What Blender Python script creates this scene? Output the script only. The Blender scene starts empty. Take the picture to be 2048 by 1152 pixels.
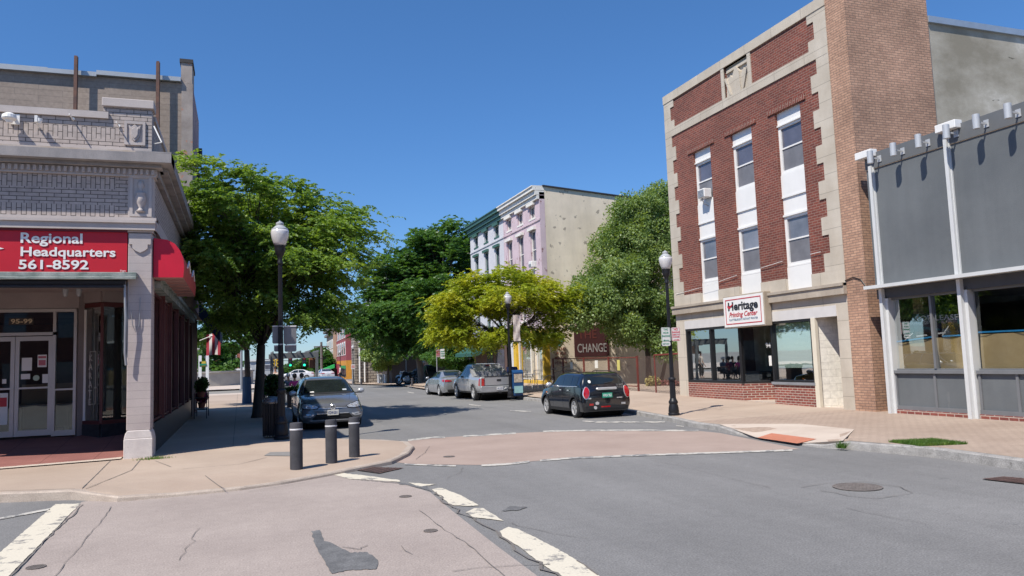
import bpy, bmesh, math, random
import numpy as np
from mathutils import Vector, Matrix
from mathutils.bvhtree import BVHTree
from mathutils.geometry import delaunay_2d_cdt, tessellate_polygon
random.seed(7); RNG = np.random.default_rng(11)
SC = bpy.context.scene
COL = SC.collection
# ------------------------------------------------------------------ camera
F_PX, CAM_H, ROLL, PITCH, YAW = 1530.0, 1.8, 0.036, math.atan(142/1530.0), math.radians(19.676639)
_F0 = Vector((math.sin(YAW), math.cos(YAW), 0)); _R0 = Vector((math.cos(YAW), -math.sin(YAW), 0))
CF = _F0*math.cos(PITCH) + Vector((0, 0, 1))*math.sin(PITCH)
_U0 = _R0.cross(CF)
CR = _R0*math.cos(ROLL) - _U0*math.sin(ROLL); CU = _R0*math.sin(ROLL) + _U0*math.cos(ROLL)
cd = bpy.data.cameras.new('camera'); cam = bpy.data.objects.new('camera', cd); COL.objects.link(cam)
cd.sensor_width = 36; cd.lens = F_PX/2048*36; cd.clip_start = 0.05; cd.clip_end = 3000
cam.matrix_world = Matrix(((CR.x, CU.x, -CF.x, 0), (CR.y, CU.y, -CF.y, 0), (CR.z, CU.z, -CF.z, CAM_H), (0, 0, 0, 1)))
SC.camera = cam
# ------------------------------------------------------------------ sky, sun, exposure
SUN_E = math.radians(55); SDX, SDY = 0.84, 0.543            # shadows fall towards (+x, +y)
w = bpy.data.worlds.new('World'); SC.world = w; w.use_nodes = True
nt = w.node_tree; bg = nt.nodes['Background']
sky = nt.nodes.new('ShaderNodeTexSky'); sky.sky_type = 'NISHITA'; sky.sun_disc = False
sky.sun_elevation = SUN_E; sky.sun_rotation = math.atan2(-SDX, -SDY); sky.air_density = 1.0; sky.dust_density = 0.05; sky.ozone_density = 3.0
hs = nt.nodes.new('ShaderNodeHueSaturation'); hs.inputs['Saturation'].default_value = 1.0; hs.inputs['Value'].default_value = 1.0
_tc = nt.nodes.new('ShaderNodeTexCoord'); _sx = nt.nodes.new('ShaderNodeSeparateXYZ'); nt.links.new(_tc.outputs['Generated'], _sx.inputs[0])
_rp = nt.nodes.new('ShaderNodeValToRGB'); nt.links.new(_sx.outputs[2], _rp.inputs[0])           # clear dry air: the sky stays blue down to the roofs
_e = _rp.color_ramp.elements; _e[0].position = 0.0; _e[0].color = (0.42, 0.56, 0.80, 1); _e[1].position = 0.55; _e[1].color = (0.44, 0.72, 0.97, 1)
_q = _e.new(0.12); _q.color = (0.41, 0.60, 0.84, 1); _q = _e.new(0.3); _q.color = (0.41, 0.66, 0.92, 1)
_mm = nt.nodes.new('ShaderNodeMix'); _mm.data_type = 'RGBA'; _mm.blend_type = 'MULTIPLY'; _mm.inputs[0].default_value = 1
nt.links.new(sky.outputs[0], _mm.inputs[6]); nt.links.new(_rp.outputs[0], _mm.inputs[7]); nt.links.new(_mm.outputs[2], hs.inputs['Color'])
nt.links.new(hs.outputs[0], bg.inputs['Color']); bg.inputs['Strength'].default_value = 0.10
sl = bpy.data.lights.new('sun', 'SUN'); sl.energy = 3.9; sl.angle = math.radians(0.53); sl.color = (1.0, 0.935, 0.83)
so = bpy.data.objects.new('sun', sl); COL.objects.link(so)
_sd = Vector((SDX*math.cos(SUN_E), SDY*math.cos(SUN_E), -math.sin(SUN_E)))
so.rotation_euler = _sd.to_track_quat('-Z', 'Y').to_euler(); so.location = (0, 0, 60)
SC.view_settings.view_transform = 'Standard'; SC.view_settings.look = 'None'; SC.view_settings.exposure = 0.62; SC.view_settings.gamma = 1
SC.cycles.max_bounces = 6; SC.cycles.transparent_max_bounces = 12; SC.cycles.diffuse_bounces = 4; SC.cycles.glossy_bounces = 3
SC.cycles.caustics_reflective = False; SC.cycles.caustics_refractive = False

def ray(px, py): return CF + CR*((px-1024)/F_PX) - CU*((py-576)/F_PX)
def G(px, py, z=0.0):
    r = ray(px, py); t = (z-CAM_H)/r.z; return Vector((r.x*t, r.y*t, z))
def WX(px, py, X):
    r = ray(px, py); t = X/r.x; return Vector((X, r.y*t, CAM_H+r.z*t))
def WY(px, py, Y):
    r = ray(px, py); t = Y/r.y; return Vector((r.x*t, Y, CAM_H+r.z*t))
# ------------------------------------------------------------------ materials
MATS = {}
def _ramp(nt, fac, stops):
    r = nt.nodes.new('ShaderNodeValToRGB'); nt.links.new(fac, r.inputs[0])
    e = r.color_ramp.elements
    while len(e) < len(stops): e.new(0.5)
    for i, (p, c) in enumerate(stops):
        e[i].position = p; e[i].color = (c[0], c[1], c[2], 1) if isinstance(c, tuple) else (c, c, c, 1)
    return r.outputs[0]
def _mix(nt, fac, a, b, mode='MIX'):
    m = nt.nodes.new('ShaderNodeMix'); m.data_type = 'RGBA'; m.blend_type = mode
    for s, v in ((m.inputs[0], fac), (m.inputs[6], a), (m.inputs[7], b)):
        if hasattr(v, 'is_output'): nt.links.new(v, s)
        elif isinstance(v, (tuple, list)): s.default_value = (v[0], v[1], v[2], 1)
        else: s.default_value = v
    return m.outputs[2]
def _noise(nt, co, scale, detail=4, rough=0.6, w=0.0, stretch=None):
    n = nt.nodes.new('ShaderNodeTexNoise'); n.inputs['Scale'].default_value = scale; n.inputs['Detail'].default_value = detail; n.inputs['Roughness'].default_value = rough
    if stretch:
        mp = nt.nodes.new('ShaderNodeMapping'); mp.inputs['Scale'].default_value = stretch; nt.links.new(co, mp.inputs[0]); co = mp.outputs[0]
    nt.links.new(co, n.inputs['Vector']); return n.outputs[0]
def base(name):
    m = bpy.data.materials.new(name); m.use_nodes = True; nt = m.node_tree; p = nt.nodes['Principled BSDF']
    tc = nt.nodes.new('ShaderNodeTexCoord'); return m, nt, p, tc
def bump(nt, p, h, strength=0.4, dist=0.01):
    b = nt.nodes.new('ShaderNodeBump'); b.inputs['Strength'].default_value = strength; b.inputs['Distance'].default_value = dist
    nt.links.new(h, b.inputs['Height']); nt.links.new(b.outputs[0], p.inputs['Normal'])
def plain(name, c, rough=0.6, metal=0.0, var=0.12, scale=3.0, bmp=0.0, coat=0.0, spec=None):
    """one colour with slight procedural variation"""
    if name in MATS: return MATS[name]
    m, nt, p, tc = base(name)
    n = _noise(nt, tc.outputs['Object'], scale, 5)
    lo = tuple(max(0, x*(1-var)) for x in c); hi = tuple(min(1, x*(1+var)) for x in c)
    col = _ramp(nt, n, [(0.3, lo), (0.7, hi)])
    nt.links.new(col, p.inputs['Base Color']); p.inputs['Roughness'].default_value = rough; p.inputs['Metallic'].default_value = metal
    if coat: p.inputs['Coat Weight'].default_value = coat; p.inputs['Coat Roughness'].default_value = 0.05
    if spec is not None: p.inputs['Specular IOR Level'].default_value = spec
    if bmp: bump(nt, p, _noise(nt, tc.outputs['Object'], scale*12, 3), bmp, 0.01)
    MATS[name] = m; return m
def brick(name, c1, c2, mortar, bw=0.215, rh=0.075, ms=0.011, rot=False, stain=0.25, sstop=(0.35, 0.75), spall=None, bmp=0.5, mode_scale=0.6):
    if name in MATS: return MATS[name]
    m, nt, p, tc = base(name)
    co = tc.outputs['UV']
    if rot:
        mp = nt.nodes.new('ShaderNodeMapping'); mp.inputs['Rotation'].default_value = (0, 0, math.pi/2); nt.links.new(co, mp.inputs[0]); bco = mp.outputs[0]
    else: bco = co
    b = nt.nodes.new('ShaderNodeTexBrick'); nt.links.new(bco, b.inputs['Vector'])
    b.inputs['Scale'].default_value = 1; b.inputs['Brick Width'].default_value = bw; b.inputs['Row Height'].default_value = rh; b.inputs['Mortar Size'].default_value = ms
    b.inputs['Mortar Smooth'].default_value = 0.2; b.inputs['Bias'].default_value = -0.1
    for k, c in (('Color1', c1), ('Color2', c2), ('Mortar', mortar)): b.inputs[k].default_value = (*c, 1)
    col = b.outputs['Color']
    n = _noise(nt, co, mode_scale, 6, 0.65)
    col = _mix(nt, 1.0, col, _ramp(nt, n, [(sstop[0], 1-stain), (sstop[1], 1.0+stain*0.3)]), 'MULTIPLY')
    n2 = _noise(nt, co, 9.0, 3)
    col = _mix(nt, 1.0, col, _ramp(nt, n2, [(0.35, 0.88), (0.65, 1.08)]), 'MULTIPLY')
    if spall:
        s = _noise(nt, co, 4.5, 3, 0.55, stretch=(1, 2.6, 1))
        col = _mix(nt, _ramp(nt, s, [(spall[1], 0.0), (spall[1]+0.03, 1.0)]), col, spall[0])
    nt.links.new(col, p.inputs['Base Color']); p.inputs['Roughness'].default_value = 0.85
    inv = nt.nodes.new('ShaderNodeMath'); inv.operation = 'SUBTRACT'; inv.inputs[0].default_value = 1; nt.links.new(b.outputs['Fac'], inv.inputs[1])
    bump(nt, p, inv.outputs[0], bmp, 0.012)
    MATS[name] = m; return m
def patchy(name, c1, c2, c3=None, scale=0.7, rough=0.85, spots=None, fine=0.1, bmp=0.3, coord='UV', stretch=None, joints=None, ramp=(0.35, 0.65), streak=None):
    """large blotches + fine grain (stucco, concrete, asphalt). spots = (colour, threshold, scale, stretch)"""
    if name in MATS: return MATS[name]
    m, nt, p, tc = base(name); co = tc.outputs[coord]
    n = _noise(nt, co, scale, 7, 0.62, stretch=stretch)
    st = [(ramp[0], c1), (ramp[1], c2)] + ([(ramp[1]+0.12, c3)] if c3 else [])
    col = _ramp(nt, n, st)
    g = _noise(nt, co, 55.0, 2, 0.7)
    col = _mix(nt, 1.0, col, _ramp(nt, g, [(0.3, 1-fine), (0.7, 1+fine)]), 'MULTIPLY')
    g2 = _noise(nt, co, 7.0, 4, 0.7)
    col = _mix(nt, 1.0, col, _ramp(nt, g2, [(0.3, 1-fine*0.28), (0.7, 1+fine*0.2)]), 'MULTIPLY')
    if spots:
        s = _noise(nt, co, spots[2], 5, 0.6, stretch=spots[3] if len(spots) > 3 else None)
        col = _mix(nt, _ramp(nt, s, [(spots[1], 0.0), (spots[1]+0.035, 1.0)]), col, spots[0])
    if streak:                        # worn lanes, drips: noise stretched one way
        sn = _noise(nt, co, 1.0, 5, 0.6, stretch=streak[0]); col = _mix(nt, 1.0, col, _ramp(nt, sn, [(0.35, 1-streak[1]), (0.65, 1+streak[1]*.6)]), 'MULTIPLY')
    if joints:
        b = nt.nodes.new('ShaderNodeTexBrick'); nt.links.new(co, b.inputs['Vector']); b.inputs['Scale'].default_value = 1
        b.inputs['Brick Width'].default_value = joints[0]; b.inputs['Row Height'].default_value = joints[1]; b.inputs['Mortar Size'].default_value = joints[2]
        b.offset = joints[3] if len(joints) > 3 else 0.0
        for k, v in (('Color1', 1.0), ('Color2', 0.93), ('Mortar', 0.55)): b.inputs[k].default_value = (v, v, v, 1)
        col = _mix(nt, 1.0, col, b.outputs['Color'], 'MULTIPLY')
    nt.links.new(col, p.inputs['Base Color']); p.inputs['Roughness'].default_value = rough
    if bmp: bump(nt, p, g, bmp, 0.008)
    MATS[name] = m; return m
def glass(name, tint=(0.80, 0.84, 0.84), refl=0.24):
    """shop glass: see-through, tinted, mirrors the street"""
    if name in MATS: return MATS[name]
    m = bpy.data.materials.new(name); m.use_nodes = True; nt = m.node_tree
    for n in list(nt.nodes):
        if n.type != 'OUTPUT_MATERIAL': nt.nodes.remove(n)
    out = [n for n in nt.nodes if n.type == 'OUTPUT_MATERIAL'][0]
    t = nt.nodes.new('ShaderNodeBsdfTransparent'); t.inputs[0].default_value = (*tint, 1)
    g = nt.nodes.new('ShaderNodeBsdfGlossy'); g.inputs['Roughness'].default_value = 0.015; g.inputs['Color'].default_value = (0.9, 0.95, 0.95, 1)
    lw = nt.nodes.new('ShaderNodeLayerWeight'); lw.inputs[0].default_value = 0.35
    ma = nt.nodes.new('ShaderNodeMath'); ma.operation = 'MULTIPLY_ADD'; ma.inputs[1].default_value = 0.5; ma.inputs[2].default_value = refl*0.45
    nt.links.new(lw.outputs['Fresnel'], ma.inputs[0])
    tc = nt.nodes.new('ShaderNodeTexCoord'); b = nt.nodes.new('ShaderNodeBump'); b.inputs['Strength'].default_value = 0.05; b.inputs['Distance'].default_value = 0.02
    nt.links.new(_noise(nt, tc.outputs['Object'], 1.1, 2), b.inputs['Height']); nt.links.new(b.outputs[0], g.inputs['Normal'])
    mx = nt.nodes.new('ShaderNodeMixShader'); nt.links.new(ma.outputs[0], mx.inputs[0]); nt.links.new(t.outputs[0], mx.inputs[1]); nt.links.new(g.outputs[0], mx.inputs[2])
    nt.links.new(mx.outputs[0], out.inputs[0]); MATS[name] = m; return m
def leafmat(name, c1, c2, c3, scale=0.6):
    if name in MATS: return MATS[name]
    m, nt, p, tc = base(name)
    n = _noise(nt, tc.outputs['Object'], scale, 4, 0.7)
    col = _ramp(nt, n, [(0.32, c1), (0.5, c2), (0.68, c3)])
    n2 = _noise(nt, tc.outputs['Object'], 11.0, 2, 0.7)
    col = _mix(nt, 1.0, col, _ramp(nt, n2, [(0.3, 0.62), (0.7, 1.3)]), 'MULTIPLY')
    nt.links.new(col, p.inputs['Base Color']); p.inputs['Roughness'].default_value = 0.42
    p.inputs['Specular IOR Level'].default_value = 0.45
    tr = nt.nodes.new('ShaderNodeBsdfTranslucent')
    nt.links.new(_mix(nt, 1.0, col, (1.5, 1.4, 0.5), 'MULTIPLY'), tr.inputs[0])
    mx = nt.nodes.new('ShaderNodeMixShader'); mx.inputs[0].default_value = 0.46
    out = [q for q in nt.nodes if q.type == 'OUTPUT_MATERIAL'][0]
    nt.links.new(p.outputs[0], mx.inputs[1]); nt.links.new(tr.outputs[0], mx.inputs[2]); nt.links.new(mx.outputs[0], out.inputs[0])
    MATS[name] = m; return m
# ------------------------------------------------------------------ mesh helpers
ORG = {}
def link(name, me, mat, parent=None):
    o = bpy.data.objects.new(name, me); COL.objects.link(o)
    if mat is not None and not me.materials: me.materials.append(mat)
    if parent is not None: o.parent = parent; ORG[o.name] = ORG.get(parent.name, Vector((0, 0, 0)))
    return o
def tag(o, label=None, cat=None, group=None, kind=None):
    if label: o['label'] = label
    if cat: o['category'] = cat
    if group: o['group'] = group
    if kind: o['kind'] = kind
    return o
def thing(name, label, cat, loc=(0, 0, 0), group=None):
    o = bpy.data.objects.new(name, None); COL.objects.link(o); o.empty_display_size = 0.2
    o.location = loc; ORG[o.name] = Vector(loc); return tag(o, label, cat, group)
def copy_tree(o, parent=None):
    c = o.copy(); COL.objects.link(c)
    if parent is not None: c.parent = parent
    for ch in [k for k in bpy.data.objects if k.parent == o]: copy_tree(ch, c)
    return c
class MB:
    def __init__(s, fr=None): s.v, s.f, s.uv, s.fr = [], [], [], fr     # fr = (origin, u, n): local (u, n, z) -> world
    def add(s, verts, faces, uvs=None):
        vs = [Vector(q) for q in verts]; b = len(s.v)
        for k, f in enumerate(faces):
            if uvs is not None: s.uv.append([uvs[i] for i in f])
            else:
                n = (vs[f[1]]-vs[f[0]]).cross(vs[f[2]]-vs[f[1]])
                if n.length < 1e-12 and len(f) > 3: n = (vs[f[2]]-vs[f[0]]).cross(vs[f[3]]-vs[f[2]])
                a = max(range(3), key=lambda i: abs(n[i]))
                s.uv.append([((vs[i].y, vs[i].z) if a == 0 else (vs[i].x, vs[i].z) if a == 1 else (vs[i].x, vs[i].y)) for i in f])
            s.f.append([b+i for i in f])
        if s.fr:
            o, u, n = s.fr
            vs = [Vector((o[0]+u[0]*q.x+n[0]*q.y, o[1]+u[1]*q.x+n[1]*q.y, q.z+(o[2] if len(o) > 2 else 0))) for q in vs]
        s.v += vs; return s
    def box(s, x0, x1, y0, y1, z0, z1):
        return s.add([(x0, y0, z0), (x1, y0, z0), (x1, y1, z0), (x0, y1, z0), (x0, y0, z1), (x1, y0, z1), (x1, y1, z1), (x0, y1, z1)],
                     [(0, 3, 2, 1), (4, 5, 6, 7), (0, 1, 5, 4), (1, 2, 6, 5), (2, 3, 7, 6), (3, 0, 4, 7)])
    def prism(s, poly, ax, a0, a1):
        """poly in the two other axes, extruded along axis ax (0,1,2)"""
        def P(q, a): return (a, q[0], q[1]) if ax == 0 else (q[0], a, q[1]) if ax == 1 else (q[0], q[1], a)
        n = len(poly); vs = [P(q, a0) for q in poly] + [P(q, a1) for q in poly]
        return s.add(vs, [tuple(range(n-1, -1, -1)), tuple(range(n, 2*n))] + [(i, (i+1) % n, n+(i+1) % n, n+i) for i in range(n)])
    def tube(s, pts, rad, n=8, cap=True):
        pts = [Vector(p) for p in pts]; rad = rad if isinstance(rad, (list, tuple)) else [rad]*len(pts)
        vs, ref = [], None
        for i, p in enumerate(pts):
            t = (pts[min(i+1, len(pts)-1)]-pts[max(i-1, 0)]).normalized()
            if ref is None or abs(t.dot(ref)) > 0.9: ref = Vector((1, 0, 0)) if abs(t.x) < 0.8 else Vector((0, 1, 0))
            a = t.cross(ref).normalized(); b = t.cross(a); ref = -b if False else ref
            vs += [p+(a*math.cos(2*math.pi*k/n)+b*math.sin(2*math.pi*k/n))*rad[i] for k in range(n)]
        fs = [(i*n+k, i*n+(k+1) % n, (i+1)*n+(k+1) % n, (i+1)*n+k) for i in range(len(pts)-1) for k in range(n)]
        if cap: fs += [tuple(range(n-1, -1, -1)), tuple((len(pts)-1)*n+k for k in range(n))]
        return s.add(vs, fs)
    def lathe(s, prof, c=(0, 0, 0), n=20, axis='z', cap=True):
        vs = []
        for r, z in prof:
            for k in range(n):
                a = 2*math.pi*k/n; x, y = r*math.cos(a), r*math.sin(a)
                q = (x, y, z) if axis == 'z' else (z, x, y) if axis == 'x' else (x, z, y)
                vs.append((c[0]+q[0], c[1]+q[1], c[2]+q[2]))
        m = len(prof)
        fs = [(i*n+k, i*n+(k+1) % n, (i+1)*n+(k+1) % n, (i+1)*n+k) for i in range(m-1) for k in range(n)]
        if cap and prof[0][0] > 1e-4: fs.append(tuple(range(n-1, -1, -1)))
        if cap and prof[-1][0] > 1e-4: fs.append(tuple((m-1)*n+k for k in range(n)))
        return s.add(vs, fs)
    def build(s, name, mat, parent=None, smooth=False, bevel=0, merge=False, recalc=True, auto=None):
        org = ORG.get(parent.name, Vector((0, 0, 0))) if parent is not None else Vector((0, 0, 0))
        me = bpy.data.meshes.new(name); me.from_pydata([tuple(v-org) for v in s.v], [], s.f)
        ul = me.uv_layers.new(name='UVMap'); flat = [c for face in s.uv for q in face for c in q]
        ul.data.foreach_set('uv', flat)
        bm = bmesh.new(); bm.from_mesh(me)
        if merge: bmesh.ops.remove_doubles(bm, verts=bm.verts, dist=1e-4)
        if mat is not None and mat.name.startswith(('shop_glass', 'for_lease')):          # a pane is one sheet: keep the broad face of each box
            seen, keep = set(), set()
            for f0 in bm.faces:
                if f0 in seen: continue
                isl, stack = [], [f0]; seen.add(f0)
                while stack:
                    f = stack.pop(); isl.append(f)
                    for e in f.edges:
                        for g in e.link_faces:
                            if g not in seen: seen.add(g); stack.append(g)
                keep.add(max(isl, key=lambda q: q.calc_area()))
            bmesh.ops.delete(bm, geom=[f for f in bm.faces if f not in keep], context='FACES')
        if recalc: bmesh.ops.recalc_face_normals(bm, faces=bm.faces)
        if bevel: bmesh.ops.bevel(bm, geom=[e for e in bm.edges if e.is_manifold and e.calc_face_angle(0) > 0.6], offset=bevel, segments=1, affect='EDGES', clamp_overlap=True)
        if auto is not None:
            for e in bm.edges: e.smooth = (not e.is_manifold) or e.calc_face_angle(0) < auto
        bm.to_mesh(me); bm.free()
        if smooth or auto is not None: me.polygons.foreach_set('use_smooth', [True]*len(me.polygons))
        me.update(); return link(name, me, mat, parent)
def sheet(name, pts, mat, z=None, parent=None, grid=0, zf=None):
    """flat ground polygon through world points (x, y[, z]); zf(x, y) gives heights and grid adds inner points"""
    P = [Vector((p[0], p[1])) for p in pts]
    inner = []
    if grid:
        x0, x1 = min(p.x for p in P), max(p.x for p in P); y0, y1 = min(p.y for p in P), max(p.y for p in P)
        def ins(q):
            c = False; j = len(P)-1
            for i in range(len(P)):
                a, b = P[i], P[j]
                if (a.y > q.y) != (b.y > q.y) and q.x < (b.x-a.x)*(q.y-a.y)/(b.y-a.y)+a.x: c = not c
                j = i
            return c
        for i in range(int((x1-x0)/grid)+1):
            for j in range(int((y1-y0)/grid)+1):
                q = Vector((x0+(i+.5)*grid, y0+(j+.5)*grid))
                if ins(q) and all((q-e).length > grid*.3 for e in P): inner.append(q)
    n = len(P); vs, _, fs, *_r = delaunay_2d_cdt(P+inner, [(i, (i+1) % n) for i in range(n)], [list(range(n))], 1, 1e-5)
    zs = {}
    for i, p in enumerate(pts):
        zs[i] = p[2] if len(p) > 2 and z is None else (z or 0)
    V = []
    for q in vs:
        if zf: V.append((q.x, q.y, zf(q.x, q.y)))
        else:
            k = min(range(n), key=lambda i: (P[i]-q).length); V.append((q.x, q.y, zs[k]))
    b = MB(); b.add(V, [tuple(f) for f in fs], [(q[0], q[1]) for q in V])
    o = b.build(name, mat, parent, recalc=False)
    up = sum(p.normal.z*p.area for p in o.data.polygons)
    if up < 0: o.data.flip_normals()
    return o
def text(name, body, mat, parent, origin, u, v, height, width=None, bold=0.0, shear=0.0, align='LEFT', space=1.0, depth=0.002):
    """lettering laid in the plane (u right, v up) with cap height `height`, squeezed to `width` when given"""
    cu = bpy.data.curves.new(name, 'FONT'); cu.body = body; cu.size = 1; cu.offset = bold; cu.shear = shear; cu.align_x = 'LEFT'; cu.extrude = 0.002; cu.space_character = space; cu.resolution_u = 3
    t = bpy.data.objects.new(name, cu); COL.objects.link(t); dg = bpy.context.evaluated_depsgraph_get()
    me = bpy.data.meshes.new_from_object(t.evaluated_get(dg)); bpy.data.objects.remove(t)
    n = len(me.vertices); a = np.empty(n*3); me.vertices.foreach_get('co', a); a = a.reshape(-1, 3)
    caps = 0.70; sy = height/caps; x0, x1 = a[:, 0].min(), a[:, 0].max(); sx = sy if width is None else width/(x1-x0)
    u = Vector(u).normalized(); v = Vector(v).normalized(); nn = u.cross(v)
    off = 0 if align == 'LEFT' else -(x1-x0)*sx/2
    org = ORG.get(parent.name, Vector((0, 0, 0))) if parent is not None else Vector((0, 0, 0))
    o3 = Vector(origin)-org
    X = ((a[:, 0]-x0)*sx+off)[:, None]*np.array(u)+(a[:, 1]*sy)[:, None]*np.array(v)+(a[:, 2]/0.002*depth)[:, None]*np.array(nn)+np.array(o3)
    me.vertices.foreach_set('co', X.ravel()); me.update(); me.materials.clear()
    return link(name, me, mat, parent)
# ------------------------------------------------------------------ shared materials
asphalt = patchy('asphalt', (0.168, 0.165, 0.164), (0.205, 0.201, 0.199), (0.235, 0.23, 0.226), scale=0.25, fine=0.33, spots=((0.125, 0.125, 0.127), 0.70, 1.3), rough=0.9, bmp=0.6, streak=((1.1, .05, 1), .10))
asph_dark = patchy('asphalt_patch', (0.10, 0.10, 0.103), (0.155, 0.155, 0.157), scale=3.5, fine=0.35, rough=0.9)
pinkcon = patchy('pink_concrete', (0.30, 0.252, 0.228), (0.36, 0.305, 0.275), (0.385, 0.33, 0.295), scale=0.5, fine=0.26, spots=((0.23, 0.19, 0.175), 0.69, 2.2), rough=0.9)
tancon = patchy('tan_concrete', (0.31, 0.235, 0.20), (0.37, 0.285, 0.245), scale=0.6, fine=0.12, rough=0.9)
walkcon = patchy('sidewalk_concrete', (0.37, 0.285, 0.225), (0.435, 0.345, 0.275), (0.47, 0.385, 0.31), scale=0.45, fine=0.10, spots=((0.33, 0.25, 0.20), 0.68, 2.6), rough=0.9, streak=((.5, .35, 1), .05))
walkpink = patchy('sidewalk_pink', (0.43, 0.31, 0.245), (0.50, 0.37, 0.295), scale=0.8, fine=0.10, rough=0.9)
palecon = patchy('pale_concrete', (0.46, 0.38, 0.32), (0.55, 0.47, 0.40), scale=0.8, fine=0.08, rough=0.9)
paver = patchy('brick_pavers', (0.345, 0.26, 0.205), (0.42, 0.325, 0.26), (0.46, 0.37, 0.30), scale=0.5, fine=0.14, joints=(0.21, 0.105, 0.006, 0.5), rough=0.9)
kerbm = patchy('granite_kerb', (0.24, 0.23, 0.22), (0.36, 0.345, 0.33), scale=3.5, fine=0.28, rough=0.9, spots=((0.17, 0.16, 0.15), 0.62, 5))
def worn(name, c, under, th):
    m, nt, p, tc = base(name); co = tc.outputs['UV']
    n = _noise(nt, co, 3.2, 8, 0.75); f = _ramp(nt, n, [(th, 0.0), (th+0.05, 1.0)])
    g = _noise(nt, co, 40, 2); cc = _mix(nt, 1.0, c, _ramp(nt, g, [(0.3, 0.9), (0.7, 1.06)]), 'MULTIPLY')
    nt.links.new(_mix(nt, f, under, cc), p.inputs['Base Color']); p.inputs['Roughness'].default_value = 0.8; return m
whitepaint = worn('road_paint', (0.60, 0.55, 0.45), (0.24, 0.225, 0.21), 0.41)
thinpaint = worn('road_paint_thin', (0.50, 0.475, 0.43), (0.2, 0.2, 0.2), 0.45)
metal_cover = plain('iron_cover', (0.15, 0.13, 0.12), 0.75, 0.0, 0.3, 9)
crackm = plain('crack_dark', (0.15, 0.135, 0.125), 0.95)
seamm = plain('seam_pale', (0.36, 0.30, 0.27), 0.95)
black = plain('black_metal', (0.014, 0.014, 0.017), 0.42, 0.0, 0.2, 6, spec=0.35)
dark = plain('dark_void', (0.02, 0.02, 0.022), 0.8)
white = plain('white_paint', (0.80, 0.79, 0.77), 0.5, var=0.04)
grey = plain('grey_metal', (0.30, 0.31, 0.33), 0.5, 0.3)
rubber = plain('rubber', (0.022, 0.022, 0.024), 0.75)
G_GLASS = glass('shop_glass')
# ------------------------------------------------------------------ ground and road
def struct(o, kind='structure'): o['kind'] = kind; return o
b = MB(); n = 40
b.add([(-900, -700, -0.02), (900, -700, -0.02), (900, 1800, -0.02), (-900, 1800, -0.02)], [(0, 1, 2, 3)])
struct(b.build('ground', patchy('far_ground', (0.20, 0.19, 0.17), (0.27, 0.25, 0.22), scale=0.05, fine=0.1), recalc=False))
b = MB(); b.add([(-60, -30, 0), (13.5, -30, 0), (13.5, 62, 0), (45, 62, 0), (45, 78, 0), (30, 240, 0), (4, 240, 0), (3, 62, 0), (-60, 62, 0)], [(0, 1, 2, 3, 4, 5, 6, 7, 8)])
struct(b.build('road', asphalt, recalc=False))
def gp(pts, z=0.0): return [G(x, y, z) for x, y in pts]
# foreground crosswalk slab, second crosswalk slab
struct(sheet('crosswalk_slab', gp([(163, 1004), (238, 990), (460, 965), (664, 942), (715, 952), (800, 966), (860, 984), (905, 1022), (985, 1085), (1075, 1152), (1420, 1420), (-240, 1420), (30, 1152)], 0.004), pinkcon, z=0.004))
struct(sheet('second_crosswalk_slab', gp([(820, 899), (816, 882), (844, 878), (890, 874.5), (1032, 866), (1141, 861.5), (1260, 861), (1400, 862), (1440, 866), (1600, 898), (1500, 903), (1380, 907), (1260, 911), (1141, 916), (1059, 923), (963, 930), (820, 928), (775, 922)], 0.004), tancon, z=0.004))
Z8 = lambda pts: [(560+x/2.926, 840+y/2.926) for x, y in pts]
Z7 = lambda pts: [(x/2.926, 860+y/2.926) for x, y in pts]
def jag(pts, amp, step=5):
    out = []
    for i, p in enumerate(pts):
        q = pts[(i+1) % len(pts)]; L = math.hypot(q[0]-p[0], q[1]-p[1]); k = max(1, int(L/step))
        for j in range(k):
            t = j/k; out.append((p[0]+(q[0]-p[0])*t+random.uniform(-amp, amp)*(j > 0), p[1]+(q[1]-p[1])*t+random.uniform(-amp, amp)*0.5*(j > 0)))
    return out
mk = MB()
def paint(poly, mb=mk, z=0.009, amp=1.1):
    P = [G(x, y, z) for x, y in jag(poly, amp)]; pt = [Vector((p.x, p.y)) for p in P]; k = len(pt)
    vs, _, fs, *_r = delaunay_2d_cdt(pt, [(i, (i+1) % k) for i in range(k)], [list(range(k))], 1, 1e-6)
    def up(f):
        a, b2, c = vs[f[0]], vs[f[1]], vs[f[2]]; return tuple(f) if (b2-a).cross(c-a) > 0 else tuple(reversed(f))
    mb.add([(q.x, q.y, z) for q in vs], [up(f) for f in fs])
for q in ([(295, 315), (350, 308), (500, 325), (700, 352), (705, 362), (560, 352), (400, 343)],
          [(750, 365), (860, 374), (920, 376), (830, 388), (800, 384)],
          [(885, 402), (950, 398), (1060, 440), (1165, 500), (1110, 503), (1000, 497), (960, 465)],
          [(1085, 540), (1140, 515), (1190, 515), (1310, 590), (1240, 580), (1130, 568)],
          [(1285, 650), (1340, 625), (1400, 640), (1600, 740), (1750, 825), (1870, 913), (2080, 1060), (1830, 1060), (1640, 913), (1500, 820), (1400, 740), (1300, 680)]):
    paint(Z8(q))
paint([(111, 1008), (161, 1007), (17, 1152), (-170, 1340), (-290, 1340), (-55, 1152)], amp=0.8)
struct(mk.build('crosswalk_markings', whitepaint, recalc=False))
mk2 = MB()
def strip(pts, h, mb, z=0.009):
    for (a, b2) in zip(pts, pts[1:]):
        paint([(a[0], a[1]-h), (b2[0], b2[1]-h), (b2[0], b2[1]+h), (a[0], a[1]+h)], mb, z, 0.5)
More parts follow.
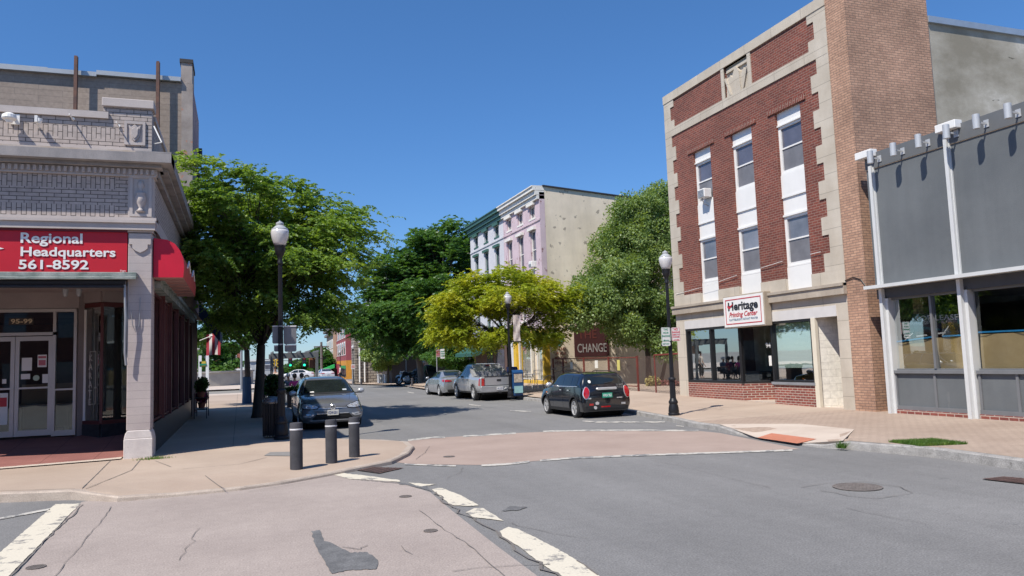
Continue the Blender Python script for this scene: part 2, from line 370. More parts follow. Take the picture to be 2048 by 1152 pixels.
strip([(816, 880.5), (844, 877), (868, 874.6), (890, 874.5)], 1.4, mk2); strip([(926, 872.5), (1032, 866)], 1.4, mk2); strip([(1086, 862.8), (1141, 861), (1260, 860.3), (1397, 861)], 1.3, mk2)
strip([(809, 928), (860, 930), (912, 931.6)], 1.3, mk2); strip([(963, 930.6), (1010, 928.5), (1059, 923)], 1.8, mk2); strip([(1080, 921), (1141, 916), (1260, 911), (1380, 907), (1500, 903), (1585, 900)], 1.6, mk2)
strip([(-30, 1045), (0, 1037), (100, 1018)], 1.8, mk2)
strip([(1165, 841.5), (1190, 844), (1330, 844)], 1.1, mk2); strip([(1352, 851), (1368, 853)], 1.0, mk2); strip([(1020, 821), (1062, 823)], 0.8, mk2); strip([(938, 809), (962, 812)], 0.8, mk2)
strip([(815, 784), (828, 786)], 0.7, mk2)
struct(mk2.build('parking_markings', thinpaint, recalc=False))
mk3 = MB(); paint([(622, 1062), (640, 1060), (648, 1082), (662, 1085), (700, 1105), (735, 1104), (756, 1120), (752, 1138), (700, 1140), (664, 1147), (645, 1116), (630, 1088)], mk3, 0.009, 2.0)
paint([(1020, 1012), (1055, 1014), (1035, 1020), (1000, 1022)], mk3, 0.008, 1.5); paint([(760, 881), (800, 880), (812, 885), (775, 886)], mk3, 0.009, 1.5)
paint([(700, 958), (850, 970), (866, 984), (842, 976), (790, 966)], mk3, 0.008, 1.5)
struct(mk3.build('asphalt_patches', asph_dark, recalc=False))
# cracks and seams as thin ribbons
def ribbon(mb, pts, wid, z=0.012, j=0.0, zz=None):
    P = []
    for a, c in zip(pts, pts[1:]):
        A, C = G(*a, z), G(*c, z); L = (C-A).length; k = max(2, int(L/0.16))
        for i in range(k): P.append(A.lerp(C, i/k)+Vector((random.uniform(-j, j), random.uniform(-j, j), 0)))
    P.append(G(*pts[-1], z)); V, Fc = [], []
    for i, p in enumerate(P):
        t = (P[min(i+1, len(P)-1)]-P[max(i-1, 0)]).normalized(); s = Vector((-t.y, t.x, 0))*wid*random.uniform(0.3, 0.9)*0.42
        V += [p-s, p+s]
    for i in range(len(P)-1): Fc.append((2*i, 2*i+2, 2*i+3, 2*i+1))
    mb.add(V, [tuple(reversed(f)) for f in Fc])
ck = MB()
for pts, wd, j in [(Z7([(655, 445), (590, 540), (530, 600), (450, 700), (400, 750), (320, 854)]), .014, .012), (Z7([(485, 435), (400, 520), (300, 610), (170, 740), (60, 850)]), .035, .02),
                   ([(905, 1140), (1000, 1131), (1100, 1128)], .022, .03), ([(840, 1020), (890, 1060), (940, 1090), (1010, 1152)], .014, .012), ([(365, 1120), (390, 1070), (400, 1055)], .01, .04), ([(800, 1092), (825, 1108)], .012, .03),
                   ([(925, 935), (915, 947), (895, 955)], .014, .03), ([(1305, 920), (1420, 945), (1540, 975)], .012, .03), ([(1690, 1015), (1790, 1035), (1860, 1050)], .012, .03), ([(1610, 974), (1660, 965), (1720, 962), (1790, 972), (1830, 985), (1760, 996), (1690, 990), (1640, 980)], .02, .05),
                   ([(859, 892), (850, 905), (832, 918)], .02, .01), ([(680, 1093), (720, 1098), (735, 1090)], .02, .03), (Z8([(900, 420), (960, 480), (1060, 540), (1150, 590), (1260, 650), (1350, 730), (1470, 800), (1560, 870), (1650, 920)]), .05, .05), (Z8([(1740, 815), (1860, 905)]), .03, .03), (Z8([(1340, 600), (1600, 660), (1800, 690)]), .012, .03)]:
    ribbon(ck, pts, wd, 0.013, j)
struct(ck.build('road_cracks', crackm, recalc=False))
# ------------------------------------------------------------------ sidewalks and kerbs
def kerb(name, line, ht, wd=0.16, side=1, mat=kerbm, zb=-0.01, shift=0.0):
    """line: world xy points along the road edge, ht: heights per point"""
    P = [Vector((p[0], p[1], 0)) for p in line]; mb = MB(); V = []
    for i, p in enumerate(P):
        t = (P[min(i+1, len(P)-1)]-P[max(i-1, 0)]).normalized(); nn = Vector((-t.y, t.x, 0))*side; h = ht[i]
        p = p-nn*shift; V += [p+Vector((0, 0, zb)), p+nn*0.012+Vector((0, 0, h-0.02)), p+nn*0.035+Vector((0, 0, h)), p+nn*wd+Vector((0, 0, h)), p+nn*wd+Vector((0, 0, zb))]
    Fs = []
    for i in range(len(P)-1):
        for k in range(4): Fs.append((5*i+k, 5*i+k+1, 5*i+5+k+1, 5*i+5+k))
    mb.add(V, Fs); return struct(mb.build(name, mat))
def dens(pts, step=0.5):
    out = []
    for a, c in zip(pts, pts[1:]):
        k = max(1, int(math.hypot(c[0]-a[0], c[1]-a[1])/step))
        for i in range(k): out.append(tuple(a[q]+(c[q]-a[q])*i/k for q in range(len(a))))
    out.append(tuple(pts[-1])); return out
# right side: polyline on the road (x, y, kerb height)
RK = [(10.9, -6, .15), (10.5, 5, .15)]+[(G(x, y).x, G(x, y).y, h) for x, y, h in [(2048, 942, .15), (1871, 916, .15), (1690, 899, .14), (1640, 896, .05), (1560, 885, .03), (1492, 873, .03), (1450, 866, .10), (1429, 861, .13), (1386, 855, .12), (1339, 843, .12), (1240, 824, .12), (1130, 810, .12), (1040, 799, .12)]]+[(11.9, 40, .12), (12.0, 50, .1), (11.6, 56, .1), (12.2, 58.2, .1), (15, 59.6, .1), (26, 59.8, .1)]
RKd = dens(RK, 0.5)
rnd = random.Random(3)
kerb('kerb', [(p[0]+rnd.uniform(-.012, .012), p[1]) for p in RKd], [p[2]+rnd.uniform(-.006, .004) for p in RKd], 0.17, -1)
def rz(x, y):          # the walk climbs gently towards the shop fronts and up the street
    f = 0.15 if y < 16 else 0.15+(y-16)*0.0135
    f = min(f, 0.45); t = max(0, min(1, (x-11.2)/3.9)); 
    h = 0.15; d = 9
    for p in RKd:
        e = (p[0]-x)**2+(p[1]-y)**2
        if e < d: d, h = e, p[2]
    s = min(1, max(0, math.sqrt(d)-0.17)/0.9); k = h*(1-s)+0.125*s
    return k+(f-k)*t
off = []
for i, p in enumerate(RKd):
    a, c = RKd[max(i-1, 0)], RKd[min(i+1, len(RKd)-1)]; t = Vector((c[0]-a[0], c[1]-a[1])).normalized(); off.append((p[0]+t.y*0.165, p[1]-t.x*0.165))
def yrange(y0, y1): return [q for q in off if y0 < q[1] < y1 and q[0] < 13]
def edge_at(y):
    for a, c in zip(off, off[1:]):
        if (a[1]-y)*(c[1]-y) <= 0: return (a[0]+(c[0]-a[0])*(y-a[1])/((c[1]-a[1]) or 1), y)
RFX = 18.6
y1, y2 = 16.35, 25.0
struct(sheet('paver_walk', [edge_at(-4)]+yrange(-4, y1)+[edge_at(y1), (15.4, y1), (RFX, y1), (RFX, -4)], paver, grid=0.6, zf=rz))
struct(sheet('right_sidewalk', [edge_at(y1)]+yrange(y1, 57)+[edge_at(57), (RFX, 57), (RFX, y1), (15.4, y1)], walkcon, grid=0.8, zf=rz))
b3 = [G(1440, 850, .12), G(1510, 868, .1), G(1607, 882.5, .08), G(1686, 883, .13), G(1709, 859, .13), G(1600, 848, .13), G(1480, 848, .13)]
struct(sheet('ramp_slab', [(p.x, p.y) for p in b3], palecon, grid=0.4, zf=lambda x, y: rz(x, y)+0.006))
b4 = [G(*p, .12) for p in [(1514, 867.5), (1543, 862), (1633, 873.5), (1594, 879.5)]]
struct(sheet('tactile_paving', [(p.x, p.y) for p in b4], plain('tactile_red', (0.44, 0.165, 0.10), 0.8), grid=0.2, zf=lambda x, y: rz(x, y)+0.012))
wc = MB()
def wline(pts, wd, zf=rz, dz=0.005, mb=wc):
    P = []
    for a, c in zip(pts, pts[1:]):
        k = max(2, int(math.hypot(c[0]-a[0], c[1]-a[1])/0.3)); P += [(a[0]+(c[0]-a[0])*i/k, a[1]+(c[1]-a[1])*i/k) for i in range(k)]
    P.append(pts[-1]); V = []
    for i, p in enumerate(P):
        a, c = P[max(i-1, 0)], P[min(i+1, len(P)-1)]; t = Vector((c[0]-a[0], c[1]-a[1])).normalized(); s = Vector((-t.y, t.x))*wd*random.uniform(.2, .42)
        V += [(p[0]-s.x, p[1]-s.y, zf(p[0], p[1])+dz), (p[0]+s.x, p[1]+s.y, zf(p[0], p[1])+dz)]
    mb.add(V, [(2*i, 2*i+1, 2*i+3, 2*i+2) for i in range(len(P)-1)])
for y in (19.2, 22.1, 25, 28, 31, 34, 37, 40.5, 44): wline([edge_at(y), (15.1, y)], .018)
wline([(12.9, 16.4), (12.9, 56)], .018)
for pts in ([(1360, 843), (1460, 832), (1600, 842)], [(1712, 823), (1650, 830), (1560, 840)]): wline([(G(x, y, .13).x, G(x, y, .13).y) for x, y in pts], .02)
def hole(name, c, r, label, cat, zf=lambda x, y: 0, dz=.012):
    mb = MB(); mb.lathe([(r, 0), (r, .006), (r*.93, .006), (r*.93, .003), (0.001, .003)], (0, 0, 0), 28)
    for i in range(-4, 5):
        for j in range(-4, 5):
            if math.hypot(i, j)*r/5 < r*.82: mb.box(i*r/5-r*.062, i*r/5+r*.062, j*r/5-r*.062, j*r/5+r*.062, .0031, .0055)
    o = mb.build(name, metal_cover); o.location = (c.x, c.y, zf(c.x, c.y)+dz-.005); tag(o, label, cat)
hole('manhole_cover', G(1715, 975), .30, 'large round iron manhole cover in the grey asphalt at right', 'manhole cover')
hole('utility_cover', G(898, 914), .11, 'small round cover in the tan crosswalk strip', 'utility cover')
hole('utility_cover', G(811, 994), .085, 'small dark cover beside the broken white line of the near crosswalk', 'utility cover')
hole('utility_cover', G(861, 1063), .075, 'small worn cover in the pinkish slab beside the asphalt patch', 'utility cover')
hole('utility_cover', G(72, 1136), .085, 'rusty round cover near the straight white line at bottom left', 'utility cover')
def grate(pts, label):
    P = [G(x, y, 0) for x, y in pts]; c = sum(P, Vector())/4; mb = MB()
    for i in range(10):
        a = P[0].lerp(P[1], i/9); d = P[3].lerp(P[2], i/9); t = (P[1]-P[0])/9*.30
        mb.add([(q.x, q.y, .018) for q in (a-t/2*(i > 0), a+t*(i < 9), d+t*(i < 9), d-t/2*(i > 0))], [(0, 1, 2, 3)])
    for i in range(7):
        a = P[0].lerp(P[3], i/6); d = P[1].lerp(P[2], i/6); t = (P[3]-P[0])/6*.22
        mb.add([(q.x, q.y, .016) for q in (a-t/2, d-t/2, d+t/2, a+t/2)], [(0, 1, 2, 3)])
    th = thing('storm_drain', label, 'drain', (c.x, c.y, 0)); mb.build('drain_grate', plain('rust', (.17, .10, .085), .8, .2, .3, 8), th)
    m2 = MB(); m2.add([(q.x, q.y, .0125) for q in P], [(0, 1, 2, 3)]); m2.build('drain_pit', dark, th)
grate([(700, 940), (722, 935), (806, 937), (757, 948)], 'rusty square storm drain grate by the flush corner kerb')
grate([(1965, 960), (2010, 955), (2110, 964), (2060, 971)], 'dark storm drain grate in the asphalt by the right kerb')
# left sidewalk
LZ = lambda x, y: 0.10
L1 = [(x, y) for x, y in [(0, 986), (150, 980), (239, 993), (342, 987), (478, 974), (560, 963), (656, 946), (697, 937), (779, 921), (813, 905), (823, 892), (813, 883.5), (765, 880), (604, 876)]]
lh = [.13, .13, .07, .05, .05, .05, .05, .06, .07, .07, .07, .08, .09, .1]
LP = [(-14, 12.4, .13)]+[(G(x, y, h).x, G(x, y, h).y, h) for (x, y), h in zip(L1, lh)]+[(1.35, 26, .1), (1.35, 50, .1), (1.6, 56, .1), (0.8, 58, .1), (-14, 58, .1)]
def lz(x, y):
    d = min(((x-p[0])**2+(y-p[1])**2, p[2]) for p in LPd); t = min(1, math.sqrt(d[0])/1.2); return d[1]*(1-t)+0.12*t
LPd = dens(LP, 0.35)
struct(sheet('left_sidewalk', [(p[0], p[1]) for p in LP]+[(-14, 40)], walkcon, grid=0.5, zf=lz))
kl = [p for p in LPd if p[1] < 57]
rnd = random.Random(5)
kerb('kerb', [(p[0]+rnd.uniform(-.01, .01), p[1]+rnd.uniform(-.008, .008)) for p in kl], [p[2]+.004 for p in kl], 0.15, 1, patchy('worn_kerb', (.34, .28, .235), (.45, .38, .32), scale=3, fine=.2), shift=.06)
Lc = lambda pts: [(G(x, y, .11).x, G(x, y, .11).y) for x, y in pts]
ckw = MB()
for pts in (Z7([(650, 180), (480, 350)]), Z7([(820, 180), (770, 240), (500, 352)]), Z7([(910, 185), (1000, 220)]), Z7([(1070, 232), (1400, 205), (1560, 165)]), Z7([(1200, 270), (1320, 330)]), Z7([(0, 365), (440, 352)]), Z7([(1440, 320), (1800, 265)]), Z7([(0, 213), (350, 190), (700, 178)])):
    wline(Lc(pts), .02, lz, .006, ckw)
for y in (20.4, 23.4, 26.4, 29.4, 32.4, 35.4, 38.4, 42): wline([(-1.7, y), (1.2, y)], .018, lz, .005, ckw)
wline([(-.15, 18), (-.15, 56)], .018, lz, .005, ckw)
for o_ in (ckw.build('sidewalk_joints', crackm, recalc=False), wc.build('sidewalk_joints', crackm, recalc=False)): struct(o_)
q = [G(*p, .1) for p in [(528, 914), (540, 907), (600, 906), (600, 915)]]
mb = MB(); mb.add([(p.x, p.y, .128) for p in q], [(0, 1, 2, 3)]); tag(mb.build('utility_box_cover', plain('cover_grey', (.22, .21, .2), .8), recalc=False), 'rectangular grey utility box cover set in the sidewalk behind the bollards', 'utility cover')
# far cross street paving and brick crosswalk
mb = MB(); mb.add([(-14, 55.5, .125), (1.2, 54, .125), (0.6, 57.5, .125), (-14, 57.5, .125)], [(0, 1, 2, 3)]); struct(mb.build('plaza_paving', palecon, recalc=False))
mb = MB(); mb.add([(-40, 70, .10), (3, 70, .10), (5, 100, .10), (-40, 110, .10)], [(0, 1, 2, 3)]); struct(mb.build('far_plaza', palecon, recalc=False))
fc = [(9.0, 62.5), (13, 62), (40, 62), (40, 78), (13, 78), (9.6, 73), (10.4, 112), (9, 112), (7.9, 75), (8.6, 66)]
mb = MB(); pv = [(p.x, p.y, .1) for p in (G(700, 767, .1), G(801, 770, .1), G(847, 777, .1), G(960, 779, .1))]+[(30, 57, .1), (30, 80, .1), (11, 80, .1), (13, 130, .1), (11.2, 130, .1)]
struct(sheet('far_sidewalk', [(p[0], p[1]) for p in pv], walkcon, z=.1))
# grass patch and weeds
def blades(name, poly_or_c, n, h, mat, parent=None, spread=None, z=.14, zf=None):
    V, Fs = [], []
    for i in range(n):
        if spread: x, y = poly_or_c[0]+random.gauss(0, spread[0]), poly_or_c[1]+random.gauss(0, spread[1])
        else:
            a, c, d, e = poly_or_c; s, t = random.random(), random.random(); q = (a.lerp(c, s)).lerp(e.lerp(d, s), t); x, y = q.x, q.y
        zz = zf(x, y) if zf else z
        a = random.uniform(0, 6.28); l = h*random.uniform(.4, 1.1); dx, dy = math.cos(a)*.006, math.sin(a)*.006; tx, ty = random.gauss(0, l*.5), random.gauss(0, l*.5)
        k = len(V); V += [(x-dx, y-dy, zz-.01), (x+dx, y+dy, zz-.01), (x+tx, y+ty, zz+l)]; Fs.append((k, k+1, k+2))
    mb = MB(); mb.add(V, Fs); return mb.build(name, mat, parent, recalc=False)
grassm = leafmat('grass_blades', (.06, .13, .02), (.10, .20, .035), (.18, .26, .06), 3)
q = [G(*p, .14) for p in [(1778, 884.5), (1865, 878.5), (1936, 887.5), (1840, 894)]]
struct(blades('grass', q, 9000, .06, grassm, zf=rz), 'stuff')
mb = MB(); mb.add([(p.x, p.y, rz(p.x, p.y)+.004) for p in q], [(0, 1, 2, 3)]); struct(mb.build('soil', plain('soil', (.09, .10, .05), .95), recalc=False), 'stuff')
q = G(310, 918, .12); struct(blades('weeds', (q.x, q.y), 260, .07, grassm, spread=(.14, .05), z=.12), 'stuff')
q = G(1683, 895, .05); struct(blades('weeds', (q.x, q.y), 160, .12, grassm, spread=(.03, .05), z=.05), 'stuff')
# ------------------------------------------------------------------ building helpers
RB = ((15.1, 0), (0, 1), (-1, 0))          # street wall of the right-hand buildings: u = y, n = out to the street
redbrick = brick('red_brick', (.245, .064, .042), (.155, .040, .030), (.30, .19, .15), bw=.215, rh=.075, ms=.010, stain=.28)
redbrick_s = brick('red_brick_soldier', (.25, .062, .040), (.155, .038, .028), (.36, .25, .20), bw=.215, rh=.075, ms=.012, rot=True)
lowbrick = brick('low_red_brick', (.30, .085, .06), (.20, .055, .045), (.50, .42, .36), bw=.215, rh=.075, ms=.010, stain=.15)
limestone = patchy('limestone', (.47, .41, .33), (.57, .51, .43), scale=.9, fine=.07, bmp=.15, joints=(1.3, .50, .007), streak=((2.5, .3, 1), .06))
limedirty = patchy('weathered_limestone', (.32, .27, .22), (.44, .38, .31), (.50, .44, .37), scale=1.4, fine=.12, stretch=(1, .35, 1))
tanbrick = brick('tan_pier_brick', (.60, .36, .245), (.47, .27, .185), (.30, .20, .15), bw=.21, rh=.068, ms=.010, stain=.35, spall=((.52, .36, .27), .70), mode_scale=.7)
stucco = patchy('cement_stucco', (.25, .225, .175), (.41, .38, .32), (.64, .615, .56), scale=.55, fine=.10, stretch=(.8, 1.2, 1), spots=((.12, .11, .085), .69, 1.2, (1, 3.2, 1)), bmp=.5, ramp=(.38, .58))
blackframe = plain('black_frame', (.015, .015, .017), .4)
whiteframe = plain('white_frame', (.78, .77, .75), .45, var=.03)
blind = patchy('blind', (.60, .72, .66), (.66, .78, .72), scale=.6, fine=.03, joints=(5, .035, .004))
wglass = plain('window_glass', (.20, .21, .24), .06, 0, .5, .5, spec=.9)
wglass2 = plain('window_glass_dark', (.10, .10, .13), .05, 0, .45, .6, spec=.9)  # darker base colour for panes on several buildings
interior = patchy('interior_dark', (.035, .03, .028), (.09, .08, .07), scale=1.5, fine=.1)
paper = plain('notice_paper', (.75, .74, .70), .8, var=.05)
def window(parent, fr, u0, u1, z0, z1, n=0.0, fw=.06, mat=whiteframe, gmat=wglass, split=.5, sill=None, sillmat=None, name='window', depth=.06, vsplit=False, fwl=None):
    m = MB(fr); fl = fwl or fw
    m.box(u0, u0+fw, n-depth, n, z0, z1); m.box(u1-fl, u1, n-depth, n, z0, z1); m.box(u0+fw, u1-fl, n-depth, n-.001, z1-fw, z1); m.box(u0+fw, u1-fl, n-depth, n-.001, z0, z0+fw)
    if split:
        zm = z0+(z1-z0)*split; m.box(u0+fw, u1-fl, n-depth, n-.012, zm-.022, zm+.022)
    if vsplit: um = (u0+u1)/2; m.box(um-.02, um+.02, n-depth, n-.015, z0+fw, z1-fw)
    f = m.build(name, mat, parent)
    g = MB(fr); g.box(u0+fw*.5, u1-fl*.5, n-depth-.012, n-depth*.75, z0+fw*.5, z1-fw*.5); g.build('pane', gmat, f)
    if sill:
        s = MB(fr); s.box(u0-sill[0], u1+sill[0], n-.02, n+sill[1], z0-sill[2], z0-.001); s.build('sill', sillmat or mat, f)
    return f
def wall_with_holes(m, u0, u1, z0, z1, n0, n1, holes):
    """boxes that fill the wall round rectangular holes (u0, u1, z0, z1), holes stacked in columns"""
    us = sorted({u0, u1, *[h[0] for h in holes], *[h[1] for h in holes]})
    for a, c in zip(us, us[1:]):
        zz = sorted([(h[2], h[3]) for h in holes if h[0] <= a+1e-6 and h[1] >= c-1e-6]); z = z0
        for (p, q) in zz:
            if p > z+1e-6: m.box(a, c, n0, n1, z, p)
            z = max(z, q)
        if z < z1-1e-6: m.box(a, c, n0, n1, z, z1)
# ------------------------------------------------------------------ three-storey brick building (printing shop)
hb = thing('brick_building', 'three storey red brick building with pale stone quoins and white window bays, print shop below', 'building', (15.1, 20.2, .15))
BAYS = [(21.70, 22.76), (19.47, 20.56), (17.25, 18.35)]
m = MB(RB)
wall_with_holes(m, 16.0, 24.45, 3.85, 11.35, -.35, 0, [(a, c, 3.85, 8.82) for a, c in BAYS]+[(19.42, 20.66, 10.08, 11.12)])
m.build('brick_wall', redbrick, hb)
for a, c in BAYS:
    m = MB(RB); m.box(a-.26, c+.28, .001, .04, 8.83, 8.99); m.build('window_lintel', redbrick_s, hb)
m = MB(RB); m.box(15.98, 24.47, -.30, .05, 11.12, 11.42); m.build('coping', limestone, hb)
m = MB(RB); m.box(16.0, 24.45, -.02, .035, 9.78, 10.08); m.build('stone_band', limestone, hb)
m = MB(RB); m.box(19.26, 19.42, -.02, .036, 10.08, 11.12); m.build('panel_jamb', limestone, hb); m = MB(RB); m.box(20.66, 20.82, -.02, .036, 10.08, 11.12); m.build('panel_jamb', limestone, hb)
m, mq = MB(RB), MB(RB)
k = 0; z = 3.86
while z < 11.1:
    z2 = min(z+.50, 11.12)
    wl = .66 if k % 2 == 0 else .43; wr = .72 if k % 2 == 0 else .47
    m.box(24.46-wl, 24.46, -.02, .03, z, z2); mq.box(15.99, 15.99+wr, -.02, .03, z, z2); z = z2; k += 1
m.build('quoins', limestone, hb); mq.build('quoins', limestone, hb)
us = [15.99]+[q for a, c in sorted(BAYS) for q in (a, c)]+[24.46]
for a, c in zip(us[::2], us[1::2]): m = MB(RB); m.box(a, c, -.3, .028, 3.50, 3.86); m.build('base_course', limestone, hb)
m = MB(RB); m.box(15.97, 24.50, -.3, .13, 3.20, 3.49); m.box(15.97, 24.50, -.3, .17, 3.42, 3.497); m.build('cornice', limedirty, hb)
m = MB(RB); m.box(15.99, 24.46, -.4, 0, 2.931, 3.20); m.build('fascia', limestone, hb); m = MB(RB); m.box(15.99, 16.42, -.4, 0, -.1, 2.93); m.build('stone_pier', limestone, hb); m = MB(RB); m.box(23.88, 24.46, -.4, 0, -.1, 2.93)
m.build('stone_pier', patchy('stone_panel', (.53, .47, .39), (.58, .52, .44), scale=.5, fine=.04, joints=(2.4, .82, .006)), hb)
m = MB(RB); m.box(16.42, 23.88, -.35, .02, 2.64, 2.93); m.build('lintel_band', plain('grey_band', (.60, .58, .57), .6, var=.05), hb)
# carved panel: stacked pointed relief in a recess
m = MB(RB); m.box(19.42, 20.66, -.3, -.10, 10.08, 11.12)
for (c, w_, h_, d_) in ((20.04, .21, .88, .02), (19.68, .24, .70, -.03), (20.40, .24, .70, -.03)):
    m.prism([(c-w_, 10.08), (c+w_, 10.08), (c+w_*.75, 10.08+h_*.75), (c, 10.08+h_), (c-w_*.75, 10.08+h_*.75)], 1, -.10, d_)
for sg in (-1, 1):
    m.prism([(20.04+sg*.30, 10.10), (20.04+sg*.36, 10.10), (20.04+sg*.60, 10.72), (20.04+sg*.54, 10.74)], 1, -.10, .03)
m.prism([(19.47, 10.9), (20.61, 10.9), (20.56, 11.0), (19.52, 11.0)], 1, -.1, -.03)
m.build('carved_panel', limestone, hb)
# returns, roof and back
m = MB(); m.box(15.46, 27, 16.0, 24.44, 3.0, 11.1); m.box(15.52, 27, 24.28, 24.44, 0, 2.999); m.build('side_wall', patchy('side_stucco', (.48, .43, .36), (.55, .50, .42), scale=.6, fine=.06), hb)
for bi, (a, c) in enumerate(BAYS):
    m = MB(RB)
    m.box(a, c, -.34, -.09, 8.42, 8.82); m.box(a-.002, c, -.34, -.05, 8.401, 8.44); m.build('bay_panel', whiteframe, hb)
    m = MB(RB); m.box(a, c, -.34, -.075, 6.295, 6.93); m.box(a, c, -.34, -.06, 6.24, 6.29); m.box(a, c, -.34, -.10, 5.745, 6.235); m.box(a, c, -.34, -.055, 5.681, 5.74); m.build('bay_panel', whiteframe, hb)
    m = MB(RB); m.box(a, c, -.34, -.08, 3.50, 4.185); m.build('bay_panel', whiteframe, hb)
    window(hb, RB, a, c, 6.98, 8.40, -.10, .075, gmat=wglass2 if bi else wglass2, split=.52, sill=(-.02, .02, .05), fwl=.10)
    for z_ in (7.06, 4.32): m = MB(RB); m.box(a+.11, c-.13, -.15, -.135, z_, z_+.62); m.build('lower_sash_sheet', plain('lower_sash_sheet', (.17, .17, .185), .45, var=.15), hb)  # plain grey sheet over the lower half of each pane
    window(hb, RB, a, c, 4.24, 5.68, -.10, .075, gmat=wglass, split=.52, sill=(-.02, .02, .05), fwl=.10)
ac = thing('air_conditioner', 'white window air conditioner in the third-floor window farthest from the corner pier', 'air conditioner', (15.1, 22.2, 7.08))
m = MB(RB); m.box(21.88, 22.28, -.08, .22, 7.06, 7.36); m.build('casing', whiteframe, ac, bevel=.015)
m = MB(RB)
for i in range(6): m.box(21.91, 22.25, .221, .228, 7.09+i*.042, 7.112+i*.042)
m.build('louvre_grille', grey, ac)
m = MB(RB); m.tube([(22.1, .18, 7.06), (22.1, .1, 6.85), (22.1, -.06, 6.8)], .02, 6); m.build('bracket', grey, ac)
# shop front
G94 = glass('shop_glass_green', (.86, .93, .90), .24)
m = MB(RB); m.box(20.72, 23.88, -.28, 0, -.1, .76)
IX, IY = 1.15, 20.05                             # inner corner of the splayed entrance
m.prism([(20.72, -.28), (20.72, 0), (IY, -IX), (IY+.25, -IX-.1)], 2, -.1, .76)
m.build('brick_base', lowbrick, hb)
m = MB(RB); m.box(17.42, 19.18, -.30, .002, -.1, .76); m.build('brick_base', lowbrick, hb)
m = MB(RB); m.box(17.38, 19.24, -.30, .05, .765, .84); m.build('window_ledge', grey, hb)
m = MB(RB)
for u in (23.80, 22.36, 20.72): m.box(u-.04, u+.04, -.12, .01, .765, 2.63)
m.box(20.68, 23.84, -.12, .012, .77, .84); m.box(20.68, 23.84, -.12, .008, 2.56, 2.635)
m.tube([(20.72, 0, .77), (20.72, 0, 2.63)], .05, 8)
for t in (.97,): m.box(IY-.04, IY+.04, -IX-.04, -IX+.04, .1, 2.63)
for zz in (.80, 2.60): m.tube([(20.72, -.02, zz), (IY, -IX, zz)], .035, 6)
m.build('display_frame', blackframe, hb)
m = MB(RB); m.box(20.74, 23.8, -.075, -.06, .8, 2.6); m.add([(20.72, -.02, .8), (IY, -IX, .8), (IY, -IX, 2.6), (20.72, -.02, 2.6)], [(0, 1, 2, 3)])
m.build('display_glass', G94, hb)
m = MB(RB)
for u in (17.44, 19.16): m.box(u-.035, u+.035, -.12, .01, .845, 2.63)
m.box(17.47, 19.13, -.12, .008, .845, .90); m.box(17.47, 19.13, -.12, .008, 2.57, 2.635)
m.build('display_frame', blackframe, hb)
m = MB(RB); m.box(17.46, 19.14, -.075, -.06, .88, 2.6); m.build('display_glass', G94, hb)
m = MB(RB); m.box(17.5, 19.12, -.17, -.15, 1.25, 2.55); m.build('window_blind', blind, hb)
m = MB(RB); m.box(16.5, 23.8, -3.6, -3.5, -.1, 2.9); m.box(16.5, 23.8, -3.5, -.3, .12, .16); m.box(16.42, 23.88, -3.5, -.36, 2.66, 2.92); m.box(23.84, 23.9, -3.5, -.3, 0, 2.9)
m.box(21.2, 23.4, -1.6, -1.0, .16, 1.1); m.box(20.9, 21.7, -2.8, -2.4, .16, 1.7); m.box(19.16, 19.2, -2.4, -.3, .1, 2.65)
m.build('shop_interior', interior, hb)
m = MB(RB); m.box(19.2, IY-.05, -IX-.22, -IX-.14, .20, 2.63); m.build('shop_door', blackframe, hb)
m = MB(RB); m.box(19.32, 19.92, -IX-.135, -IX-.13, 1.25, 1.75); m.build('door_notices', paper, hb)
m = MB(RB); m.box(19.2, IY-.05, -IX-.139, -IX-.134, .35, 2.4); m.build('door_glass', wglass2, hb)
text('house_number', '94', whiteframe, hb, (15.1+.055, 19.52, 1.86), (0, -1, 0), (0, 0, 1), .16)
m = MB(RB); m.box(19.3, 19.42, -.058, -.052, 1.32, 1.62); m.build('window_notice', paper, hb)
# second, side entrance: white painted brick return and a dark door
wpaint = brick('white_painted_brick', (.80, .76, .68), (.76, .72, .64), (.60, .56, .49), bw=.4, rh=.2, ms=.006, stain=.1, bmp=.25)
m = MB(); m.prism([(15.12, 17.30), (15.98, 17.05), (15.98, 17.2), (15.12, 17.42)], 2, -.1, 2.64); m.build('entrance_return', wpaint, hb)
m = MB(); m.box(15.06, 15.16, 17.24, 17.40, -.1, 2.64); m.build('entrance_post', plain('cream_post', (.70, .64, .52), .6, var=.05), hb)
m = MB(); m.box(15.98, 16.04, 16.40, 17.2, .1, 2.64); dr = m.build('side_door', blackframe, hb)
m = MB(); m.box(15.97, 15.979, 16.5, 17.0, .3, 2.4); m.build('pane', wglass2, dr)
m = MB(); m.tube([(15.93, 16.95, 1.1), (15.93, 16.95, 1.35)], .015, 6); m.build('handle', grey, dr)
m = MB(); m.box(15.2, 16.5, 16.4, 17.26, -.05, .17); m.build('entrance_step', palecon, hb); m = MB(); m.box(15.15, 16.4, 19.2, 20.6, -.05, .225); m.build('entrance_step', palecon, hb)
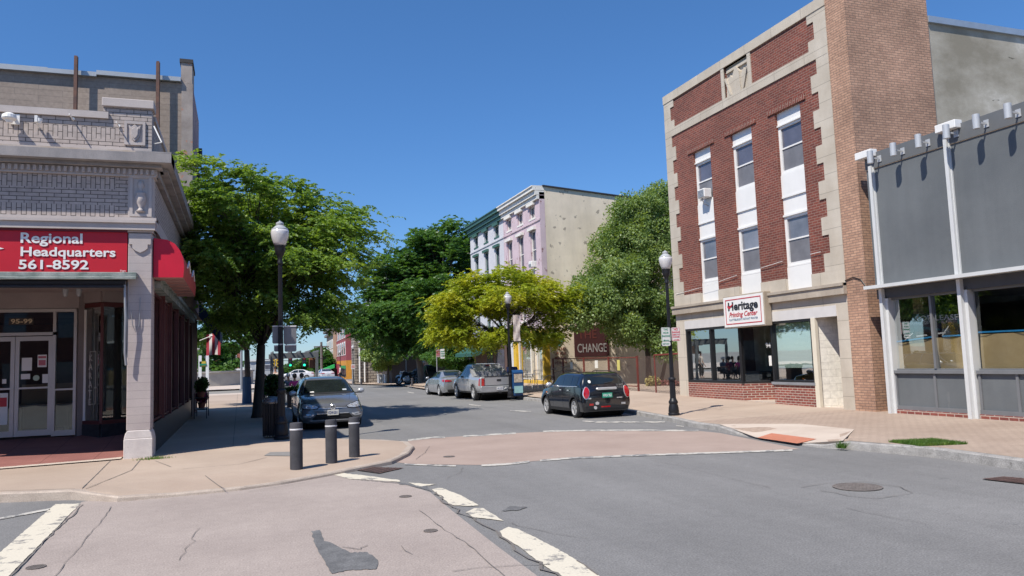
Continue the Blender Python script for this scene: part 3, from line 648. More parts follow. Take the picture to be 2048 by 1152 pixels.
# hanging box sign
SX = 14.80; _a, _b, _c, _d = WX(1445, 593, SX), WX(1527, 583, SX), WX(1448, 658, SX), WX(1530, 651, SX); SY0, SY1, SZ0, SZ1 = (_b.y+_d.y)/2, (_a.y+_c.y)/2, (_c.z+_d.z)/2, (_a.z+_b.z)/2
sg = thing('shop_sign', 'white box sign with red border over the print shop entrance', 'sign', (15.1, 20.45, 2.54))
m = MB(); m.box(SX+.012, 15.06, SY0, SY1, SZ0, SZ1); m.build('sign_box', plain('tan_sign_side', (.36, .30, .23), .6), sg, bevel=.012)
m = MB(); m.box(SX, SX+.0115, SY0+.04, SY1-.04, SZ0+.04, SZ1-.04); m.build('sign_face', whiteframe, sg)
redp = plain('sign_red', (.50, .030, .045), .5, var=.05); blk = plain('sign_black', (.02, .02, .025), .5)
m = MB(); X = SX-.006; y0_, y1_, z0_, z1_ = SY0+.14, SY1-.14, SZ0+.12, SZ1-.12; W_ = y1_-y0_; H_s = z1_-z0_
for a, c, p, q in ((y0_, y1_, z1_-.028, z1_), (y0_, y1_, z0_, z0_+.028), (y0_, y0_+.028, z0_+.028, z1_-.028), (y1_-.028, y1_, z0_+.028, z1_-.028)): m.box(X, X+.004, a, c, p, q)
m.build('red_border', redp, sg)
text('lettering', 'Heritage', blk, sg, (X, y1_-W_*.08, z0_+H_s*.56), (0, -1, 0), (0, 0, 1), H_s*.32, W_*.84, bold=.03)
text('script_lettering', 'Printing Center', redp, sg, (X, y1_-W_*.10, z0_+H_s*.29), (0, -1, 0), (0, 0, 1), H_s*.19, W_*.80, bold=.012, shear=.3)
text('small_lettering', "PLATTSBURGH'S INSTANT PRINTER", plain('sign_blue_grey', (.2, .27, .36), .6), sg, (X, y1_-W_*.10, z0_+H_s*.14), (0, -1, 0), (0, 0, 1), H_s*.08, W_*.80, bold=.006)
m = MB(); ty, tz = y1_-W_*.06, z0_+H_s*.70; m.prism([(ty, tz), (ty-.09, tz-.07), (ty-.28, tz+.05), (ty-.29, tz+.10), (ty-.10, tz+.0), (ty-.02, tz+.06)], 0, X-.005, X-.001); m.build('red_tick', redp, sg)
m = MB(); m.tube([(15.07, 19.6, 3.25), (15.02, 19.38, 3.25)], .03, 6); m.build('mounting_bracket', blackframe, sg)
# thin cable on the brick
m = MB(); pts = [(15.05, 24.3, 3.95), (15.05, 22.8, 4.02), (15.05, 20.6, 4.3), (15.05, 18.3, 4.42), (15.05, 16.6, 4.46)]
m.tube(pts[:2], .008, 4); m.tube([pts[1], (15.04, 21.65, 4.1)], .004, 4); m.tube([(15.05, 21.6, 4.12), (15.05, 20.6, 4.22)], .008, 4); m.tube([(15.05, 19.4, 4.30), (15.05, 18.38, 4.38)], .008, 4); m.tube([(15.05, 17.2, 4.42), (15.05, 16.8, 4.43)], .008, 4)
m.build('wall_cable', whiteframe, hb)
# ------------------------------------------------------------------ tan brick pier with the stucco wall behind
tp = thing('brick_chimney', 'tall worn tan brick pier rising beside the grey fronted shop', 'chimney', (16.5, 15.6, .15))
m = MB(); m.box(15.08, 17.98, 15.3, 15.985, -.1, 13.4); m.build('brick_shaft', tanbrick, tp)
m = MB(); m.tube([(15.06, 15.99, 3.55), (15.06, 15.7, 3.6), (15.06, 15.45, 3.52), (15.06, 15.28, 3.3)], .012, 5); m.build('loose_wire', blackframe, tp)
sb = thing('stucco_building', 'tall blotchy cement rendered wall with metal coping above the grey shop roof', 'building', (21, 15.4, .15))
m = MB(); m.box(17.99, 34, 15.35, 24, 0, 10.68); m.build('rendered_wall', stucco, sb)
m = MB(); m.box(17.99, 34, 15.27, 24, 10.68, 10.86); m.build('coping', plain('galvanised', (.42, .47, .52), .35, .5, .08), sb)
# ------------------------------------------------------------------ grey-fronted shop
gb = thing('grey_shop_building', 'low grey panelled shop with white posts and papered windows', 'building', (15.0, 11, .15))
GF = ((15.0, 0), (0, 1), (-1, 0))
gpanel = patchy('grey_panel', (.112, .123, .132), (.140, .152, .160), scale=.6, fine=.07, bmp=.35, rough=.75, spots=((.155, .165, .172), .67, 1.4, (1, .35, 1)), streak=((3, .25, 1), .06))
gtrim = plain('grey_trim', (.165, .17, .18), .6, var=.08); gdark = plain('dark_fascia', (.06, .062, .07), .6)
m = MB(GF); m.box(3, 14.92, -.3, 0, 3.30, 6.22); m.build('upper_panel', gpanel, gb)
m = MB(GF); m.box(3, 14.92, -.3, .03, 6.235, 6.62); m.build('parapet_band', plain('parapet_grey', (.125, .132, .14), .7, var=.06), gb)
m = MB(GF); m.box(3, 14.92, -12, -.3, 6.0, 6.1); m.build('roof', plain('roof_membrane', (.25, .25, .25), .9), gb)
m = MB(GF); m.box(3, 14.92, -.31, .025, 6.222, 6.234); m.build('panel_joint', plain('joint_tan', (.35, .28, .22), .8), gb)
postwhite = plain('post_white', (.60, .61, .61), .5, var=.05)
# white posts, two-part
for u, zt in ((14.72, 6.30), (12.53, 6.50), (10.25, 6.5), (8.0, 6.5)):
    m = MB(GF); m.box(u-.045, u+.045, .0, .10, 3.295, zt); m.box(u-.065, u-.046, .0, .04, 3.296, zt-.01); m.build('upper_post', postwhite, gb)
    m = MB(GF); m.box(u-.045, u+.045, -.05, .08, .0, 3.20); m.box(u-.12, u-.046, -.24, -.02, .0, 3.0); m.build('lower_post', postwhite, gb)
m = MB(GF); m.box(3, 15.02, -.05, .28, 3.215, 3.28); m.box(3, 15.02, .281, .295, 3.21, 3.29); m.build('canopy_edge', postwhite, gb)
m = MB(GF); m.box(3, 14.92, -.25, -.02, 2.96, 3.20); m.build('fascia', gdark, gb)
for u in (14.85, 12.45, 10.1):
    m = MB(GF); m.box(u-.30, u+.22, -.02, .20, 6.52, 6.70); m.build('roof_gutter_box', whiteframe, gb, bevel=.01)
gg = glass('for_lease_glass', (.90, .92, .92), .20)
for a, c, mul in ((12.60, 14.63, 13.48), (10.32, 12.38, None), (8.1, 10.12, None), (3, 7.9, None)):
    m = MB(GF); m.box(a, c, -.20, -.14, 1.19, 1.23); m.box(a, c, -.20, -.14, 2.91, 2.96)
    if mul: m.box(mul-.03, mul+.03, -.20, -.12, 1.23, 2.91)
    f = m.build('shop_window', gtrim, gb)
    m = MB(GF); m.box(a, c, -.185, -.175, 1.2, 2.95); m.build('pane', gg, f)
    m = MB(GF); m.box(a, c, -.24, -.03, 1.12, 1.19); m.build('window_sill', gtrim, gb)
    m = MB(GF); m.box(a, c, -.3, -.10, .26, 1.12); m.build('lower_panel', gpanel, gb)
    m = MB(GF)
    m.box(a, c, -.11, -.06, .25, .34)
    for u in ([a+.02, mul, c-.04] if mul else [a+.02, c-.9, c-.04]): m.box(u-.03, u+.03, -.11, -.065, .34, 1.12)
    m.build('panel_batten', gtrim, gb)
    m = MB(GF); m.box(a, c, -.28, -.035, -.05, .25); m.build('brick_footing', lowbrick, gb)
# paper inside the windows: wrinkled sheets with blue tape
kraft = patchy('kraft_paper', (.50, .36, .17), (.58, .43, .22), scale=1.5, fine=.06, bmp=.2); tape = plain('blue_tape', (.03, .30, .60), .6); pale_t = plain('pale_tape', (.7, .7, .68), .6)
def wrinkled(name, u0, u1, z0, ztop, seed, mat, amp=.03, nn=-.24):
    r = random.Random(seed); nu, nz = int((u1-u0)/.06)+1, 14; V = []
    ph = [(r.uniform(2, 9), r.uniform(-6, 6), r.uniform(0, 6.28)) for _ in range(7)]
    for j in range(nz+1):
        for i in range(nu+1):
            u = u0+(u1-u0)*i/nu; zt = ztop(u); z = z0+(zt-z0)*j/nz
            V.append((u, nn+amp*sum(math.sin(a*u+b_*z+c_) for a, b_, c_ in ph)/3.5, z))
    m = MB(GF); m.add(V, [(j*(nu+1)+i, j*(nu+1)+i+1, (j+1)*(nu+1)+i+1, (j+1)*(nu+1)+i) for j in range(nz) for i in range(nu)])
    return m.build(name, mat, gb, smooth=True, recalc=False)
wrinkled('window_paper', 12.62, 13.46, 1.2, lambda u: 1.93+.01*math.sin(u*9), 1, kraft); wrinkled('window_paper', 13.50, 14.62, 1.2, lambda u: 1.92-.07*(u-13.5), 2, kraft); wrinkled('window_paper', 10.3, 12.38, 1.2, lambda u: 1.97, 3, kraft)
for a, c, za, zb_ in ((12.62, 13.3, 1.955, 1.95), (13.5, 14.6, 1.95, 1.87), (10.3, 12.38, 1.99, 2.0)):
    m = MB(GF); m.add([(a, -.205, za), (c, -.205, zb_), (c, -.205, zb_+.035), (a, -.205, za+.035)], [(0, 1, 2, 3)]); m.build('masking_tape', tape, gb)
m = MB(GF)
for a, c, za, zb_ in ((13.3, 13.1, 1.96, 2.18), (14.0, 13.7, 1.98, 2.0), (14.35, 14.1, 1.9, 2.06), (13.4, 13.2, 2.02, 2.03)): m.add([(a, -.2, za), (c, -.2, zb_), (c, -.2, zb_+.03), (a, -.2, za+.03)], [(0, 1, 2, 3)])
m.build('pale_tape', pale_t, gb)
m = MB(GF); m.add([(14.35, -.5, 2.12), (12.75, -.55, 1.98), (12.75, -.55, 2.42), (14.35, -.5, 2.55)], [(0, 1, 2, 3)]); bn = m.build('lease_banner', plain('banner_navy', (.015, .04, .06), .6), gb)
text('banner_lettering', 'FOR LEASE', whiteframe, bn, (15.49, 14.22, 2.37), (0, -1, -.03), (0, 0, 1), .125, 1.15, bold=.01)
m = MB(GF); m.add([(14.1, -.49, 2.16), (13.6, -.50, 2.10), (13.6, -.50, 2.15), (14.1, -.49, 2.23)], [(0, 1, 2, 3)]); m.add([(13.1, -.48, 2.24), (12.85, -.48, 2.22), (12.85, -.48, 2.32), (13.1, -.48, 2.36)], [(0, 1, 2, 3)]); m.build('banner_stripe', plain('teal', (.03, .25, .25), .6), bn)
m = MB(GF); m.tube([(13.36, -.44, 2.1), (13.3, -.44, 2.2), (13.2, -.44, 2.2), (13.15, -.44, 2.12)], .012, 5); m.tube([(13.28, -.44, 2.2), (13.25, -.44, 2.3)], .012, 5); m.tube([(13.3, -.44, 2.27), (13.2, -.44, 2.27)], .012, 5); m.build('banner_figure', plain('ochre', (.6, .35, .05), .6), bn)
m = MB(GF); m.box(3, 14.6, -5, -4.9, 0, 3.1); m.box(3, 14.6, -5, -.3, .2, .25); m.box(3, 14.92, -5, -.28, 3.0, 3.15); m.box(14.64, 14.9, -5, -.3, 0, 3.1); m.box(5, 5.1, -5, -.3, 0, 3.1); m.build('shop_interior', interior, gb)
m = MB(GF); m.box(14.2, 14.5, -.9, -.7, .2, 3.0); m.build('interior_pillar', tanbrick, gb)
# cylinder wall lights
alum = plain('brushed_aluminium', (.52, .53, .54), .4, .25, .06)
lp = None
for i, u in enumerate((14.43, 13.72, 13.0, 12.26, 11.53, 10.82)):
    if lp is None:
        lp = thing('wall_light', '', 'wall light', (14.97, 14.43, 6.40), 'cylinder lights along the top of the grey shop front')
        m = MB(); m.lathe([(.055, -.16), (.072, -.155), (.072, .15), (.06, .155), (.058, .13)], (14.66, 14.43, 6.44), 18); m.build('lamp_cylinder', alum, lp, auto=.7)
        m = MB(); m.box(14.952, 14.965, 14.38, 14.50, 6.34, 6.50); m.box(14.72, 14.953, 14.42, 14.445, 6.40, 6.44); m.build('bracket', alum, lp)
        o = lp
    else: o = copy_tree(lp); o.location.y = u
    o['label'] = ['cylinder light on the grey parapet beside the tan brick pier', 'second cylinder light along the grey parapet from the brick pier', 'third cylinder light from the brick pier, left of the white gutter box', 'fourth cylinder light from the brick pier, just right of the white post and gutter box', 'fifth cylinder light from the brick pier over the second grey panel', 'last cylinder light on the grey parapet, at the right edge'][i]
# ------------------------------------------------------------------ pink and pale blue row buildings up the street
def old_building(u0, u1, body, trim, name, label, cols, ztop, sidemat=None, shop=None):
    o_ = thing(name, label, 'building', (15.1, (u0+u1)/2, .3)); m = MB(RB)
    wh = .80; W = [(c-wh/2, c+wh/2, z0, z1) for c in cols for z0, z1 in ((9.42, 10.1), (6.65, 8.75), (3.9, 5.75))]
    wall_with_holes(m, u0, u1, 3.3, ztop-.35, -.3, 0, W); m.build('street_wall', body, o_)
    m = MB(RB); m.box(u0, u1, -.3, .14, ztop-.72, ztop-.52); m.box(u0, u1, -.3, .24, ztop-.50, ztop-.27); m.box(u0, u1, -.3, .36, ztop-.25, ztop-.06); m.box(u0, u1, -.3, .42, ztop-.058, ztop+.0)
    m.build('cornice', trim, o_)
    m = MB(RB); m.box(u0, u1, -.02, .05, 9.13, 9.22); m.build('string_course', body, o_)
    for c in cols:
        for z0, z1 in ((9.42, 10.1), (6.65, 8.75), (3.9, 5.75)):
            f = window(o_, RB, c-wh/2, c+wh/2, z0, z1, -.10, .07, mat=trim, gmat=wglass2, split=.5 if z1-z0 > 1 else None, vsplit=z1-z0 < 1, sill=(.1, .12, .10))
            m = MB(RB); m.box(c-wh/2-.12, c+wh/2+.12, -.02, .15, z1+.0, z1+.16); m.build('hood', trim, f)
    m = MB(); m.box(15.41, 27.0, u0, u1, 0, ztop-.5); m.build('side_wall', sidemat or body, o_)
    return o_
pinkm = patchy('peeling_pink', (.52, .41, .45), (.60, .48, .52), scale=1.2, fine=.06, spots=((.24, .13, .14), .61, 2.6, (1.5, .8, 1)))
palem = patchy('pale_lilac', (.52, .525, .565), (.60, .60, .63), scale=1.2, fine=.06)
sidew = patchy('peeling_side_render', (.66, .57, .45), (.80, .695, .56), (.82, .73, .60), scale=.5, fine=.08, spots=((.36, .31, .25), .615, 2.1, (1.2, 1, 1)), bmp=.6, streak=((1.2, .25, 1), .10))
postwhite = plain('post_white', (.60, .61, .61), .5, var=.05)
whitetrim = patchy('peeling_white_trim', (.66, .64, .60), (.76, .74, .70), scale=2, fine=.06, spots=((.38, .28, .2), .66, 4))
greentrim = plain('green_trim', (.05, .125, .10), .5)
pk = old_building(37.4, 43.4, pinkm, whitetrim, 'pink_building', 'three storey peeling pink row building with white cornice and bare cream side wall', (38.55, 40.45, 42.35), 11.0, sidew)
m = MB(); m.add([(15.4, 37.39, 0), (27, 37.39, 0), (27, 37.39, 9.95), (15.4, 37.39, 10.95)], [(0, 1, 2, 3)]); m.add([(15.4, 43.4, 9), (27, 43.4, 9), (27, 43.4, 9.95), (15.4, 43.4, 10.95)], [(0, 1, 2, 3)]); m.add([(15.4, 37.39, 10.95), (27, 37.39, 9.95), (27, 43.4, 9.95), (15.4, 43.4, 10.95)], [(0, 1, 2, 3)]); m.build('sloping_side', sidew, pk)
m = MB(); m.add([(15.3, 37.3, 10.96), (27, 37.3, 9.96), (27, 37.6, 9.96), (15.3, 37.6, 10.96), (15.3, 37.3, 11.03), (27, 37.3, 10.03), (27, 37.6, 10.03), (15.3, 37.6, 11.03)], [(0, 3, 2, 1), (4, 5, 6, 7), (0, 1, 5, 4), (1, 2, 6, 5), (2, 3, 7, 6), (3, 0, 4, 7)]); m.build('roof_edge', plain('tar', (.03, .03, .04), .7), pk)
acw = thing('air_conditioner', 'white air conditioner in the tall window of the pink wall nearest its corner', 'air conditioner', (15.1, 38.55, 6.7)); m = MB(RB); m.box(38.3, 38.72, -.1, .25, 6.72, 7.05); m.build('casing', whiteframe, acw, bevel=.02); m = MB(RB); m.box(38.33, 38.69, .251, .258, 6.76, 6.9); m.build('louvre_grille', grey, acw)
yel = plain('yellow_paint', (.65, .42, .04), .5); orange_in = patchy('orange_interior', (.30, .06, .02), (.45, .12, .05), scale=1, fine=.1)
m = MB(RB); m.box(37.42, 43.4, -.3, .05, 2.95, 3.3); m.build('shop_fascia', plain('lemon_fascia', (.66, .46, .10), .5), pk)
m = MB(RB); m.box(41.6, 42.1, -.3, .1, 0, 2.95); m.box(37.42, 41.6, -.3, .06, .2, .62); m.box(37.5, 37.7, -.3, .06, .62, 2.95); m.build('shop_surround', yel, pk)
for a, c in ((37.75, 38.7), (39.6, 41.55)):
    f = window(pk, RB, a, c, .62, 2.9, -.02, .07, mat=whiteframe, gmat=G_GLASS, split=None, name='shop_window')
m = MB(RB); m.box(38.7, 39.6, -1.0, -.95, .4, 2.9); m.box(37.5, 43.3, -2.6, -2.5, 0, 2.95); m.build('shop_interior', orange_in, pk)
m = MB(RB); m.box(42.1, 43.35, -.3, .03, .3, 2.9); m.build('notice_door', plain('pale_door', (.6, .6, .62), .5), pk)
wb = old_building(43.42, 50.5, palem, greentrim, 'lilac_building', 'pale lilac three storey row building with dark green cornice beyond the pink one', (44.7, 46.9, 49.1), 11.0)
m = MB(RB); m.prism([(-0.02, 3.1), (1.5, 2.25), (1.5, 2.05), (1.44, 2.05), (-.02, 2.9)], 0, 45.0, 49.8)
m.build('green_awning', plain('awning_green', (.02, .09, .075), .7), wb)
m = MB(RB); m.box(43.5, 50.4, -.28, 0, .3, 3.3); m.build('shop_wall', plain('dark_shop', (.10, .06, .05), .7), wb)
m = MB(RB); m.box(44.0, 45.6, .005, .03, .8, 2.4); m.box(46.2, 47.4, .005, .03, .8, 2.4); m.build('shop_window', wglass2, wb)
# mural lettering and board on the cream side wall
bd = thing('wall_board', 'dark red board with grey lettering on the cream side wall', 'sign', (17.8, 37.34, 1.75))
A, Bq = WY(1148, 668, 37.34), WY(1217, 712, 37.34)
m = MB(); m.box(A.x, Bq.x+.05, 37.30, 37.37, 1.78, 3.45); m.build('board', plain('maroon', (.055, .012, .014), .8), bd)
gl = plain('grey_letter', (.34, .32, .32), .7); rl = plain('brown_red_letter', (.28, .075, .04), .8); dl = plain('dim_red_letter', (.13, .03, .025), .8)
text('lettering', 'CHANGE', gl, bd, (A.x+.14, 37.29, 2.02), (1, 0, 0), (0, 0, 1), .46, 1.72, bold=.006)
text('lettering', 'THE', dl, bd, (A.x+.2, 37.29, 2.75), (1, 0, 0), (0, 0, 1), .45, 1.1, bold=.006)
mu = thing('mural', 'painted heart emblem and brown red words on the cream wall near its corner', 'mural', (15.9, 37.37, 1.5))
for i, (s, z) in enumerate((('STAND', 2.16), ('UP FOR', 1.92), ('MENTAL', 1.68), ('HEALTH', 1.44))): text('lettering', s, rl, mu, (15.62, 37.37, z), (1, 0, 0), (0, 0, 1), .17, .66, bold=.012)
m = MB()
def arcp(c, r, a0, a1, n=12): return [(c[0]+r*math.cos(math.radians(a0+(a1-a0)*i/n)), c[1]+r*math.sin(math.radians(a0+(a1-a0)*i/n))) for i in range(n+1)]
m.prism(arcp((15.72, 2.78), .16, 0, 180)[::1]+arcp((15.72, 2.78), .16, 180, 235, 4)+[(15.87, 2.36)]+[(15.87, 2.78)], 1, 37.36, 37.38)
m.build('emblem_left', plain('emblem_blue', (.03, .15, .30), .7), mu)
m = MB(); m.prism(arcp((16.03, 2.78), .16, 0, 180)+[(15.88, 2.78), (15.88, 2.36)]+arcp((16.03, 2.78), .16, -55, 0, 4), 1, 37.355, 37.38); m.build('emblem_right', plain('emblem_teal', (.04, .30, .28), .7), mu)
m = MB(); m.prism(arcp((15.88, 2.78), .07, 0, 360, 16)[:-1], 1, 37.345, 37.354); m.prism(arcp((15.88, 2.56), .055, 0, 360, 16)[:-1], 1, 37.345, 37.354); m.build('emblem_dots', plain('emblem_cream', (.7, .6, .25), .7), mu)
# ------------------------------------------------------------------ red lot fence
fn = thing('metal_fence', 'rust red tube frame fence across the empty lot below the maples', 'fence', (15.4, 31, .3))
rustred = plain('rust_red', (.15, .028, .02), .7, var=.25)
m = MB(); FX = 15.35
for y, hh in ((37.0, 1.75), (35.7, 1.75), (33.2, 1.75), (30.6, 1.75), (28.0, 1.75)): m = MB(); m.box(FX-.035, FX+.035, y-.035, y+.035, .1, hh); m.build('post', rustred, fn)
m = MB(); m.tube([(FX, 37, 1.74), (FX, 28, 1.68)], .02, 6); m.tube([(FX, 37, .55), (FX, 28, .5)], .02, 6); m.tube([(FX, 26.6, 1.75), (FX, 24.5, 1.78)], .035, 6); m.tube([(FX, 26.6, .2), (FX, 26.6, 1.78)], .03, 6)
m.build('rail', rustred, fn)
m = MB()                                          # chain link: diagonal wires, widened and browned to imitate shade on the wall
def chain(y0, y1, z0, z1, s=.11):
    n = int((y1-y0+z1-z0)/s)
    for sg in (1, -1):
        for i in range(n+1):
            t = i*s; a, b2 = (max(y0, y0+t-(z1-z0)), min(y1, y0+t))
            if b2-a < .02: continue
            za, zb_ = z0+(y0+t-a), z0+(y0+t-b2)
            if sg < 0: a, b2 = y0+y1-a, y0+y1-b2
            m.add([(FX, a, za-.009), (FX, b2, zb_-.009), (FX+.001, b2, zb_+.009), (FX+.001, a, za+.009)], [(0, 1, 2, 3)])
chain(24.5, 28.0, .3, 1.72); chain(28.0, 37.0, .3, 1.68, .12)
m.build('chain_link', plain('rust_shade_wire', (.13, .085, .07), .8), fn, recalc=False)
m = MB()
for y, z in ((34.6, 1.2), (31.8, 1.25)): m.box(FX-.03, FX-.02, y-.15, y+.15, z, z+.35)
m.build('notice', paper, fn)
m = MB(); m.box(FX-.03, FX-.02, 29.5, 29.75, 1.15, 1.6); m.build('yellow_notice', plain('faded_yellow', (.55, .50, .15), .8), fn)
# lot wall behind the fence in shade
lw = thing('lot_wall', 'low cream rendered wall at the back of the empty lot behind the maples', 'wall', (24, 31, 0))
m = MB(); m.box(24.6, 24.9, 24.45, 37.38, 0, 4.6); m.build('rendered_wall', sidew, lw)
# ------------------------------------------------------------------ corner shop on the left
FY = 16.97; LB = ((0, FY), (1, 0), (0, -1))        # front: u = x, n = towards the camera
SBF = ((-1.66, 0), (0, 1), (1, 0))                 # side wall on the street: u = y, n = +x
cb = thing('corner_shop_building', 'single storey corner shop of pale glazed brick with heavy cornice and red sign', 'building', (-1.9, FY, .12))
C1, C2, MO = (.49, .42, .385), (.42, .36, .33), (.075, .065, .06)
gbrick = brick('glazed_brick', C1, C2, MO, bw=.255, rh=.078, ms=.0065, stain=.10, bmp=.4)
gsold = brick('glazed_brick_soldier', C1, C2, MO, bw=.26, rh=.085, ms=.0065, rot=True, stain=.10, bmp=.4)
tcot = patchy('terracotta_trim', (.44, .39, .37), (.52, .465, .44), scale=1.2, fine=.07, spots=((.30, .26, .25), .70, 3))
tdirty = patchy('stained_cornice', (.21, .20, .205), (.36, .33, .32), (.44, .40, .38), scale=1.6, fine=.10, stretch=(1, .4, 1))
pilm = patchy('pillar_paint', (.42, .36, .35), (.49, .43, .41), scale=1.5, fine=.08, spots=((.52, .47, .44), .66, 3), joints=(5, .16, .003))
X0 = -9.0
# front pillar
m = MB(); m.box(-2.12, -1.68, FY, FY+.5, .66, 4.62); m.build('pillar', pilm, cb, bevel=.012)
m = MB(); m.box(-2.16, -1.64, FY-.05, FY+.54, .10, .50); m.prism([(-2.16, .50), (-1.64, .50), (-1.665, .60), (-1.70, .66), (-2.10, .66), (-2.135, .60)], 1, FY-.035, FY+.53); m.build('pillar_base', patchy('base_white', (.55, .50, .48), (.66, .61, .58), scale=3, fine=.12, spots=((.3, .26, .25), .68, 5)), cb, bevel=.01)
m = MB(); m.box(-2.14, -1.655, FY-.03, FY+.52, 4.625, 4.66); m.prism([(-2.10, 4.38), (-2.04, 4.38), (-2.04, 4.30), (-1.98, 4.25), (-1.90, 4.21), (-1.82, 4.25), (-1.76, 4.30), (-1.76, 4.38), (-1.70, 4.38), (-1.70, 4.60), (-2.10, 4.60)], 1, FY-.035, FY+.001)
m.build('pillar_capital', tcot, cb)
# entablature, frieze, cornice, parapet on the front; the same on the side wall
m = MB(LB); m.box(X0, -1.62, -.4, .10, 4.665, 4.80); m.box(X0, -1.61, -.4, .14, 4.801, 4.86); m.box(X0, -1.60, -.4, .08, 4.861, 4.92); m.build('ledge', tcot, cb)
m = MB(LB); m.box(X0, -2.13, -.35, 0, 5.17, 5.50); m.build('brick_frieze', gbrick, cb)
for p, q in ((4.92, 5.169), (5.501, 5.76)): m = MB(LB); m.box(X0, -2.36, -.35, .0, p, q); m.build('brick_soldier_band', gsold, cb)
for p, q in ((4.92, 5.169), (5.501, 5.76)): m = MB(LB); m.box(-2.359, -2.13, -.35, .0, p, q); m.build('frieze_end', gbrick, cb)
up = thing_part = None
m = MB(LB); m.box(-2.129, -1.66, -.35, .02, 4.92, 5.82)
m.box(-2.10, -1.69, .02, .045, 4.95, 5.0); m.box(-2.10, -1.69, .02, .045, 5.74, 5.79); m.box(-2.10, -2.04, .02, .045, 5.0, 5.74); m.box(-1.75, -1.69, .02, .045, 5.0, 5.74)
f = m.build('urn_panel', tcot, cb)
m = MB(); m.lathe([(.05, 5.04), (.09, 5.06), (.05, 5.1), (.04, 5.13), (.09, 5.22), (.11, 5.33), (.08, 5.40), (.10, 5.43), (.06, 5.46), (.03, 5.5), (.07, 5.58), (.05, 5.68), (.0, 5.7)], (-1.895, FY-.02, 0), 14); m.build('urn_relief', tcot, f, smooth=True)
m = MB(LB); m.box(X0, -1.62, -.35, .06, 5.765, 5.80); m.box(X0, -1.60, -.35, .05, 5.80, 5.93)
x = -1.64
while x > -6: m.box(x-.055, x, .051, .10, 5.81, 5.915); x -= .105
m.build('dentil_band', tcot, cb)
m = MB(LB); m.box(X0, -1.50, -.4, .20, 5.935, 6.0); m.prism([(0, 0)]*0 or [(X0, 6.005), (-1.30, 6.005), (-1.30, 6.19), (X0, 6.19)], 1, -.4, .38); m.build('cornice', tdirty, cb)
m = MB(LB); m.box(X0, -1.30, -.4, .36, 6.195, 6.225); m.build('cornice_cap', patchy('cap_rust', (.45, .36, .28), (.52, .46, .42), scale=3), cb)
m = MB(LB); m.box(X0, -1.70, -.3, .02, 6.226, 6.37); m.build('parapet_base', tcot, cb)
m = MB(LB); m.box(X0, -1.70, -.3, 0, 6.371, 6.53); m.box(X0, -2.3, -.3, 0, 6.771, 6.94); m.box(-2.60, -1.70, -.3, .001, 6.771, 7.2); m.box(-2.3, -1.70, -.3, 0, 6.531, 6.77); m.build('parapet_brick', gbrick, cb)
m = MB(LB); m.box(X0, -2.301, -.3, 0, 6.531, 6.77); m.build('parapet_soldier_band', gsold, cb)
m = MB(LB); m.box(X0, -2.50, -.34, .06, 6.945, 7.08); m.build('coping', tcot, cb)
m = MB(LB); m.box(-2.62, -1.66, -.36, .06, 7.205, 7.38); m.build('coping', tcot, cb, bevel=.01)
m = MB(LB); m.box(-2.21, -1.82, 0, .035, 6.43, 6.49); m.box(-2.21, -1.82, 0, .035, 6.87, 6.93); m.box(-2.21, -2.16, 0, .035, 6.49, 6.87); m.box(-1.87, -1.82, 0, .035, 6.49, 6.87); m.box(-2.16, -1.87, -.0, .008, 6.49, 6.87)
f = m.build('shield_panel', tcot, cb)
m = MB(); sh = [(-2.11, 6.74), (-2.13, 6.84), (-2.07, 6.80), (-2.015, 6.86), (-1.96, 6.80), (-1.90, 6.84), (-1.92, 6.74), (-1.925, 6.64), (-1.96, 6.56), (-2.015, 6.50), (-2.07, 6.56), (-2.105, 6.64)]
m.prism(sh, 1, FY-.05, FY-.005); c = [(-2.015+(x+2.015)*.7, 6.67+(z-6.67)*.7) for x, z in sh]; m.prism(c, 1, FY-.07, FY-.05); m.build('shield_relief', tcot, f, bevel=.008)
# side wall upper part
m = MB(SBF); m.box(17.35, 30.5, -.35, 0, 4.93, 5.76); m.build('side_frieze', gbrick, cb)
m = MB(SBF); m.box(17.1, 30.5, -.35, .10, 5.80, 5.93); m.box(17.1, 30.5, -.3, .25, 5.935, 6.0); m.box(16.6, 30.5, -.3, .36, 6.01, 6.19); m.box(16.6, 30.5, -.3, .36, 6.195, 6.225); m.build('side_cornice', tdirty, cb)
m = MB(SBF); m.box(17.0, 30.5, -.3, .06, 4.665, 4.925); m.build('side_ledge', tcot, cb)
m = MB(SBF); m.box(17.3, 30.5, -.3, -.04, 6.23, 7.05); m.build('side_parapet', gbrick, cb)
m = MB(SBF); m.box(17.3, 30.5, -.36, .0, 7.05, 7.16); m.build('side_coping', tcot, cb)
m = MB(); m.box(X0, -2.0, FY+.32, 30.5, 5.9, 5.98); m.build('roof', plain('roof_tar', (.06, .06, .065), .9), cb)
# red sign over the front
RSIGN = plain('sign_red_face', (.52, .012, .025), .45, var=.05)
rs = thing('red_shop_sign', 'long red sign board with white lettering and phone number above the recessed shop door', 'sign', (-4, FY, 3.8))
m = MB(LB); m.box(-6.5, -2.135, -.12, .0, 3.80, 4.66); m.build('sign_board', RSIGN, rs)
m = MB(LB); m.box(-6.5, -2.13, -.12, .035, 4.62, 4.664); m.box(-6.5, -2.13, -.12, .02, 3.79, 3.80); m.build('sign_frame', plain('dark_red_frame', (.12, .01, .02), .5), rs)
def pl(px, py, Y=FY-.012): p = WY(px, py, Y); return p
for s, x0_, x1_, yb, cap in (('Regional', 41, 165, 485, 20), ('Headquarters', 41, 231, 511.5, 18), ('561-8592', 37, 177, 537.5, 18)):
    a, c, t = pl(x0_, yb), pl(x1_, yb), pl(x0_, yb-cap)
    text('lettering', s, white, rs, (a.x, FY-.012, a.z), (1, 0, 0), (0, 0, 1), t.z-a.z, c.x-a.x, bold=.022)
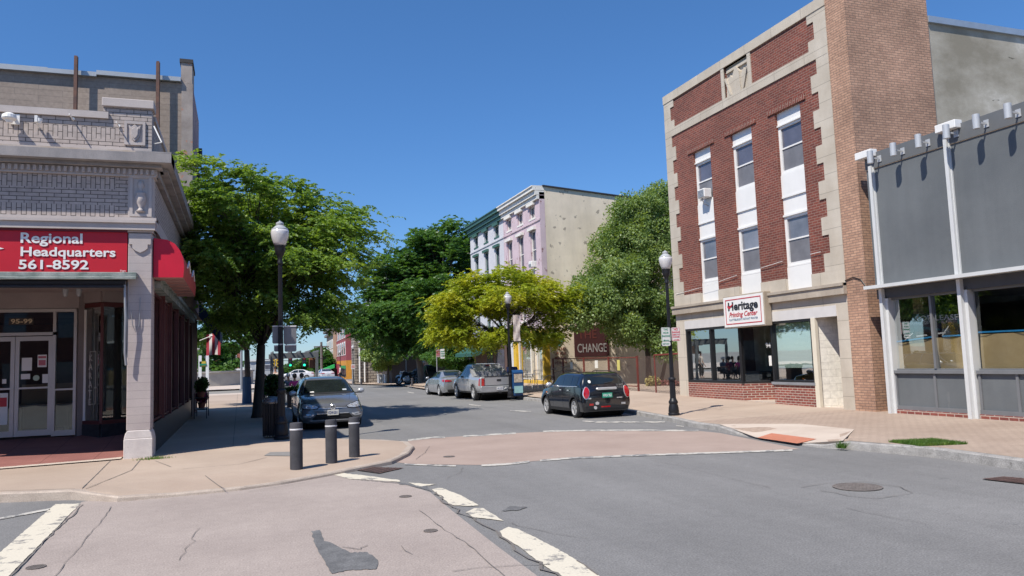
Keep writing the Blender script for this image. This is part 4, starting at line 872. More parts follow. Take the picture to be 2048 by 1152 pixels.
m = MB(LB); a = pl(8, 497); m.prism([(a.x-.12, a.z-.03), (a.x, a.z-.0), (a.x-.12, a.z+.035)], 1, .001, .01); m.build('arrow_mark', white, rs)
a = pl(240, 543); text('maker_mark', 'Sign', white, rs, (a.x, FY-.012, a.z), (1, 0, 0), (0, 0, 1), .035, .10)
# awning housing and soffit
oxid = patchy('oxidised_metal', (.13, .17, .155), (.36, .38, .36), scale=3, fine=.15)
ah = thing('folded_awning', 'long weathered metal awning housing with rolled black canvas over the recessed entrance', 'awning', (-4, FY, 3.7))
m = MB(LB); m.box(-6.5, -1.93, -.1, .26, 3.70, 3.785); m.box(-6.5, -1.93, .22, .30, 3.64, 3.70); m.build('housing', oxid, ah, bevel=.01)
m = MB(); m.tube([(-6.5, FY-.13, 3.60), (-2.14, FY-.13, 3.60)], .065, 10); m.tube([(-6.5, FY-.2, 3.52), (-2.16, FY-.2, 3.50)], .028, 8); m.build('rolled_canvas', plain('black_canvas', (.025, .025, .03), .9), ah)
m = MB(); m.tube([(-2.16, FY-.13, 3.62), (-2.13, FY-.16, 2.9), (-2.14, FY-.12, 2.2), (-2.12, FY-.10, 1.95)], .025, 8); m.tube([(-2.10, FY-.1, 3.6), (-2.10, FY-.12, 2.1)], .01, 5); m.build('folding_arm', grey, ah)
m = MB(); m.tube([(-2.05, FY-.05, 3.05), (-2.02, FY-.04, 2.75), (-1.96, FY-.04, 2.6), (-1.90, FY-.04, 2.75), (-1.885, FY-.04, 3.3)], .008, 5); m.build('pull_cord', grey, ah)
# recess: soffit, floor ramp, side bays, doors
wallm = patchy('entrance_wall', (.30, .26, .255), (.37, .32, .31), scale=1, fine=.06)
m = MB(); m.box(X0, -1.72, FY+.02, 20.35, 3.70, 3.79); m.build('soffit', wallm, cb)
m = MB(); m.box(X0, -2.16, FY+.12, FY+.30, 3.56, 3.70); m.build('beam', plain('beam_grey', (.12, .11, .11), .8), cb)
tile = patchy('red_entrance_tile', (.22, .085, .075), (.30, .125, .105), scale=.8, fine=.10, joints=(.9, .9, .008), spots=((.42, .33, .30), .72, 2, (1, .3, 1)))
m = MB(); P = [(X0, 16.15, .135), (-2.6, 17.0, .14), (-2.16, 17.2, .14), (-1.7, 17.5, .14), (-1.7, 20.4, .44), (X0, 20.4, .46)]
m.add(P, [(0, 1, 2, 3, 4, 5)]); m.build('entrance_floor', tile, cb, recalc=False)
ribm = MB(); ribm.add([(X0, 15.98, .137), (-2.5, 16.78, .142), (-2.2, 16.85, .142), (-2.2, 17.15, .146), (-2.6, 17.02, .146), (X0, 16.17, .141)], [(0, 1, 2, 3, 4, 5)]); ribm.build('entrance_threshold', palecon, cb, recalc=False)
DY = 20.0; DF = ((0, DY), (1, 0), (0, -1))
alud = plain('door_aluminium', (.52, .49, .47), .4, .3, .05)
m = MB(DF); m.box(X0, -3.55, -.06, .04, 3.25, 3.32); m.box(-3.60, -3.54, -.06, .04, .44, 3.25); m.box(-4.02, -3.96, -.06, .04, .44, 3.25); m.box(X0, -3.96, -.06, .04, 2.72, 2.79); m.box(-3.96, -3.60, -.05, .03, 1.46, 1.5); m.box(-3.96, -3.60, -.06, .03, .44, .56)
m.build('entrance_frame', alud, cb)
m = MB(DF); m.box(X0, -4.0, -.02, -.01, 2.79, 3.25); m.box(-3.97, -3.6, -.02, -.01, .5, 3.25); m.build('transom_glass', G_GLASS, cb)
text('house_number', '95-99', plain('tan_digits', (.62, .50, .32), .5), cb, (-4.86, DY-.005, 3.0), (1, 0, 0), (0, 0, 1), .10, .42, bold=.02)
m = MB(DF); m.box(-4.90, -4.42, -.008, -.004, 2.97, 3.12); m.build('number_plate', plain('dark_plate', (.05, .04, .035), .5), cb)
for i, (a, c) in enumerate(((-4.76, -4.02), (-5.50, -4.76), (-6.24, -5.50))):
    m = MB(DF); m.box(a+.005, a+.085, -.03, .02, .47, 2.70); m.box(c-.085, c-.005, -.03, .02, .47, 2.70); m.box(a+.085, c-.085, -.03, .019, 2.60, 2.70); m.box(a+.085, c-.085, -.03, .019, .47, .60)
    d = m.build('shop_door', alud, cb)
    m = MB(DF); m.box(a+.05, c-.05, -.012, -.004, .55, 2.65); m.build('pane', G_GLASS, d)
    m = MB(DF); m.box(a+.02, c-.02, .021, .05, 1.52, 1.56); m.build('push_bar', alud, d)
    if i == 0:
        for q in ((.13, .33, 1.93, 2.22), (.44, .62, 2.0, 2.28), (.54, .68, 1.64, 1.84), (.12, .30, 1.74, 1.86)): m = MB(DF); m.box(a+q[0], a+q[1], 0, .003, q[2], q[3]); m.build('door_notice', paper, d)
        m = MB(DF); m.box(a+.45, a+.61, .0035, .005, 2.2, 2.25); m.box(a+.46, a+.60, .0035, .005, 2.04, 2.16); m.build('notice_print', plain('print_red', (.5, .15, .18), .7), d)
        m = MB(DF); m.prism([(a+.42+.065*math.cos(t*.52), 1.76+.065*math.sin(t*.52)) for t in range(12)], 1, 0, .004); m.build('round_sticker', plain('sticker_green', (.42, .52, .40), .7), d)
    if i == 1:
        m = MB(DF); m.box(a+.42, a+.62, 0, .003, .75, 1.45); m.build('door_poster', paper, d); m = MB(DF); m.box(a+.44, a+.6, .004, .006, 1.15, 1.35); m.build('poster_print', redp, d)
        m = MB(DF); m.box(a+.5, a+.58, 0, .003, 1.66, 1.76); m.build('door_sticker', paper, d)
redfr = plain('dark_red_frame_paint', (.10, .022, .022), .5)
A1, A2, A3 = Vector((-3.42, 20.15, 0)), Vector((-2.98, 19.70, 0)), Vector((-1.72, 20.6, 0))
m = MB()
def vquad(m, a, c, z0, z1, t=0.0): m.add([(a.x, a.y, z0), (c.x, c.y, z0), (c.x, c.y, z1), (a.x, a.y, z1)], [(0, 1, 2, 3)])
def vbox(m, a, c, z0, z1, t=.05):
    d = (c-a).normalized(); nn = Vector((d.y, -d.x, 0))*t/2; m.prism([(a.x-nn.x, a.y-nn.y), (c.x-nn.x, c.y-nn.y), (c.x+nn.x, c.y+nn.y), (a.x+nn.x, a.y+nn.y)], 2, z0, z1)
A2b = A2.lerp(A3, .42)
for q in (A2, A2b, A3): m.box(q.x-.03, q.x+.03, q.y-.03, q.y+.03, .68, 3.42)
vbox(m, A1, A2, 3.34, 3.44); vbox(m, A2, A3, 3.34, 3.44); vbox(m, A1, A2, .66, .74, .08); vbox(m, A2, A3, .66, .74, .08)
m.build('display_frame', redfr, cb)
m = MB(); m.box(A1.x-.04, A1.x+.05, A1.y-.05, A1.y+.03, .74, 3.34); m.build('display_post', whiteframe, cb)
m = MB(); vquad(m, A1, A2, .74, 3.34); vquad(m, A2, A3, .74, 3.34); m.build('display_glass', G_GLASS, cb)
m = MB(); vbox(m, A1, A2, .3, .66, .1); vbox(m, A2, A3, .28, .66, .1); m.build('bulkhead', plain('dark_marble', (.035, .035, .04), .35, var=.5, scale=8), cb)
m = MB(); vbox(m, Vector((-3.54, 20.04, 0)), A1, .3, 3.7, .08); vbox(m, A1, A2, 3.45, 3.7, .1); vbox(m, A2, A3, 3.45, 3.7, .1); m.build('recess_wall', wallm, cb)
m = MB(); m.box(X0, -3.5, DY-.02, DY+.06, 3.33, 3.70); m.build('over_door_wall', wallm, cb)
kb = Vector((-3.16, 19.87, 0)); kd = (A2-A1).normalized()
text('karate_sign', 'K\nA\nR\nA\nT\nE', plain('pale_letter', (.5, .48, .42), .6), cb, tuple(kb+Vector((-.10, -.06, 2.1)))[:3], tuple(kd), (0, 0, 1), .14, .13, bold=.01)
m = MB()
for dx in (-.13, .07): p = kb+kd*dx; m.tube([(p.x, p.y-.05, 1.12), (p.x, p.y-.05, 2.32)], .008, 4)
for zz in (1.12, 2.32): p, q = kb-kd*.13, kb+kd*.07; m.tube([(p.x, p.y-.05, zz), (q.x, q.y-.05, zz)], .008, 4)
m.build('karate_sign_border', plain('pale_letter', (.5, .48, .42), .6), cb)
text('window_letter', 'K', plain('faint_letter', (.35, .34, .33), .6), cb, (-2.35, 19.58, 2.15), (1, -.1, 0), (0, 0, 1), .3)
m = MB(); m.box(X0, -1.9, 25.9, 26, 0, 3.7); m.box(X0, -1.9, 20.1, 26, .3, .44); m.box(X0, -1.9, 20.1, 26, 3.3, 3.4); m.box(X0-.1, X0, 16, 26, 0, 5); m.box(-3.4, -3.3, 21.5, 26, .4, 3.4)
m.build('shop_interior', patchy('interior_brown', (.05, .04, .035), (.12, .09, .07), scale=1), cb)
m = MB(); m.box(-5.2, -3.9, 21.6, 22.4, 1.05, 1.12); m.box(-5.1, -5.0, 21.7, 21.8, .44, 1.05); m.box(-4.1, -4.0, 21.7, 21.8, .44, 1.05); m.box(-5.15, -3.95, 22.3, 22.35, .5, 1.6); m.build('interior_table', plain('tan_table', (.36, .24, .13), .6), cb)
lt = thing('ceiling_spotlight', 'twin spotlight fixture under the shop entrance soffit', 'light fixture', (-3.3, 18.2, 3.7))
m = MB(); m.box(-3.55, -3.1, 18.15, 18.25, 3.66, 3.70); m.build('track', grey, lt)
for x in (-3.45, -3.2): m = MB(); m.lathe([(.03, 0), (.05, .05), (.065, .16), (.04, .16)], (x, 18.2, 3.44), 12); m.tube([(x, 18.2, 3.58), (x, 18.2, 3.67)], .012, 5); m.build('spotlight', grey, lt)
# side shop front, in shade
m = MB(SBF); m.box(17.5, 33.6, -.3, -.02, .05, .74); m.build('side_bulkhead', plain('dark_marble', (.035, .035, .04), .35, var=.5, scale=8), cb)
m = MB(SBF); m.box(17.5, 30.5, -.3, .10, 3.55, 3.80); m.box(17.5, 30.5, -.05, .16, 3.69, 3.78); m.build('side_awning_housing', oxid, cb)
m = MB(SBF); m.box(17.4, 30.5, -.3, -.01, 3.81, 4.66); m.build('side_fascia', patchy('stained_fascia', (.25, .22, .21), (.36, .32, .30), scale=1.5), cb)
for a, c in ((17.55, 19.4), (19.5, 21.3), (21.5, 23.6), (23.8, 26.0), (26.3, 28.2), (28.6, 30.3)):
    f = window(cb, SBF, a, c, .78, 3.48, -.03, .03, mat=redfr, gmat=G_GLASS, split=None, name='side_window')
for a, c in ((19.41, 19.49), (21.31, 21.49), (23.61, 23.79), (26.01, 26.29), (28.21, 28.59)): m = MB(SBF); m.box(a, c, -.2, .02, .74, 3.55); m.build('side_mullion', redfr, cb)
m = MB(SBF); m.box(17.7, 19.3, -.34, -.32, .9, 3.2); m.box(20.7, 21.3, -.34, -.32, .9, 3.2); m.build('window_curtain', patchy('pale_curtain', (.42, .42, .40), (.6, .6, .58), scale=3, stretch=(8, .4, 1)), cb)
m = MB(SBF); m.box(21.4, 30.4, -1.6, -1.5, .5, 3.4); m.build('side_interior', interior, cb)
# red quarter-round awning on the side wall
ra = thing('red_awning', 'red quarter round awning sign on the shaded side wall by the corner pillar', 'awning', (-1.66, 18, 3.8))
prof = [(0.0, 3.72), (.56, 3.72), (.58, 3.95), (.56, 4.12), (.50, 4.28), (.40, 4.42), (.26, 4.50), (0.0, 4.53)]
m = MB(SBF)
yA, yB = 17.05, 21.5
def APt(q, y): return (y, q[0], q[1])
m.add([APt(q, yA) for q in prof], [tuple(range(len(prof)))]); m.build('awning_end', plain('awning_red', (.55, .006, .03), .5, var=.06), ra)
m = MB(SBF); m.add([APt(q, yB) for q in prof], [tuple(range(len(prof)-1, -1, -1))]); m.build('awning_end', plain('awning_red', (.55, .006, .03), .5, var=.06), ra)
m = MB(SBF); m.add([APt(q, yA) for q in prof[1:]]+[APt(q, yB) for q in prof[1:]], [(i, i+1, i+8, i+7) for i in range(6)]); m.build('awning_skin', plain('awning_faded_red', (.50, .06, .05), .6, var=.15), ra, recalc=False)
m = MB(SBF); m.add([APt(prof[0], yA), APt(prof[1], yA), APt(prof[1], yB), APt(prof[0], yB)], [(0, 1, 2, 3)])
for y in np.arange(yA+.4, yB, .7): m.box(y-.015, y+.015, .02, .55, 3.70, 3.719)
m.build('awning_underside', plain('awning_under', (.42, .22, .20), .7), ra)
m = MB()
for y in (18.6, 20.3): m.tube([(-1.08, y-.5, 4.05), (-1.08, y, 4.25), (-1.08, y+.5, 4.05)], .02, 5)
m.build('awning_lettering', white, ra)
# small things on the parapet
def bracket_thing(name, label, cat, loc, parts):
    t = thing(name, label, cat, loc)
    for nm, mb, mt in parts: mb.build(nm, mt, t)
    return t
p = WY(22, 240, FY-.1)
a = MB(); a.box(p.x-.03, p.x+.13, FY-.04, FY, p.z-.06, p.z+.14); a.tube([(p.x+.05, FY-.04, p.z+.05), (p.x+.03, FY-.2, p.z+.02)], .03, 6)
b2 = MB(); b2.lathe([(.0, -.1), (.05, -.09), (.075, -.04), (.12, -.02), (.13, .0), (.12, .06), (.06, .1), (0, .11)], (p.x, FY-.22, p.z), 16)
bracket_thing('security_camera', 'white dome security camera on the pale brick parapet at the left edge', 'camera', (p.x, FY, p.z), [('bracket', a, whiteframe), ('dome', b2, whiteframe)])
p = WY(76, 245, FY-.1)
a = MB(); a.tube([(p.x, FY, p.z-.08), (p.x, FY-.2, p.z-.02)], .02, 6); a.box(p.x-.03, p.x+.02, FY-.25, FY-.1, p.z-.03, p.z+.1)
b2 = MB(); b2.lathe([(.02, 0), (.045, .04), (.05, .10), (0, .11)], (p.x+.05, FY-.2, p.z-.05), 12)
bracket_thing('floodlight', 'small white floodlight on the parapet between the dome camera and the shield panel', 'light fixture', (p.x, FY, p.z), [('bracket', a, whiteframe), ('lamp_head', b2, whiteframe)])
for i, (px, py, l) in enumerate(((147, 241, .35), (238, 255, .3))):
    p = WY(px, py, FY); a = MB(); a.tube([(p.x, FY, p.z), (p.x, FY-.06, p.z+.0), (p.x-.01, FY-l, p.z+.02)], .014, 6); a.tube([(p.x, FY, p.z+.03), (p.x, FY-.03, p.z+.03)], .03, 8)
    tag(a.build('wall_peg', whiteframe), ['bent white conduit peg in the middle of the brick parapet', 'white conduit peg left of the shield panel'][i], 'conduit')
p = WY(305, 262, FY); a = MB(); a.tube([(-1.66, FY-.02, 6.85), (-1.50, FY-.15, 6.48)], .014, 6); a.tube([(-1.66, FY+.05, 6.5), (-1.50, FY-.15, 6.48)], .01, 5); tag(a.build('corner_stay', whiteframe), 'thin white stay rod at the parapet corner', 'bracket')
# ------------------------------------------------------------------ taller painted-brick building behind
tb = thing('tall_brick_building', 'three storey taupe painted brick building behind the corner shop with ragged chimney', 'building', (-5, 26.5, .1))
taupe = brick('taupe_painted_brick', (.37, .30, .25), (.34, .275, .23), (.27, .22, .19), bw=1.3, rh=.19, ms=.007, stain=.25, bmp=.35, mode_scale=.35)
TY = 26.5; XR = -1.45
m = MB(); m.box(-16, XR, TY, 30.3, 3.85, 11.2); m.build('blank_wall', taupe, tb)
m = MB(); m.box(-16, -5.6, TY-.14, TY+.3, 11.16, 11.32); m.box(-5.6, -4.25, TY-.14, TY+.3, 11.16, 11.30); m.box(-4.25, -1.80, TY-.14, TY+.3, 11.22, 11.36); m.build('coping', plain('metal_coping', (.42, .44, .46), .45, .3, .06), tb)
m = MB(); m.box(-1.80, -1.46, TY-.012, 27.6, 11.21, 11.9); m.box(-1.78, -1.44, TY-.03, 27.2, 5.9, 11.2)
m.build('chimney', patchy('chimney_render', (.26, .22, .20), (.40, .35, .32), scale=1.5, fine=.1, spots=((.42, .21, .15), .60, 2.2)), tb)
m = MB(); m.box(-1.84, -1.43, TY-.05, 27.65, 11.9, 12.02); m.build('chimney_cap', plain('cap_dark', (.05, .045, .045), .8), tb)
pinkside = patchy('mauve_side', (.30, .19, .20), (.40, .27, .27), scale=1.2)
m = MB()
pts = [(TY+.7, 11.2)]; rr = random.Random(9)
m.box(XR-.02, XR+.015, TY+.05, 30.3, 3.85, 11.1); m.build('mauve_street_wall', pinkside, tb)
m = MB(); m.box(XR, XR+.16, 29.6, 29.9, 9.4, 9.9); m.box(XR, XR+.12, 28.9, 30.3, 8.6, 8.8); m.build('wall_bracket', blackframe, tb)
m = MB(); m.box(-16, XR, 30.31, 34.2, 3.85, 6.0); m.build('rear_wall', taupe, tb)
m = MB(SBF); m.box(30.5, 34.2, -.3, 0, .05, 3.8); m.build('rear_shop_wall', plain('rear_shop_dark', (.09, .055, .05), .8), tb)
for i, (px, y0, y1) in enumerate(((152, 112, 222), (316, 123, 262))):
    a, c = WY(px, y0, TY-.3), WY(px, y1+60, TY-.3); t = thing('sign_post', ['rusty steel post standing against the taupe wall, nearer the left edge', 'rusty steel post standing against the taupe wall beside the chimney'][i], 'post', (a.x, TY-.3, 6))
    m = MB(); m.box(a.x-.045, a.x+.045, TY-.34, TY-.26, 5.98, a.z); m.box(a.x-.06, a.x+.06, TY-.27, TY-.255, 5.98, a.z-.02); m.build('steel_channel', patchy('rusty_steel', (.10, .065, .06), (.20, .10, .07), scale=4, coord='Object'), t)
    m = MB(); m.box(a.x-.03, a.x+.03, TY-.26, TY, 9.2, 9.26); m.build('wall_tie', grey, t)
# blue awning further down
ba = thing('blue_awning', 'dark blue sloping awning beyond the corner shop side windows', 'awning', (-1.6, 33, 3.2))
m = MB(SBF); m.prism([(-.0, 4.7), (.05, 4.7), (.95, 3.25), (.95, 2.9), (.9, 2.9), (0, 4.1)], 0, 31.0, 35.0); m.build('canvas', plain('awning_blue', (.012, .04, .12), .7), ba)
fl = thing('flag', 'red and white striped flag hanging from the shaded wall under the tree', 'flag', (-1.2, 35.5, 3.0))
a = WY(426, 690, 36.0)
st = [plain('flag_red', (.32, .02, .04), .8), plain('flag_white', (.55, .52, .52), .8)]
for k in range(5):
    m = MB(); V = []
    for j in range(9):
        for i in range(3):
            x = a.x-.27+(k+i/2)*.115; V.append((x, 36.0+.05*math.sin(x*14+j*.5), a.z+.48-j*.115-.02*math.cos(x*9)))
    m.add(V, [(j*3+i, j*3+i+1, j*3+i+4, j*3+i+3) for j in range(8) for i in range(2)]); m.build('stripe', st[k % 2], fl, smooth=True, recalc=False)
m = MB(); m.tube([(-1.66, 36.0, a.z+.2), (a.x+.3, 36.0, a.z+.55)], .02, 6); m.build('flag_pole', whiteframe, fl)
# ------------------------------------------------------------------ street lamps
frost = plain('frosted_globe', (.62, .60, .60), .12, var=.03, spec=.8, coat=.6)
frosttop = plain('globe_cap', (.42, .43, .44), .12, var=.05, spec=.8)
def make_lamp(label, loc, scale):
    t = thing('street_lamp', label, 'street lamp', (0, 0, 0), 'black acorn street lamps along the street')
    m = MB(); m.lathe([(.0, 0), (.155, 0), (.155, .05), (.135, .07), (.145, .10), (.135, .20), (.11, .30), (.125, .33), (.125, .37), (.105, .40), (.082, .46)], (0, 0, 0), 20); m.build('pole_base', black, t, auto=.6)
    m = MB(); prof = [(.080, .46), (.074, .95), (.060, 1.0), (.055, 1.4), (.042, 3.62)]
    V, n = [], 24
    for r, z in prof:
        for k in range(n): rr = r*(1 if k % 2 == 0 else .86); V.append((rr*math.cos(2*math.pi*k/n), rr*math.sin(2*math.pi*k/n), z))
    m.add(V, [(i*n+k, i*n+(k+1) % n, (i+1)*n+(k+1) % n, (i+1)*n+k) for i in range(len(prof)-1) for k in range(n)])
    m.lathe([(.088, .93), (.10, .95), (.10, .99), (.075, 1.02)], (0, 0, 0), 16); m.build('pole', black, t)
    m = MB(); m.lathe([(.042, 3.60), (.058, 3.62), (.058, 3.66), (.045, 3.69), (.05, 3.76), (.075, 3.80), (.10, 3.86), (.112, 3.92), (.108, 3.96), (.118, 3.98), (.118, 4.0), (.0, 4.0)], (0, 0, 0), 20); m.build('fitter', black, t, auto=.6)
    m = MB(); m.lathe([(.105, 4.0), (.135, 4.06), (.165, 4.14), (.182, 4.22), (.186, 4.29), (.178, 4.325)], (0, 0, 0), 28); g = m.build('globe', frost, t, smooth=True)
    m = MB(); m.lathe([(.178, 4.325), (.168, 4.345), (.17, 4.355), (.12, 4.39), (.115, 4.40), (.10, 4.415), (.07, 4.43), (.082, 4.455), (.078, 4.485), (.05, 4.505), (.02, 4.51), (.018, 4.53), (0, 4.54)], (0, 0, 0), 28); m.build('globe_cap', frosttop, g, auto=.8)
    t.location = loc; t.scale = (scale,)*3; return t
LAMPS = [('black acorn street lamp by the bollards and litter bin, with grey backed parking signs', (563, 878), (565, 435), .12), ('black acorn street lamp in front of the printing shop with two white parking signs', (1348, 830), (1337, 497), .13),
         ('black acorn street lamp behind the silver pickup with a hanging banner', (1022, 795), (1018, 582), .13), ('black acorn street lamp under the dark green trees at the corner of the side street', (812, 768), (809, 659), .1),
         ('black acorn street lamp in front of the stone house gable', (707, 767), (706, 689), .1), ('farther acorn street lamp before the orange shopfront of the red building', (681, 757), (680.5, 700), .1), ('farthest acorn street lamp near the bright green awning', (660, 753), (659, 709), .1)]
lamp0 = None
for lab, b_, tp_, z in LAMPS:
    p = G(b_[0], b_[1], z); d = (p-Vector((0, 0, CAM_H))).dot(CF)
    s = (b_[1]-tp_[1])/F_PX*d/4.54
    if lamp0 is None: lamp0 = o = make_lamp(lab, p, s)
    else: o = copy_tree(lamp0); o.location = p; o.scale = (s,)*3; o['label'] = lab
    if abs(b_[0]-1348) < 1: LR = p
    if b_[0] == 563: LL = p
    if b_[0] == 1022: L3 = p
signback = plain('sign_back', (.20, .20, .21), .5, .3, .1); signw = plain('sign_white', (.72, .72, .70), .5, var=.03); sgreen = plain('sign_green', (.02, .22, .12), .6); sred = plain('sign_red_print', (.55, .03, .05), .6)
def plate(t, x0, x1, z0, z1, Y, mat, name='sign_plate'):
    m = MB(); r = .025; m.prism([(x0+r, z0), (x1-r, z0), (x1, z0+r), (x1, z1-r), (x1-r, z1), (x0+r, z1), (x0, z1-r), (x0, z0+r)], 1, Y-.004, Y+.004); return m.build(name, mat, t)
Y = LR.y-.09
def sign_face(px0, py0, px1, py1, name, label, lines, ink, arrow):
    a, c = WY(px0, py0, Y), WY(px1, py1, Y); t = thing(name, label, 'sign', (a.x, Y, c.z))
    plate(t, a.x, c.x, c.z, a.z, Y, signw); W = c.x-a.x; H_ = a.z-c.z
    m = MB(); e = .012
    for q in ((a.x+e, c.x-e, a.z-e*1.6, a.z-e), (a.x+e, c.x-e, c.z+e, c.z+e*1.6), (a.x+e, a.x+e*1.6, c.z+e*1.6, a.z-e*1.6), (c.x-e*1.6, c.x-e, c.z+e*1.6, a.z-e*1.6)): m.box(q[0], q[1], Y-.006, Y-.004, q[2], q[3])
    m.build('border', ink, t)
    for s, w_, z_, h_ in lines: text('lettering', s, ink, t, (a.x+W/2-W*w_/2, Y-.006, c.z+H_*z_), (1, 0, 0), (0, 0, 1), H_*h_, W*w_, bold=.01)
    if arrow is not None:
        zz = c.z+H_*.10; x0, x1 = (a.x+W*.2, a.x+W*.8); m = MB(); m.box(x0, x1, Y-.007, Y-.005, zz-.006, zz+.006)
        q = x0 if arrow < 0 else x1; m.prism([(q-arrow*.04, zz-.02), (q+arrow*.012, zz), (q-arrow*.04, zz+.02)], 1, Y-.008, Y-.005); m.build('arrow', ink, t)
sign_face(1322, 655, 1341.5, 683, 'parking_sign', 'white two hour parking sign with green letters on the lamp by the printing shop', [('TWO', .5, .78, .13), ('HOUR', .6, .56, .13), ('PARKING', .84, .33, .13)], sgreen, -1)
sign_face(1342.5, 655, 1361, 682, 'parking_sign', 'white no parking sign with red letters on the lamp by the printing shop', [('NO', .45, .78, .15), ('PARKING', .84, .59, .12), ('HERE TO', .8, .42, .10), ('CORNER', .8, .26, .10)], sred, 1)
a, c = WY(1323.5, 684, Y), WY(1341, 691.5, Y); t = thing('small_sign', 'small white plate under the green lettered parking sign', 'sign', (a.x, Y, c.z)); plate(t, a.x, c.x, c.z, a.z, Y, signw); text('lettering', 'EXCEPT SUNDAY', sgreen, t, (a.x+.02, Y-.006, (a.z+c.z)/2-.015), (1, 0, 0), (0, 0, 1), .03, (c.x-a.x)*.8)
Y = LL.y+.10
for (x0, x1, y0, y1), lab in (((544.5, 561, 652, 687), 'upper grey sign back on the inner side of the lamp by the bollards'), ((567, 593, 652, 688), 'upper wider grey sign back on the road side of the lamp by the bollards'), ((548, 561, 691, 703), 'small lower sign back on the inner side of the lamp by the bollards'), ((569, 593, 690, 703), 'small lower sign back on the road side of the lamp by the bollards')):
    a, c = WY(x0, y0, Y), WY(x1, y1, Y); t = thing('parking_sign', lab, 'sign', (a.x, Y, c.z)); plate(t, a.x, c.x, c.z, a.z, Y, signback)
    m = MB(); m.box(a.x, c.x, Y-.02, Y+.012, a.z-.02, a.z+.006); m.build('rim', signw, t)
m = MB(); m.lathe([(.062, 0), (.062, .03)], (LL.x, LL.y, WY(563, 652, LL.y).z-.02), 12); m.lathe([(.062, 0), (.062, .03)], (LL.x, LL.y, WY(563, 690, LL.y).z), 12); tag(m.build('sign_clamp', grey), 'steel bands clamping the sign backs to the lamp by the bollards', 'clamp')
# banner on lamp 3
a, c = WY(1025.5, 630, L3.y-.05), WY(1041, 682, L3.y-.05)
t = thing('street_banner', 'faded beige banner hanging from the lamp behind the pickup', 'banner', (a.x, L3.y-.05, c.z))
m = MB(); V = [(a.x+(c.x-a.x)*i/4, L3.y-.05+.03*math.sin(i*1.7+j), a.z+(c.z-a.z)*j/10) for j in range(11) for i in range(5)]; m.add(V, [(j*5+i, j*5+i+1, j*5+i+6, j*5+i+5) for j in range(10) for i in range(4)])
m.build('cloth', patchy('banner_cloth', (.42, .33, .30), (.66, .60, .55), scale=4, fine=.1, coord='Object'), t, smooth=True, recalc=False)
m = MB(); m.tube([(L3.x, L3.y, a.z+.02), (c.x+.02, L3.y-.05, a.z+.02)], .015, 6); m.tube([(L3.x, L3.y, c.z-.02), (c.x+.02, L3.y-.05, c.z-.02)], .015, 6); m.build('rod', black, t)
# ------------------------------------------------------------------ bollards
bollm = patchy('bollard_grey', (.035, .035, .042), (.06, .06, .07), scale=3, fine=.1, coord='Object', spots=((.16, .14, .13), .70, 7))
def make_bollard(label, base_, top, wpx, z, band=True):
    p = G(*base_, z); d = (p-Vector((0, 0, CAM_H))).dot(CF); h = (base_[1]-top)/F_PX*d; r = wpx/2/F_PX*d
    t = thing('bollard', label, 'bollard', (0, 0, 0), 'dark bollards')
    m = MB(); m.lathe([(r, -.05), (r, h*.97), (r*.93, h*.995), (r*.6, h), (0, h)], (0, 0, 0), 24); m.build('post', bollm, t, auto=.5)
    if band: m = MB(); m.lathe([(r*1.01, h*.835), (r*1.03, h*.84), (r*1.03, h*.865), (r*1.01, h*.87)], (0, 0, 0), 24); m.build('reflective_band', plain('band_white', (.62, .62, .64), .4), t, smooth=True)
    t.location = p; return t
make_bollard('dark grey bollard with white band nearest the lamp and litter bin', (593, 937), 846, 25, .10)
make_bollard('dark grey bollard with white band in front of the car number plate', (663, 925), 840, 23, .10)
make_bollard('dark grey bollard with white band closest to the road, before the car headlight', (709, 914), 835, 21.5, .10)
make_bollard('short black bollard at the kerb in front of the stone house', (722.5, 768), 757, 4, .1, False); make_bollard('short black bollard on the far corner beside the parked motorcycle', (824.5, 772), 756, 4.5, .1, False)
# ------------------------------------------------------------------ litter bin
p = G(548, 874, .12); t = thing('litter_bin', 'black slatted litter bin with domed lid behind the street lamp', 'litter bin', p)
m = MB()
for k in range(22): a = 2*math.pi*k/22; m.box(p.x+.25*math.cos(a)-.014, p.x+.25*math.cos(a)+.014, p.y+.25*math.sin(a)-.014, p.y+.25*math.sin(a)+.014, p.z+.03, p.z+.86)
m.build('slats', black, t)
m = MB(); m.lathe([(.23, .05), (.23, .80)], p, 20); m.build('liner', plain('bin_liner', (.01, .01, .012), .5), t)
m = MB(); m.lathe([(.27, .82), (.275, .86), (.26, .90), (.20, .955), (.13, .98), (.12, .965)], p, 22); m.build('lid', plain('bin_lid', (.20, .19, .19), .25, .6), t, auto=.7)
# ------------------------------------------------------------------ newspaper boxes
def newsbox(px, py, w, h, body, label, z=.2, face=None):
    p = G(px, py, z); t = thing('newspaper_box', label, 'newspaper box', p)
    m = MB(); m.box(p.x-w/2, p.x+w/2, p.y-.2, p.y+.2, p.z+.28, p.z+h); m.box(p.x-w/2+.03, p.x+w/2-.03, p.y-.16, p.y+.16, p.z+.0, p.z+.28); m.build('cabinet', body, t, bevel=.015)
    m = MB(); m.prism([(p.y-.21, p.z+h), (p.y+.21, p.z+h), (p.y+.21, p.z+h+.12), (p.y-.1, p.z+h+.12)], 0, p.x-w/2, p.x+w/2); m.build('hood', body, t)
    m = MB(); m.box(p.x-w/2+.06, p.x+w/2-.06, p.y-.212, p.y-.2, p.z+h*.58, p.z+h-.06); m.build('window', plain('newsprint', (.42, .36, .28), .5, var=.5, scale=9), t)
    m = MB(); m.box(p.x-w/2+.05, p.x+w/2-.05, p.y-.212, p.y-.2, p.z+.12, p.z+h*.42); m.build('advert_card', face or paper, t)
newsbox(1034.5, 791, .50, 1.0, plain('box_blue', (.012, .06, .17), .4), 'blue newspaper box with glass window and pale card at the kerb behind the pickup', face=plain('card_cyan', (.30, .52, .52), .6))
